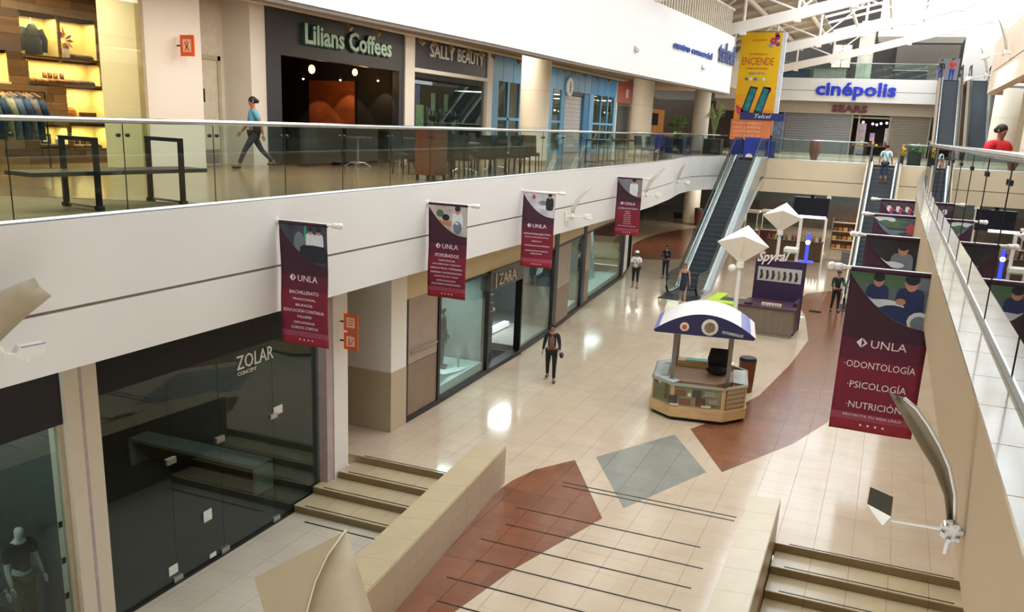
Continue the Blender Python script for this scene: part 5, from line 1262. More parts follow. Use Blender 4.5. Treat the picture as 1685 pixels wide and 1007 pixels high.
obj('backrest', G().tube([(0, .12, .12), (0, .16, .35), (0, .2, .62)], [.24, .28, .22], 12, flat=.3), mat('black_fabric', '#131315', .8), stp, smooth=True)
obj('seat', G().ball((0, -.05, .1), (.3, .27, .1), 14), mat('black_fabric', '#131315', .8), stp, smooth=True)
bx = thing('storage_box', 'light wooden tray with a green top at the back of the vending cart', 'box', (KX - .35, KY + .7, .93), KR)
obj('body', G().box(-.4, .4, -.18, .18, 0, .16), WD, bx); obj('lid', G().box(-.2, .38, -.15, .15, .16, .18), mat('tray_green', '#6fa392', .5), bx)
obj('handle', G().box(-.42, -.4, -.05, .05, .06, .09), STEEL, bx)
bn = thing('waste_bin', 'brown waste bin standing directly behind the vending cart', 'bin', (-2.95, 24.6, 0)); obj('body', G().lathe([(.2, 0), (.24, .9)], n=14), WOODR, bn, smooth='auto'); obj('lid', G().lathe([(.25, .9), (.22, .98)], n=14), BLACK, bn)

# ================================================================== PURPLE SALON KIOSK
sk = thing('salon_kiosk', 'grey-brown kiosk counter with a tall purple panel and slanted pink script', 'kiosk', (-5.6, 32.1, 0), R(-3))
KG = mat('kiosk_taupe', '#76695a', .5, noise=.08, scale=2, stretch=(6, 1, 1)); KP = mat('kiosk_purple', '#2e1a3c', .5, noise=.06)
obj('front_counter', G().box(1.1, 3.1, 0.16, .7, .12, 1.0), KG, sk); obj('kick_base', G().box(1.1, 3.05, .2, .7, 0, .12), mat('kick_grey', '#8e8472', .5), sk)
obj('counter_top', G().box(1.05, 3.15, .1, .75, 1.0, 1.05), mat('counter_plum', '#4a2c3c', .4), sk)
obj('left_counter', G().box(0.0, 1.1, .16, .6, 0, .9), KG, sk); obj('left_counter', G().box(0, .3, .6, 2.15, 0, .9), KG, sk)
LIME = mat('lime_top', '#b7d433', .4)
obj('lime_top', G().box(-.05, 1.1, .1, .62, .9, 1.02).box(-.05, .35, .62, 2.2, .9, 1.02), LIME, sk)
obj('sink_well', G().box(.36, 1.18, .75, 1.6, .5, .98), mat('dark_well', '#2c3330', .3), sk)
obj('side_wall', G().box(2.98, 3.1, .75, 2.1, 0, 1.2), KP, sk); obj('back_counter', G().box(1.2, 2.98, .75, 1.85, 0, 1.0), KG, sk); obj('back_top', G().box(1.2, 2.98, .75, 1.85, 1.0, 1.04), mat('counter_plum', '#4a2c3c', .4), sk)
obj('tall_panel', G().box(1.3, 3.12, 1.88, 2.0, .0, 2.52), KP, sk)
obj('photo_strip', G().box(1.42, 3.0, 1.865, 1.88, 1.72, 2.24), mat('strip_pale', '#b9b4ad', .6), sk)
for k in range(7):
    x = 1.5 + k * .21
    obj('hair_photo', G().slab([(x + .02 * (k % 2), 1.852, 1.78), (x + .1, 1.852, 1.8), (x + .13, 1.852, 1.9 + .03 * (k % 3)), (x + .08, 1.852, 2.14), (x + .0, 1.852, 2.1), (x + .03, 1.852, 1.97)], (0, 1, 0), .01), (mat('hair_dark', '#3a2f2b', .7), mat('hair_brown', '#7a5c44', .7))[k == 3], sk)
text('kiosk_name', 'Spyral', (1.36, 1.86, 2.42), (1, 0, .1), (0, 0, 1), .36, mat('script_pink', '#d87f98', .4), sk, depth=.06, width=1.15, shear=.35, bold=.03)
text('kiosk_name_face', 'Spyral', (1.36, 1.79, 2.43), (1, 0, .1), (0, 0, 1), .36, LETW, sk, depth=.01, width=1.15, shear=.35, bold=.012)
g = G()
for k in range(8):
    for j in range(2):
        obj('cup', G().lathe([(.028, 0), (.034, .09)], (1.95 + k * .09, .45 + j * .14, 1.05), n=8), mat('cup_cream', '#e8ddc3', .5), sk)
obj('tool', G().box(1.35, 1.6, .25, .45, 1.05, 1.1).cyl((1.7, .3, 1.06), (1.9, .35, 1.06), .02, n=6), BLACK, sk)
# booth frame behind with white top and post
bf = thing('booth_frame', 'white post with a bright top light and a white box behind the purple kiosk', 'booth', (-3.15, 38.4, 0))
obj('post', G().box(-.06, .06, -.06, .06, 0, 3.75), PWHITE, bf); obj('light_bar', G().box(-.1, .95, -.05, .05, 3.75, 3.85), mat('tube_glow', '#ffffff', .4, emit=1.5), bf)
obj('box', G().box(-.5, .05, -.5, .3, 2.3, 2.5), PWHITE, bf); obj('green_band', G().box(-.49, .04, -.51, -.5, 2.3, 2.36), mat('band_green', '#7fa67f', .5), bf); obj('leg', G().box(-.48, -.42, -.45, -.37, 0, 2.3), PWHITE, bf)
# blue lit cross pole
cp = thing('light_pole', 'slim pole glowing blue with a short cross bar, right of the purple kiosk', 'lamp', (-2.62, 36.3, 0))
BLG = mat('blue_glow', '#3b48ff', .4, emit=1.3)
obj('pole', G().cyl((0, 0, 0), (0, 0, 2.2), .06, n=10), PWHITE, cp); obj('glow_tube', G().cyl((0, 0, 2.2), (0, 0, 3.35), .065, n=10), BLG, cp, smooth='auto'); obj('cross_bar', G().cyl((-.28, 0, 2.25), (.28, 0, 2.25), .04, n=8), BLG, cp); obj('white_lamp', G().ball((0, -.04, 3.0), .1, 8), mat('tube_glow', '#ffffff', .4, emit=1.5), cp)
obj('foot', G().lathe([(.25, 0), (.25, .04)], n=12), PWHITE, cp)

# ================================================================== LETTERING ON THE FAR PARAPETS
BLU = mat('cinema_blue', '#1733c8', .4, noise=.02)
cs = thing('wall_sign', 'bright blue lowercase lettering on the white parapet of the third level', 'sign', (-6.3, 74.98, 10.1))
text('letters', 'cinépolis', (0, 0, 0), (1, 0, 0), (0, 0, 1), .98, BLU, cs, depth=.12, width=5.75, bold=.03)
dk = thing('wall_sign', 'dark red capital lettering on the taupe band under the cinema parapet', 'sign', (-5.0, 75.75, 8.9))
text('letters', 'SEARS', (0, 0, 0), (1, 0, 0), (0, 0, 1), .5, mat('sears_red', '#6b2a2c', .5), dk, depth=.1, width=2.6, bold=.04)
e3 = lambda y: poly_at(E3L, y)
ls = thing('wall_sign', 'small blue two word lettering on the plain white parapet', 'sign', (e3(34.4) + .03, 34.4, 9.95))
text('letters', 'centro comercial', (0, 0, 0), (.065, 1, 0), (0, 0, 1), .26, mat('letter_blue', '#2d4fa0', .5), ls, depth=.05, width=5.6, bold=.02)
ls = thing('wall_sign', 'large grey-blue lettering at the far end of the white parapet', 'sign', (e3(41.0) + .05, 41.0, 10.0))
text('letters', 'telcel', (0, 0, 0), (.06, 1, 0), (0, 0, 1), .85, mat('letter_navy', '#3a4a80', .5), ls, depth=.05, width=2.9, bold=.02)
for k, (y, z_) in enumerate(((30.3, 9.55), (38.6, 9.55))):
    t = thing('wall_lamp', ('small wall lamp on the white parapet below the two word lettering', 'small wall lamp on the white parapet below the large lettering')[k], 'lamp', (e3(y) + .02, y, z_)); obj('body', G().cyl((0, 0, 0), (.1, 0, -.1), .06, n=8), STEEL, t); obj('plate', G().box(-.02, .01, -.05, .05, -.05, .08), STEEL, t)
t = thing('security_camera', 'white dome camera on the ceiling by the third cream column', 'camera', (-10.2, 49.5, 9.52)); obj('dome', G().ball((0, 0, -.12), (.14, .14, .16), 12), PWHITE, t, smooth=True); obj('mount', G().cyl((0, 0, .02), (0, 0, -.08), .12, n=12), PWHITE, t)
# track spots along the cream bulkhead
ys = (21.2, 22.6, 25.2, 26.1, 27.3, 28.6, 29.6, 30.6, 33, 34.2, 36, 38.2, 39.6, 41, 43, 45)
names = ['above the coffee shop', 'above the beauty shop', 'above the blue shopfront']
tr = obj('light_track', G().box(-13.86, -13.80, 16.2, 48, 9.36, 9.42), PWHITE); tag(tr, 'white lighting track along the cream bulkhead of the upper gallery', 'light track')
for y in ys:
    q = 0 if y < 25 else 1 if y < 31 else 2
    kq = [y_ for y_ in ys if (0 if y_ < 25 else 1 if y_ < 31 else 2) == q].index(y)
    t = thing('track_spot', ORDN[kq] + ' brass track spotlight from the left ' + names[q], 'spotlight', (-13.83, y, 9.35), random.uniform(-.6, .6), 'track spots ' + names[q])
    obj('body', G().cyl((.02, 0, -.05), (.16, 0, -.16), .06, .075, n=10), mat('spot_brass', '#a8906a', .4, .4), t, smooth='auto'); obj('stem', G().cyl((0, 0, .0), (0.02, 0, -.08), .015, n=6), STEEL, t)

# ================================================================== YELLOW HANGING BANNER AT THE LEFT ESCALATOR
yb = thing('advertising_banner', 'tall yellow hanging advertising banner reading ENCIENDE', 'banner', (-8.79, 53.4, 12.42))
YW, YH = 2.2, 5.5
YM = [mat('yel_%d' % i, c_, .6, noise=.03) for i, c_ in enumerate(('#f5c400', '#f6bd0c', '#f3ab1e', '#ee9428', '#e8802e'))]
g = G()
for k in range(20):
    z0, z1 = -YH * k / 20, -YH * (k + 1) / 20; mi = 0 if k < 9 else min(4, 1 + (k - 9) // 3)
    g.add([(0, 0, z1), (YW, 0, z1), (YW, 0, z0), (0, 0, z0)], [(0, 1, 2, 3)], mi)
obj('front_print', g, YM, yb)
obj('side_face', G().box(YW, YW + .22, .0, .3, -YH, 0).box(0, YW, .02, .3, -YH, 0), mat('banner_side', '#dfe2ea', .5), yb)
YRED = mat('yellow_text', '#c8551d', .6); YBL = mat('badge_blue', '#3f6fb0', .6)
for s_, z_, h_, w_, m_ in (('promoción', -.45, .12, .75, YRED), ('LA EXPERIENCIA', -1.2, .1, 1.0, YRED), ('ENCIENDE', -1.72, .42, 1.75, YRED), ('TU TEMPORADA DE PREMIOS', -1.95, .08, 1.2, YRED), ('GRAN SORTEO', -2.22, .1, .9, YBL)):
    text('print_text', s_, (YW / 2 - .08, -.004, z_), (1, 0, 0), (0, 0, 1), h_, m_, yb, depth=.006, width=w_, align='CENTER', bold=.005)
for k in range(5): obj('print_badge', G().cyl((.5 + k * .24, -.02, -2.48), (.5 + k * .24, -.004, -2.48), .085, n=12), (YBL, mat('badge_white', '#dfe8ee', .6), YBL, mat('badge_lime', '#a9cf4a', .6), mat('badge_white', '#dfe8ee', .6))[k], yb)
for k in range(2):
    x = .72 + k * .72
    obj('phone_print', G().slab([(x - .36, -.012, -4.28), (x + .1, -.012, -4.36), (x + .46, -.012, -2.92), (x + .04, -.012, -2.86)], (0, 1, 0), .01), mat('phone_dark', '#12303a', .4, noise=.4, scale=3), yb)
    obj('phone_screen', G().slab([(x - .26, -.016, -4.16), (x + .06, -.016, -4.22), (x + .38, -.016, -3.02), (x + .08, -.016, -2.98)], (0, 1, 0), .004), mat('phone_teal', '#1c7f86', .4, noise=.5, scale=3), yb)
PK = mat('flower_pink', '#e0407a', .6, noise=.2, scale=10); PK2 = mat('flower_purple', '#7a3f9a', .6)
for (x, z_, r_, m_) in ((1.75, -.45, .2, PK), (1.95, -.25, .14, PK2), (1.62, -.7, .12, mat('flower_grey', '#9db0c6', .6)), (2.0, -.62, .12, PK2), (1.9, -.12, .12, mat('flower_red', '#d8392f', .6)), (1.78, -3.05, .17, PK), (.3, -4.2, .2, PK), (.16, -4.0, .1, PK), (.42, -4.4, .1, PK2)):
    for q in range(6):
        a = q * PI / 3; obj('flower_print', G().cyl((x + r_ * .6 * math.cos(a), -.012, z_ + r_ * .6 * math.sin(a)), (x + r_ * .6 * math.cos(a), -.003, z_ + r_ * .6 * math.sin(a)), r_ * .42, n=8), m_, yb)
obj('top_bar', G().cyl((-.05, .1, .03), (YW + .1, .1, .03), .04, n=8), STEEL, yb)
for x in (.3, YW - .3): obj('hanging_wire', G().cyl((x, .1, .03), (x, .1, 2.2), .012, n=5), STEEL, yb)
# navy stand with orange poster and blue pedestals at the head of the escalator
nv = thing('promotion_stand', 'navy and orange telephone promotion stand under the yellow banner', 'stand', (-8.35, 52.2, UF))
NAVY = mat('stand_navy', '#22306a', .5); ORG = mat('poster_orange', '#e0804a', .6, noise=.12, scale=2)
obj('header', G().box(0.1, 2.5, -.05, .35, 2.0, 2.38), NAVY, nv); obj('poster', G().box(-.35, 1.85, 0, .05, .9, 2.0), ORG, nv); obj('lower_panel', G().box(-.3, 2.2, -.02, .1, 0, .9), NAVY, nv); obj('side_rack', G().box(1.95, 2.5, .0, .3, .3, 2.0), mat('rack_grey', '#5c6470', .5, noise=.4, scale=7), nv)
text('header_text', 'Telcel', (.9, -.06, 2.1), (1, 0, 0), (0, 0, 1), .22, LETW, nv, depth=.02, width=.9, shear=.3)
for k in range(4): text('poster_text', ('PLAN AMIGO', 'SIN LÍMITE', 'GIGAS EXTRA', 'CONTRATA YA')[k], (-.2, -.01, 1.75 - .22 * k), (1, 0, 0), (0, 0, 1), .12, mat('poster_pale', '#f1c9ae', .6), nv, depth=.008, width=1.5)
pdm = thing('pedestal', 'cobalt blue pedestal sign at the head of the left escalator', 'pedestal', (-7.35, 51.0, UF)); obj('body', G().box(-.3, 1.0, 0, .3, 0, 1.05), mat('cobalt', '#20389c', .4), pdm); obj('front_ring', G().lathe([(.2, 0), (.2, .02)], n=16), LETW, pdm).rotation_euler = (R(90), 0, 0)

# ================================================================== THE DEPARTMENT STORE UNDER THE CINEMA
sr = thing('storefront', 'grey shuttered department store front under the cinema with an open bright bay', 'shopfront', (-9, 76, UF)); Lsr = (-9, 76, UF)
SHU = mat('shutter_grey', '#7f7f80', .5, .3, noise=.05); SHT = mat('shutter_taupe', '#857b6c', .5, .2)
for k in range(15):
    z0 = UF + k * .2
    obj('shutter_slat', rel(G().box(-8.4, -3.45, 76.05, 76.1, z0 + .005, z0 + .192), Lsr), SHU, sr)
    obj('shutter_slat', rel(G().box(-.6, 2.1, 76.05, 76.1, z0 + .005, z0 + .192), Lsr), SHT, sr)
for x in (-8.5, -3.4, -2.9, -.65, 2.15): obj('post', rel(G().box(x - .06, x + .06, 75.95, 76.15, UF, 8.72), Lsr), mat('post_taupe', '#a2988a', .5), sr)
o = obj('light_cove', rel(G().box(-3.3, -.7, 76.3, 79.5, 8.5, 8.6), Lsr), CEIL, sr)
for k, (x, z_) in enumerate(((-2.6, 8.2), (-1.9, 8.1), (-1.6, 8.05), (-1.3, 8.15), (-.9, 8.2))):
    obj('bay_spot', rel(G().ball((x, 76.6, z_), .09, 8), Lsr), mat('cool_glow', '#ffffff', .4, emit=5), sr)
st('wall_back', G().box(-3.4, -.6, 79.6, 79.7, UF, 8.7), mat('store_dark', '#2c2423', .7, noise=.3, scale=2))
mn_pos = ((-2.75, 76.9),)
for k, (x, c1, z0, z1, w_) in enumerate(((-2.9, '#cfb6c8', 1.1, 1.8, .55), (-2.0, '#c8b7dd', 1.1, 1.7, .35), (-.95, '#e9e6e4', 1.0, 2.1, .6))):
    o = thing('poster', ('pink and white poster panel at the left of the open bay of the department store', 'small lilac poster in the open bay of the department store', 'tall white lit panel at the right of the open bay of the department store')[k], 'poster', (x, 77.2, UF)); obj('panel', G().box(0, w_, 0, .05, z0 if k else .0, z1 if k else 2.4), mat('panel_%d' % k, c1, .5, noise=.25, scale=3), o); obj('foot', G().box(0, w_, -.1, .2, 0, .05), BLACK, o)
o = thing('merchandise_table', 'table with small boxed goods before the dark opening of the department store', 'table', (-2.2, 73.0, UF)); obj('top', G().box(-.9, 1.6, -.4, .4, .7, .76), WOODR, o)
for x in (-.85, 1.5): obj('leg', G().box(x, x + .05, -.35, .35, 0, .7), BLACK, o)
for k in range(9): obj('goods', G().box(-.8 + k * .26, -.62 + k * .26, -.2, .1, .76, .9 + .1 * (k % 3)), [BR_[0], mat('tan_box', '#c98a5a', .6), mat('lime_box', '#b5bf3c', .6), VDARK][k % 4], o)
# cinema floor dressing
for k, x in enumerate((-8.3, -5.6, 0.2)):
    o = thing('lounge_counter', ('dark counter with blue panels behind the left of the cinema railing', 'pale seating row behind the middle of the cinema railing', 'dark seating row behind the right of the cinema railing')[k], 'furniture', (x, 77.2, 11.28)); obj('body', G().box(-1.2, 1.2, -.3, .3, 0, .8), (mat('blue_grey', '#3e4a66', .5, noise=.3), mat('pale_seat', '#a8a49a', .6, noise=.1), VDARK)[k], o); obj('top', G().box(-1.25, 1.25, -.35, .35, .8, .86), STEEL, o)
o = thing('cinema_window', 'bright cream window bay at the back of the cinema floor', 'window', (-5.9, 81.97, 12.6)); 
for i in range(2):
    for j in range(3): obj('pane', G().box(i * .75, i * .75 + .68, -.05, 0, j * .6, j * .6 + .55), mat('lit_cream', '#f3e3b8', .6, emit=.9), o)
obj('frame', G().box(-.1, 1.55, -.02, .02, -.1, 1.9), WOODD, o)
o = thing('cinema_panel', 'grey double panel behind the person in red on the cinema floor', 'panel', (2.1, 79, 11.28)); obj('left_panel', G().box(0, .9, 0, .05, 0, 1.9), mat('panel_grey', '#8d8d95', .5), o); obj('right_panel', G().box(.95, 1.5, 0, .05, 0, 1.9), mat('panel_grey', '#8d8d95', .5), o)
st('wall_back', G().box(-1.0, 3.6, 81.5, 81.7, 11.3, 14.4), mat('foyer_taupe', '#6e655a', .7))

# ================================================================== GROUND LEVEL HALL UNDER THE BRIDGE
st('wall_back', G().box(-8.6, 2.2, 61.5, 61.7, 2.75, 4.04), mat('header_teal', '#4a5450', .6, noise=.05))
st('wall_back', G().box(-9.4, -8.6, 61, 61.8, 0, 4.04), WARM)
st('wall_back', G().box(-9.4, 2.2, 74, 74.2, 0, 4.04), mat('hall_far', '#574d43', .7, noise=.2, scale=1))
fc = thing('food_counter', 'long brown food counter in the ground level hall', 'counter', (-6.2, 53.6, 0)); obj('body', G().box(0, 3.1, 0, .8, 0, 1.05), mat('counter_brown', '#5e452f', .5, noise=.15), fc)
for k in range(8): obj('plank', G().box(.02 + k * .385, .385 + k * .385, -.02, 0, .05, 1.0), mat('counter_brown', '#5e452f', .5, noise=.15), fc)
obj('top', G().box(-.05, 3.15, -.05, .85, 1.05, 1.1), WOODD, fc)
cols_ = ['#c23b2e', '#3f7d4a', '#d9c23f', '#c9c9c9', '#2d2f55', '#9a6a48', '#e0d6c4', '#6b2c2a']
for k in range(16):
    o = thing('bottle', ('red', 'green', 'yellow', 'grey', 'navy', 'brown', 'cream', 'maroon')[k % 8] + ' bottle, ' + ORDN[k] + ' from the left on the brown food counter', 'bottle', (-6.1 + k * .19, 53.85 + .25 * (k % 2), 1.1), 0, 'bottles on the brown food counter')
    obj('body', G().lathe([(.05, 0), (.055, .18), (.02, .26), (.02, .33)], n=8), mat('bottle_%d' % (k % 8), cols_[k % 8], .35), o)
tv = thing('hanging_screen', 'large dark blue hanging screen over the food counter in the hall', 'screen', (-5.1, 55.6, 2.35)); obj('screen', G().box(0, 2.0, 0, .15, 0, 1.15), mat('screen_navy', '#141b33', .3), tv); obj('arm', G().box(.9, 1.1, .15, .25, 1.0, 1.75), BLACK, tv)
for k, (x, l_) in enumerate(((-8.6, 'white framed stand with maroon base, left one in the ground hall'), (-7.2, 'white framed stand with maroon base next to the escalator in the ground hall'))):
    o = thing('snack_stand', l_, 'stand', (x, 57.5 + k, 0)); obj('base', G().box(0, 1.3, 0, .8, 0, 1.1), mat('maroon_base', '#5a1f2a', .5), o); obj('glass_case', G().box(.05, 1.25, .05, .75, 1.15, 1.6), SHGLASS, o); obj('roof', G().box(-.05, 1.35, -.05, .85, 2.2, 2.35), PWHITE, o); obj('shelf', G().box(0, 1.3, 0, .8, 1.1, 1.15), PWHITE, o)
    for x_ in (.03, 1.22): obj('post', G().box(x_, x_ + .05, .03, .08, 1.1, 2.2), PWHITE, o)
sh = thing('bakery_shelf', 'lit bakery shelf with orange baskets at the right of the ground hall', 'shelf', (-2.75, 55.0, 0))
for k in range(4): obj('shelf_board', G().box(0, 1.5, 0, .5, .7 + k * .5, .74 + k * .5), PWHITE, sh)
for x in (0, 1.45): obj('upright', G().box(x, x + .05, 0, .5, 0, 2.5), STEEL, sh)
for k in range(3):
    for j in range(5): obj('basket', G().box(.08 + j * .28, .3 + j * .28, .05, .45, .74 + k * .5, .95 + k * .5), (mat('basket_orange', '#d2762e', .6), mat('basket_yellow', '#e3b45a', .6), mat('basket_brown', '#8a5a3a', .6))[(j + k) % 3], sh)
obj('back_board', G().box(0, 1.5, .5, .53, .6, 2.5), mat('shelf_back', '#7d5a42', .6, noise=.2), sh)
gc = thing('service_cart', 'grey steel service cart in front of the bakery shelf', 'cart', (-1.9, 51.5, 0)); obj('body', G().box(0, .8, 0, .5, .25, .95), mat('cart_grey', '#77787a', .4, .4), gc); obj('top', G().box(-.04, .84, -.04, .54, .95, 1.0), STEEL, gc)
for x in (.08, .72):
    obj('wheel', G().cyl((x, .1, .1), (x, .14, .1), .1, n=10), BLACK, gc); obj('leg', G().box(x - .02, x + .02, .1, .14, .1, .3), STEEL, gc)
ov = thing('hanging_sign', 'red oval hanging sign under the far bridge', 'sign', (-2.75, 58.6, 3.75)); s_ = obj('oval', G().cyl((0, 0, 0), (0, .08, 0), .5, n=24), mat('oval_red', '#a3262e', .5), ov); s_.scale = (1.1, 1, .55)
text('sign_text', 'Café', (-.28, -.01, -.1), (1, 0, 0), (0, 0, 1), .2, LETW, ov, depth=.02, width=.56); obj('hanger', G().cyl((0, .04, .2), (0, .04, .34), .02, n=6), STEEL, ov)
o = thing('hanging_screen', 'small pale screen at the right end of the ground hall', 'screen', (-1.3, 54.5, 2.9)); obj('screen', G().box(0, 1.1, 0, .1, 0, .6), mat('pale_screen', '#9aa0b5', .4, noise=.3, scale=4), o); obj('arm', G().box(.5, .6, .1, .2, .4, 1.2), BLACK, o)
rb = thing('waste_bin', 'brown waste bin at the foot of the round ground level column', 'bin', (-13.1, 68.5, 0)); obj('body', G().lathe([(.3, 0), (.38, 1.25)], n=14), WOODR, rb, smooth='auto'); obj('lid', G().lathe([(.4, 1.25), (.34, 1.33)], n=14), BLACK, rb)
cc = thing('bench', 'dark bench in the far corner of the ground level hall', 'bench', (-15.2, 73, 0)); obj('seat', G().box(-.9, .9, -.2, .2, .4, .48), BLACK, cc); obj('base', G().box(-.8, .8, -.15, .15, 0, .4), VDARK, cc)
# loose chairs by the foot of the escalator
def side_chair(name, label, mt, cat='chair', group=None, legs='straight'):
    t = thing(name, label, cat, (0, 0, 0), 0, group)
    obj('seat', G().box(-.22, .22, -.22, .22, .42, .47), mt, t)
    obj('backrest', G().slab([(-.22, .2, .42), (.22, .2, .42), (.21, .3, .95), (-.21, .3, .95)], (0, 1, .1), .03), mt, t)
    obj('seat_frame', G().box(-.23, .23, -.23, .23, .38, .42), BLACK, t)
    for x in (-.2, .2):
        for y in (-.2, .2): obj('leg', G().cyl((x, y, .4), (x * 1.08, y * 1.12, 0), .018, n=6), BLACK, t)
    return t
WICK = mat('wicker_dark', '#2b2825', .7, noise=.3, scale=40, bump=.4)
ch0 = side_chair('cafe_chair', 'dark wicker café chair', WICK)
def put(x, y, rz, lab, group=None):
    global used0
    if not used0: used0 = True; ch0.location = (x, y, UF); ch0.rotation_euler = (0, 0, rz); ch0['label'] = lab; (group and ch0.__setitem__('group', group)); return ch0
    return dup(ch0, (x, y, UF), rz, lab, group)
used0 = False
GC = 'wicker chairs along the left gallery railing'; WY = (18.1, 19.0, 19.9, 20.3, 21.2, 21.0, 22.2, 23.1, 22.8, 24.2, 18.6)
for ci, (x, y, rz) in enumerate(((-9.3, 18.1, 3.7), (-9.25, 19.0, 3.4), (-9.9, 19.9, 3.3), (-9.25, 20.3, 3.8), (-9.3, 21.2, 3.6), (-10.5, 21.0, 1.4), (-9.25, 22.2, 3.8), (-9.4, 23.1, 3.5), (-10.5, 22.8, 1.6), (-9.6, 24.2, 3.3), (-10.5, 18.6, 1.5))):
    put(x, y, rz, 'dark wicker café chair, ' + ORDN[sorted(WY).index(y)] + ' from the near end, along the left gallery railing', GC)
put(-11.9, 20.9, 1.2, 'dark chair left of the round table with the long steel foot'); put(-11.7, 23.0, -1.2, 'dark chair between the brown podium and the second round table')
def cafe_table(label, x, y, r=.38, group=None):
    t = thing('cafe_table', label, 'table', (x, y, UF), 0, group)
    obj('tabletop', G().lathe([(r, .72), (r, .75)], n=20), mat('table_stone', '#6a6259', .35), t, smooth='auto'); obj('column', G().cyl((0, 0, .05), (0, 0, .72), .035, n=10), STEEL, t)
    for k in range(4):
        a = k * PI / 2 + .4; obj('foot', G().tube([(0, 0, .1), (.18 * math.cos(a), .18 * math.sin(a), .09), (.34 * math.cos(a), .34 * math.sin(a), .0)], .02, 6), STEEL, t)
    return t
cafe_table('round café table on a long steel foot, left one before the coffee shop', -12.9, 20.3); cafe_table('round café table on a steel foot, right one before the coffee shop', -12.6, 22.0)
for y, w_ in ((18.9, 'nearest to the podium'), (20.6, 'in the middle'), (22.6, 'farthest from the podium')): cafe_table('round café table among the wicker chairs, the one ' + w_, -9.95, y, .36, 'tables by the railing')
for k, (x, y) in enumerate(((-13.4, 19.4), (-13.5, 21.4), (-13.4, 23.4))):
    o = thing('planter_box', ('dark low divider panel nearest the coffee shop pier', 'dark low divider panel in front of the coffee shop opening', 'dark low divider panel near the white post')[k], 'divider', (x, y, UF)); obj('panel', G().box(-.06, .06, -.8, .8, .08, 1.0), mat('divider_dark', '#2a211d', .6), o); obj('rail', G().box(-.08, .08, -.84, .84, 1.0, 1.05), BLACK, o); obj('foot', G().box(-.15, .15, -.75, -.65, 0, .08).box(-.15, .15, .65, .75, 0, .08), BLACK, o)
pd = thing('podium', 'reddish brown wooden podium by the railing among the café chairs', 'podium', (-9.15, 17.3, UF)); obj('body', G().box(-.24, .24, -.28, .28, .12, 1.05), WOODR, pd); obj('top', G().slab([(-.28, -.3, 1.05), (.28, -.3, 1.1), (.28, .3, 1.1), (-.28, .3, 1.05)], (0, 0, 1), .03), WOODR, pd)
for x in (-.2, .2):
    for y in (-.24, .24): obj('leg', G().box(x - .025, x + .025, y - .025, y + .025, 0, .12), BLACK, pd)
# bench with two square loops
bn = thing('loop_bench', 'dark flat bench passing through two upright square steel loops', 'bench', (-9.3, 8.9, UF), R(-8))
obj('seat_board', G().box(-.28, .28, -1.35, 1.2, .42, .47), mat('bench_brown', '#3b332d', .5), bn)
for y in (-.55, .72):
    lp = G().box(-.36, -.31, y - .03, y + .03, 0.04, .88).box(.31, .36, y - .03, y + .03, .04, .88).box(-.36, .36, y - .03, y + .03, .83, .88)
    o = obj('loop_frame', lp, BLACK, bn); obj('foot_bar', G().box(-.36, .36, y - .012, y + .012, .02, .05), STEEL, o)
    for x in (-.335, .335): obj('foot_cap', G().box(x - .04, x + .04, y - .045, y + .045, 0, .05), RUBBER, o)
# black frame tables beyond, by the rail
for k, (x, y) in enumerate(((-9.6, 31.0), (-9.6, 33.6))):
    o = thing('frame_table', ('black framed high table nearer the wicker chairs', 'black framed high table farther along the left railing')[k], 'table', (x, y, UF)); obj('top', G().box(-.35, .35, -.8, .8, .78, .84), WOODD, o)
    for yy_ in (-.78, .72): obj('frame', G().box(-.35, -.3, yy_, yy_ + .06, 0, .78).box(.3, .35, yy_, yy_ + .06, 0, .78).box(-.35, .35, yy_, yy_ + .06, .05, .09), BLACK, o)
NV = mat('navy_seat', '#1f2b52', .6, noise=.1)
nc0 = side_chair('navy_chair', 'navy chair beyond the second cream column, first from the near end', NV, group='navy chairs beyond the second column')
nc0.location = (-9.8, 38.5, UF)
for (x, y, rz) in ((-10.4, 39.6, 1), (-9.9, 40.6, -1.2), (-10.9, 42.6, .4), (-10.3, 43.6, 2), (-11.3, 44.8, -.5), (-10.6, 45.6, 1.5)): dup(nc0, (x, y, UF), rz, 'navy chair beyond the second cream column, ' + ORDN[[38.5, 39.6, 40.6, 42.6, 43.6, 44.8, 45.6].index(y)] + ' from the near end')
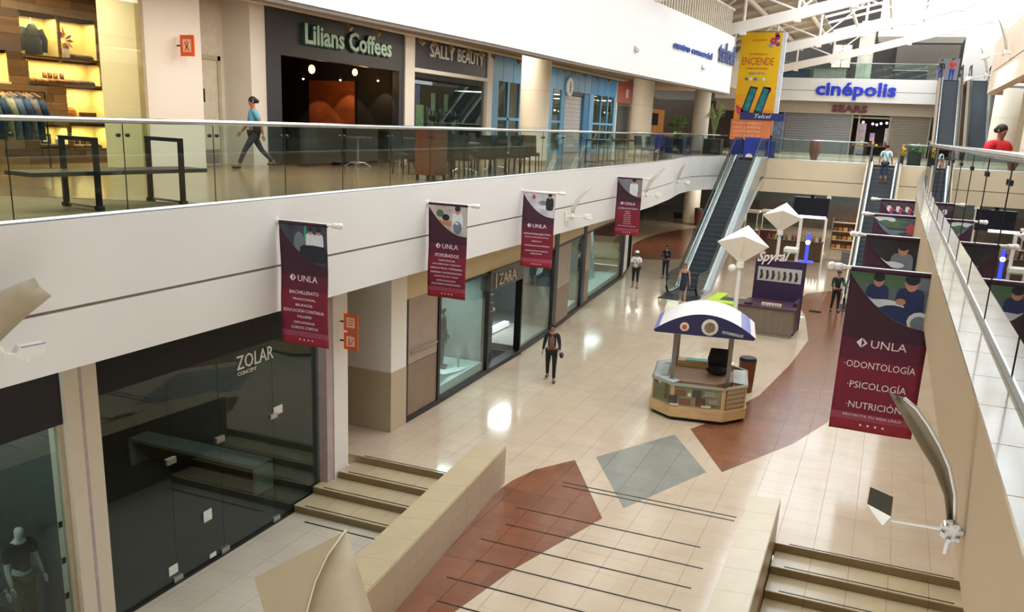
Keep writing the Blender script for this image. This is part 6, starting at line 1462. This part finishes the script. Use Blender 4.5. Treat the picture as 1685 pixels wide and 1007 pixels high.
# ---- plants
LEAF = mat('leaf_green', '#4d6a2f', .5, noise=.3, scale=12); LEAF2 = mat('leaf_pale', '#8fa066', .5, noise=.3, scale=10)
def plant(label, x, y, z, kind='palm', pw=.35, ph=.7, h=1.2, mt=LEAF, pot=None):
    t = thing('potted_plant', label, 'plant', (x, y, z))
    obj('pot', G().box(-pw, pw, -pw, pw, 0, ph), pot or mat('pot_black', '#1d1d1c', .5), t); obj('soil', G().box(-pw * .9, pw * .9, -pw * .9, pw * .9, ph, ph + .01), WOODD, t)
    rnd = random.Random(int(x * 100 + y))
    if kind == 'palm':
        for k in range(14):
            a = rnd.uniform(0, 2 * PI); r_ = rnd.uniform(.4, .8); hh = h * rnd.uniform(.6, 1)
            pts = [(0, 0, ph), (r_ * .3 * math.cos(a), r_ * .3 * math.sin(a), ph + hh * .7), (r_ * .7 * math.cos(a), r_ * .7 * math.sin(a), ph + hh), (r_ * math.cos(a), r_ * math.sin(a), ph + hh * .8)]
            g = G().tube(pts, [.02, .05, .06, .01], 4, flat=.2)
            for q in range(6):
                f = .35 + q * .1; c = Vector(pts[1]).lerp(Vector(pts[3]), (f - .35) / .6) + Vector((0, 0, .1 * hh)); s_ = Vector((-math.sin(a), math.cos(a), -.3)) * .18
                g.add([c, c + s_ + Vector((.04, 0, 0)), c + s_ * 1.1, c + Vector((0, 0, .03))], [(0, 1, 2, 3)]); g.add([c, c - Vector((s_.x, s_.y, -s_.z)), c - Vector((s_.x, s_.y, -s_.z)) * 1.1, c + Vector((0, 0, .03))], [(0, 1, 2, 3)])
            obj('frond', g, mt, t)
    else:
        g = G()
        for k in range(160):
            a = rnd.uniform(0, 2 * PI); r_ = pw * 1.25 * rnd.random() ** .5; zz = ph + h * rnd.random() * (1 - .4 * r_ / pw); c = Vector((r_ * math.cos(a), r_ * math.sin(a), zz)); d = Vector((rnd.uniform(-1, 1), rnd.uniform(-1, 1), rnd.uniform(-.2, 1))).normalized() * .14; s_ = d.orthogonal().normalized() * .045
            g.add([c - d * .5, c + s_, c + d * .5, c - s_], [(0, 1, 2, 3)])
        obj('foliage', g, mt, t, kind='stuff'); obj('stem', G().cyl((0, 0, ph), (0, 0, ph + h * .6), .02, n=5), WOODD, t)
    return t
plant('pale palm in a black box planter left of the yellow banner', -9.9, 54.0, UF, 'palm', .5, .85, 2.0, LEAF2)
plant('dark palm in a black planter left of the third cream column', -11.9, 52.6, UF, 'palm', .42, .8, 1.3)
plant('bushy plant in a black planter at the end of the left railing', -10.8, 48.5, UF, 'bush', .4, .8, .5)
plant('bushy green plant in a dark box planter at the right end of the far bridge', 0.95, 51.0, UF, 'bush', .32, .7, .55)
plant('yellow flowering plant beside the head of the right escalator', .35, 51.3, UF, 'bush', .12, .45, .7, mat('leaf_yellow', '#d9b52a', .6, noise=.2))
bb = thing('waste_bin', 'rounded red-brown waste bin on the far bridge', 'bin', (-4.0, 51.6, UF)); obj('body', G().lathe([(.16, 0), (.2, .2), (.3, .45), (.3, 1.0), (.26, 1.05)], n=16), mat('bin_brown', '#7a3f2a', .5), bb, smooth='auto'); obj('foot', G().lathe([(.15, -.0), (.15, .08)], n=12), BLACK, bb)
# right gallery things seen through the right railing
for k, (x, y) in enumerate(((2.4, 44), (3.0, 40.5), (2.1, 36.5), (2.5, 33))):
    o = thing('display_table', ('teal topped table beyond the right railing, near the far bridge', 'second teal topped table beyond the right railing', 'third teal topped table beyond the right railing', 'nearest teal topped table beyond the right railing')[k], 'table', (x, y, UF)); obj('top', G().box(-.5, .5, -.35, .35, .7, .76), mat('teal_top', '#9db8b4', .4), o)
    for q in ((-.45, -.3), (.45, -.3), (-.45, .3), (.45, .3)): obj('leg', G().box(q[0] - .02, q[0] + .02, q[1] - .02, q[1] + .02, 0, .7), BLACK, o)
    obj('base_shelf', G().box(-.45, .45, -.3, .3, .25, .28), BLACK, o)
o = thing('umbrella_frame', 'small metal coat stand at the foot of the pair of far escalators', 'stand', (1.6, 52.0, UF)); obj('pole', G().cyl((0, 0, 0), (0, 0, 1.3), .02, n=6), STEEL, o); obj('foot', G().lathe([(.15, 0), (.15, .02)], n=10), STEEL, o); obj('hook', G().tube([(-.1, 0, 1.2), (0, 0, 1.3), (.1, 0, 1.2)], .012, 5), STEEL, o)

# ================================================================== PEOPLE
PEND = []
def skin_mesh(name, chains, mats, parent, sub=2, **props):
    """chains: list of lists of (pos, radius); each list = [(idx_parent or None, pos, r)...]"""
    vs = []; es = []; rs = []; roots = []
    for ch in chains:
        base = len(vs)
        for i, (par, p, r) in enumerate(ch):
            vs.append(tuple(p)); rs.append(r)
            if par is None: roots.append(len(vs) - 1)
            else: es.append((base + par, base + i))
    me = bpy.data.meshes.new(name); me.from_pydata(vs, es, [])
    o = bpy.data.objects.new(name, me); COL.objects.link(o)
    m_ = o.modifiers.new('Skin', 'SKIN'); m_.use_smooth_shade = True
    if not me.skin_vertices: raise RuntimeError('no skin layer')
    for i, sv in enumerate(me.skin_vertices[0].data): sv.radius = (rs[i], rs[i]) if not isinstance(rs[i], tuple) else rs[i]; sv.use_root = i in roots
    ss = o.modifiers.new('Sub', 'SUBSURF'); ss.levels = sub; ss.render_levels = sub
    me.materials.append(mats)
    if parent: o.parent = parent
    for k, v in props.items(): o[k] = v
    PEND.append(o)
    return o
def limb(root, a1, a2, l1, l2, side=0.0):
    """root joint, forward swing a1 (deg), second segment swing a2, sideways lean"""
    s = math.sin(R(side))
    d1 = Vector((s, math.sin(R(a1)) * math.cos(R(side)), -math.cos(R(a1)) * math.cos(R(side))))
    p1 = root + d1 * l1
    d2 = Vector((s * .4, math.sin(R(a2)), -math.cos(R(a2)))).normalized()
    return p1, p1 + d2 * l2
def person(name, label, loc, rz, H=1.68, legs=((0, 0), (0, 0)), arms=((5, 15, 10), (5, 15, 10)), skin='#a87352', hair='#1b1512', hairlen=0, top='#ffffff', sleeve=.5, bottom='trousers', bcol='#20222a', bareto=.0, shoe_='#222222', lean=0, headturn=0, extra=None, cat='person', mannequin=False, female=True, topskirt=False, barefoot=False, bulk=1.0):
    s = H / 1.7
    t = thing(name, label, cat, (0, 0, 0), rz)
    SK = mat('skin_' + skin, skin, .6, noise=.04)
    pel = Vector((0, 0, .93)); 
    J = {}
    for i, sg in enumerate((-1, 1)):
        hip = Vector((sg * .09, 0, .88)); th, shn = legs[i]
        k, a = limb(hip, th, shn, .42, .40, sg * 2)
        toe = a + Vector((sg * .02, .13, -.035)) if True else a
        J['hip%d' % i], J['knee%d' % i], J['ank%d' % i], J['toe%d' % i] = hip, k, a, toe
    drop = min(J['ank0'].z, J['ank1'].z) - .075
    ln = math.tan(R(lean))
    def up(x, y, z): return Vector((x, y + (z - .93) * ln, z))
    waist, chest, neckb, neck, headb, head, crown = up(0, 0, 1.06), up(0, .0, 1.26), up(0, -.01, 1.41), up(0, 0, 1.47), up(0, .015, 1.53), up(0, .02, 1.61), up(0, .01, 1.665)
    for i, sg in enumerate((-1, 1)):
        sh_ = up(sg * (.165 if female else .19) * bulk, -.01, 1.375); sw_, el, sd = arms[i]
        e, w = limb(sh_, sw_, sw_ + el, .28, .25, sg * sd)
        if len(arms[i]) == 3 and el > 60: w = e + (w - e).normalized() * .25 + Vector((-sg * .1, 0, 0))
        J['sh%d' % i], J['el%d' % i], J['wr%d' % i] = sh_, e, w
    S_ = lambda v: (v - Vector((0, 0, drop))) * s
    rr = lambda r: r * s
    ch = [(None, S_(pel), rr(.115)), (0, S_(waist), rr(.105)), (1, S_(chest), rr(.12 * bulk)), (2, S_(neckb), rr(.075)), (3, S_(neck), rr(.048)), (4, S_(headb), rr(.062)), (5, S_(head), rr(.082)), (6, S_(crown), rr(.062))]
    if not mannequin or True: ch.append((6, S_(head + Vector((0, .085, -.01))), rr(.014)))
    for i in (0, 1):
        b = len(ch)
        ch += [(0, S_(J['hip%d' % i]), rr(.085)), (b, S_((J['hip%d' % i] + J['knee%d' % i]) / 2), rr(.07)), (b + 1, S_(J['knee%d' % i]), rr(.05)), (b + 2, S_((J['knee%d' % i] + J['ank%d' % i]) / 2 + Vector((0, -.015, 0))), rr(.05)), (b + 3, S_(J['ank%d' % i]), rr(.034)), (b + 4, S_(J['toe%d' % i]), rr(.03))]
        b = len(ch)
        ch += [(3, S_(J['sh%d' % i]), rr(.055)), (b, S_((J['sh%d' % i] + J['el%d' % i]) / 2), rr(.045)), (b + 1, S_(J['el%d' % i]), rr(.036)), (b + 2, S_((J['el%d' % i] * .4 + J['wr%d' % i] * .6)), rr(.034)), (b + 3, S_(J['wr%d' % i]), rr(.023))]
    chains = [ch]
    # hands: palm plus four fingers and a thumb, slightly curled
    for i, sg in enumerate((-1, 1)):
        w = J['wr%d' % i]; d = (w - J['el%d' % i]).normalized(); sd = Vector((0, 1, 0)); sd = (sd - d * sd.dot(d)); sd = sd.normalized() if sd.length > .1 else Vector((1, 0, 0)); pn = d.cross(sd) * sg
        chains.append([(None, S_(w), rr(.02)), (0, S_(w + d * .04), rr(.03)), (1, S_(w + d * .075), rr(.03))])
        for f in range(4):
            o_ = sd * (.03 - f * .02); l_ = (.068, .078, .072, .056)[f]
            chains.append([(None, S_(w + d * .06 + o_), rr(.009)), (0, S_(w + d * (.09 + l_ * .3) + o_ * 1.05 + pn * -.004), rr(.008)), (1, S_(w + d * (.088 + l_ * .8) + o_ - pn * .02), rr(.0065))])
        chains.append([(None, S_(w + d * .03 + sd * .02), rr(.011)), (0, S_(w + d * .06 + sd * .045), rr(.009)), (1, S_(w + d * .09 + sd * .055 - pn * .01), rr(.008))])
    t.location = loc
    body = skin_mesh('body', chains, SK, t)
    # eyes, ears, mouth
    hd = S_(head)
    if not mannequin:
        g = G(); 
        for sg in (-1, 1): g.ball(hd + Vector((sg * .03, .074, .012)) * s, .009 * s, 6)
        obj('eyes', g, mat('eye_dark', '#1a1412', .3), t)
        obj('mouth', G().ball(hd + Vector((0, .076, -.045)) * s, (.02 * s, .006 * s, .005 * s), 6), mat('lip', '#8a4a40', .5), t)
        g = G()
        for sg in (-1, 1): g.ball(hd + Vector((sg * .082, 0, 0)) * s, (.012 * s, .02 * s, .03 * s), 6)
        obj('ears', g, SK, t)
        HR = mat('hair_' + hair, hair, .6, noise=.2, scale=20)
        g = G().ball(hd + Vector((0, -.018, .03)) * s, (.09 * s, .098 * s, .088 * s), 14)
        if hairlen == 1: g.ball(hd + Vector((0, -.115, .01)) * s, .05 * s, 10)
        if hairlen == 2: g.tube([hd + Vector((0, -.05, .02)) * s, hd + Vector((0, -.085, -.12)) * s, hd + Vector((0, -.09, -.28)) * s], [.085 * s, .1 * s, .06 * s], 10)
        obj('hair', g, HR, t, smooth=True)
    TM = SK if top == 'none' else mat('cloth_' + top, top, .8, noise=.06, scale=12)
    tc = [(None, S_(waist + Vector((0, 0, -.10))), rr(.132 * bulk)), (0, S_(waist), rr(.118 * bulk)), (1, S_(chest), rr(.138 * bulk)), (2, S_(neckb + Vector((0, 0, -.02))), rr(.088))]
    if sleeve > 0:
        for i in (0, 1):
            b = len(tc); sh_, e, w = J['sh%d' % i], J['el%d' % i], J['wr%d' % i]
            tc.append((3, S_(sh_ + Vector((0, 0, -.005))), rr(.07 * bulk)))
            if sleeve <= .6: tc.append((b, S_(sh_.lerp(e, .75)), rr(.056)))
            else: tc += [(b, S_(sh_.lerp(e, .6)), rr(.058 * bulk)), (b + 1, S_(e), rr(.05)), (b + 2, S_(e.lerp(w, .85)), rr(.038))]
    if top != 'none': skin_mesh('top', [tc], TM, t)
    if bottom in ('trousers', 'capri'):
        BM = mat('cloth_' + bcol, bcol, .8, noise=.08, scale=12)
        tc = [(None, S_(pel + Vector((0, 0, .03))), rr(.128))]
        for i in (0, 1):
            b = len(tc); h_, k, a = J['hip%d' % i], J['knee%d' % i], J['ank%d' % i]
            tc += [(0, S_(h_), rr(.098)), (b, S_((h_ + k) / 2), rr(.083)), (b + 1, S_(k), rr(.063))]
            tc.append((b + 2, S_(k.lerp(a, .9 if bottom == 'trousers' else .45)), rr(.05 if bottom == 'trousers' else .056)))
        skin_mesh(bottom, [tc], BM, t)
    elif bottom == 'dress':
        BM = mat('cloth_' + bcol, bcol, .8, noise=.08, scale=12)
        z0 = S_(chest).z + .04 * s; kz = S_((J['knee0'] + J['knee1']) / 2).z + .06 * s
        prof = [(.15, kz), (.165, kz + .25 * s), (.15, S_(pel).z), (.118, S_(waist).z), (.14, S_(chest).z), (.135, z0)]
        obj('dress', G().lathe([(r_ * s, z_) for r_, z_ in prof], n=18), BM, t, smooth='auto')
    if not barefoot:
        SM = mat('shoe_' + shoe_, shoe_, .5)
        for i in (0, 1):
            a, to = J['ank%d' % i], J['toe%d' % i]
            obj('shoe', G().tube([S_(a + Vector((0, -.05, -.035))), S_(a + Vector((0, 0, -.02))), S_(to + Vector((0, -.04, 0))), S_(to + Vector((0, .03, -.005)))], [.035 * s, .048 * s, .04 * s, .022 * s], 8), SM, t, smooth=True)
    J = {k: S_(v) for k, v in J.items()}; J['head'] = hd; J['chest'] = S_(chest); J['waist'] = S_(waist); J['neckb'] = S_(neckb); J['s'] = s
    return t, J
# 1 upper gallery, striding to the left
a = U(425, 277, UF)
t, J = person('person', 'person in a pale blue shirt and dark trousers striding left on the upper gallery', (-13.5, 16.9, UF), R(142), 1.66, legs=((34, 24), (-28, -46)), arms=((-22, 12, 8), (18, 22, 8)), hairlen=1, top='#5fa8cf', sleeve=.5, bcol='#2b2d38', shoe_='#4b3b33')
obj('shoulder_bag', G().ball(J['waist'] + Vector((-.17, -.06, -.02)), (.06, .12, .14), 10), mat('bag_dark', '#2b2733', .6), t, smooth=True)
# 2 woman in black jacket walking on the ground floor
f = U(905, 627, 0)
t, J = person('person', 'person in a black jacket over a patterned top walking alone across the cream floor', (f.x, f.y, 0), R(180 + 15), 1.66, legs=((14, 4), (-12, -28)), arms=((12, 40, 12), (-6, 45, 12)), hairlen=1, hair='#2a1218', top='#191719', sleeve=1, bcol='#111114', shoe_='#141414')
obj('patterned_top', G().tube([J['waist'] + Vector((0, .055, -.1)), J['waist'] + Vector((0, .06, 0)), J['chest'] + Vector((0, .07, 0)), J['neckb'] + Vector((0, .04, -.03))], [.085, .085, .085, .05], 10), mat('patterned_cloth', '#6e4c46', .8, noise=.6, scale=40), t, smooth=True)
obj('handbag', G().ball(J['wr0'] + Vector((-.06, -.02, -.1)), (.06, .11, .09), 10), mat('bag_dark', '#2b2733', .6), t, smooth=True)
# 3 white cap
f = U(1044, 474, 0)
t, J = person('person', 'person in a white cap and T-shirt with black capri trousers looking at a phone', (f.x, f.y, 0), R(180 + 10), 1.66, legs=((6, 0), (-8, -14)), arms=((18, 85, 8), (18, 85, 8)), hair='#2a2220', top='#e7e4e4', sleeve=.5, bottom='capri', bcol='#17171b', shoe_='#3a3634', bulk=1.08)
obj('cap', G().ball(J['head'] + Vector((0, -.005, .055)), (.1, .105, .08), 12).box(-.06, .06, J['head'].y + .06, J['head'].y + .17, J['head'].z + .05, J['head'].z + .062), mat('cap_white', '#eceae8', .7), t, smooth=True)
obj('face_mask', G().ball(J['head'] + Vector((0, .06, -.035)), (.06, .035, .04), 10), mat('mask_black', '#17171a', .8), t, smooth=True)
obj('phone', G().rbox((J['wr0'] + J['wr1']) / 2 + Vector((0, .09, .02)), (.14, .07, .012)), BLACK, t)
obj('crossbody_bag', G().ball(J['waist'] + Vector((-.18, 0, -.12)), (.06, .1, .1), 10).tube([J['waist'] + Vector((-.15, .09, -.05)), J['chest'] + Vector((0, .16, .02)), J['neckb'] + Vector((.1, .06, -.01))], .012, 5), mat('bag_dark', '#2b2733', .6), t, smooth=True)
# 4 girl in black left of the escalator
f = U(1110, 447, 0)
t, J = person('person', 'long haired person in black standing just left of the left escalator', (f.x + .05, f.y - 2.4, 0), R(180 - 5), 1.6, legs=((2, 0), (-2, -4)), arms=((14, 110, 10), (14, 110, 10)), hairlen=2, hair='#0f0d0e', top='#15141a', sleeve=1, bcol='#1a2030', shoe_='#111111')
# 5 woman in navy dress
f = U(1122, 498, 0)
t, J = person('person', 'person in an off-shoulder navy dress walking from the foot of the escalator', (f.x, f.y, 0), R(180 + 6), 1.66, legs=((10, 2), (-8, -20)), arms=((0, 12, 14), (2, 14, 14)), hairlen=2, hair='#7a4a35', top='none', sleeve=0, bottom='dress', bcol='#262c3e', skin='#c08a72', shoe_='#c9b8a8')
# 6 cleaner
t, J = person('person', 'cleaner in a dark uniform holding a mop beside the largest right banner', (-1.4, 38.5, 0), R(180 + 25), 1.7, legs=((4, 2), (-6, -10)), arms=((25, 60, 12), (20, 50, 14)), hair='#2a2220', top='#1b2326', sleeve=1, bcol='#161a1e', shoe_='#101010', female=False)
obj('sleeve_patch', G().tube([J['sh0'] + Vector((-.01, .0, -.05)), J['el0']], [.07, .06], 8), mat('patch_green', '#2f8a62', .7), t, smooth=True)
mp = thing('dust_mop', 'long handled floor mop held by the cleaner', 'mop', (-2.05, 38.0, 0)); obj('handle', G().cyl((0, 0, .05), (.42, .22, 1.25), .014, n=6), mat('mop_handle', '#a9b08a', .5), mp); obj('head', G().box(-.3, .18, -.08, .1, 0, .05), BLACK, mp)
# 7 man on the right escalator
t, J = person('person', 'person in pale blue shirt and jeans near the top of the right escalator', (-.35, 46.6, 4.95), R(-6), 1.78, legs=((4, 0), (-3, -6)), arms=((0, 10, 12), (8, 25, 12)), hair='#161210', top='#b9dce3', sleeve=.5, bcol='#27344d', shoe_='#2b2622', female=False)
obj('bag_strap', G().tube([J['neckb'] + Vector((-.1, -.09, 0)), J['chest'] + Vector((0, -.15, 0)), J['waist'] + Vector((.13, -.1, -.05))], .014, 5), mat('strap_teal', '#2f6f70', .7), t)
# 8 woman in red
t, J = person('person', 'person in a bright red jacket behind the right railing, looking to the right', (1.46, 15.9, UF), R(-138), 1.55, legs=((0, 0), (4, 0)), arms=((0, 14, 10), (6, 20, 10)), hairlen=1, hair='#2a1a15', top='#d81f2f', sleeve=1, bcol='#2a2a33', shoe_='#222222', skin='#a06a4e', bulk=1.3)
# 9, 10 on the cinema floor
t, J = person('person', 'person in a red shirt on the cinema floor above the pair of escalators', (3.05, 76.6, 11.28), R(180), 1.7, arms=((5, 30, 10), (5, 15, 10)), top='#d8343c', sleeve=.5, bcol='#2b4fa0', female=False)
t, J = person('person', 'person in dark and blue clothes left of the red shirted one on the cinema floor', (2.3, 76.4, 11.28), R(175), 1.6, arms=((5, 30, 10), (5, 15, 10)), top='#20222a', sleeve=1, bcol='#2b4fa0')
# mannequins
def mann(label, x, y, z, rz, col='#d9dce0', top='#20232c', bcol='#8a7a5e', H=1.75, **k):
    return person('mannequin', label, (x, y, z), rz, H, arms=((6, 14, 10), (6, 14, 10)), skin=col, top=top, bcol=bcol, shoe_='#222222', cat='mannequin', mannequin=True, female=False, **k)
mann('pale mannequin in a dark jacket and khaki trousers in the lower left shop window', -10.8, 8.02, LOW, R(-90), sleeve=.5, top='#252430', bcol='#7d6a50')
mann('mannequin in a patterned shirt at the lower left corner of the photo', -10.7, 7.35, LOW, R(-80), sleeve=1, top='#55606e', bcol='#3a3f4a')
qm = UX(727, 555, -10.75); mann('black mannequin leaning in the window right of the stone panels', -10.75, qm.y, .35, R(-70), col='#1b1e26', top='#1b1e26', bcol='#1b1e26', sleeve=1)
mann('small pale mannequin in the window right of the shop entrance', -11.6, 26.0, .18, R(-90), col='#cfcabf', top='#7d7a72', bcol='#8d8a80')
mann('white mannequin in the left bay of the blue shopfront', -14.9, 32.6, UF, R(-90), top='#dfe6ee', bcol='#cfd8e2')
mann('mannequin in red in the right bay of the blue shopfront', -14.9, 45.6, UF, R(-90), top='#b23a3f', bcol='#b23a3f', sleeve=1)
mann('beige mannequin in the window of the brick red shop', -15.0, 49.6, UF, R(-90), top='#c9b69a', bcol='#b9a78d')

# turn the grown bodies and clothes into plain meshes
bpy.context.view_layer.update()
dg = bpy.context.evaluated_depsgraph_get()
done = []
for o in PEND:
    me = bpy.data.meshes.new_from_object(o.evaluated_get(dg)); done.append((o, me))
for o, me in done:
    mt = o.data.materials[0]; o.modifiers.clear(); o.data = me
    me.materials.clear(); me.materials.append(mt)
    me.polygons.foreach_set('use_smooth', [True] * len(me.polygons))
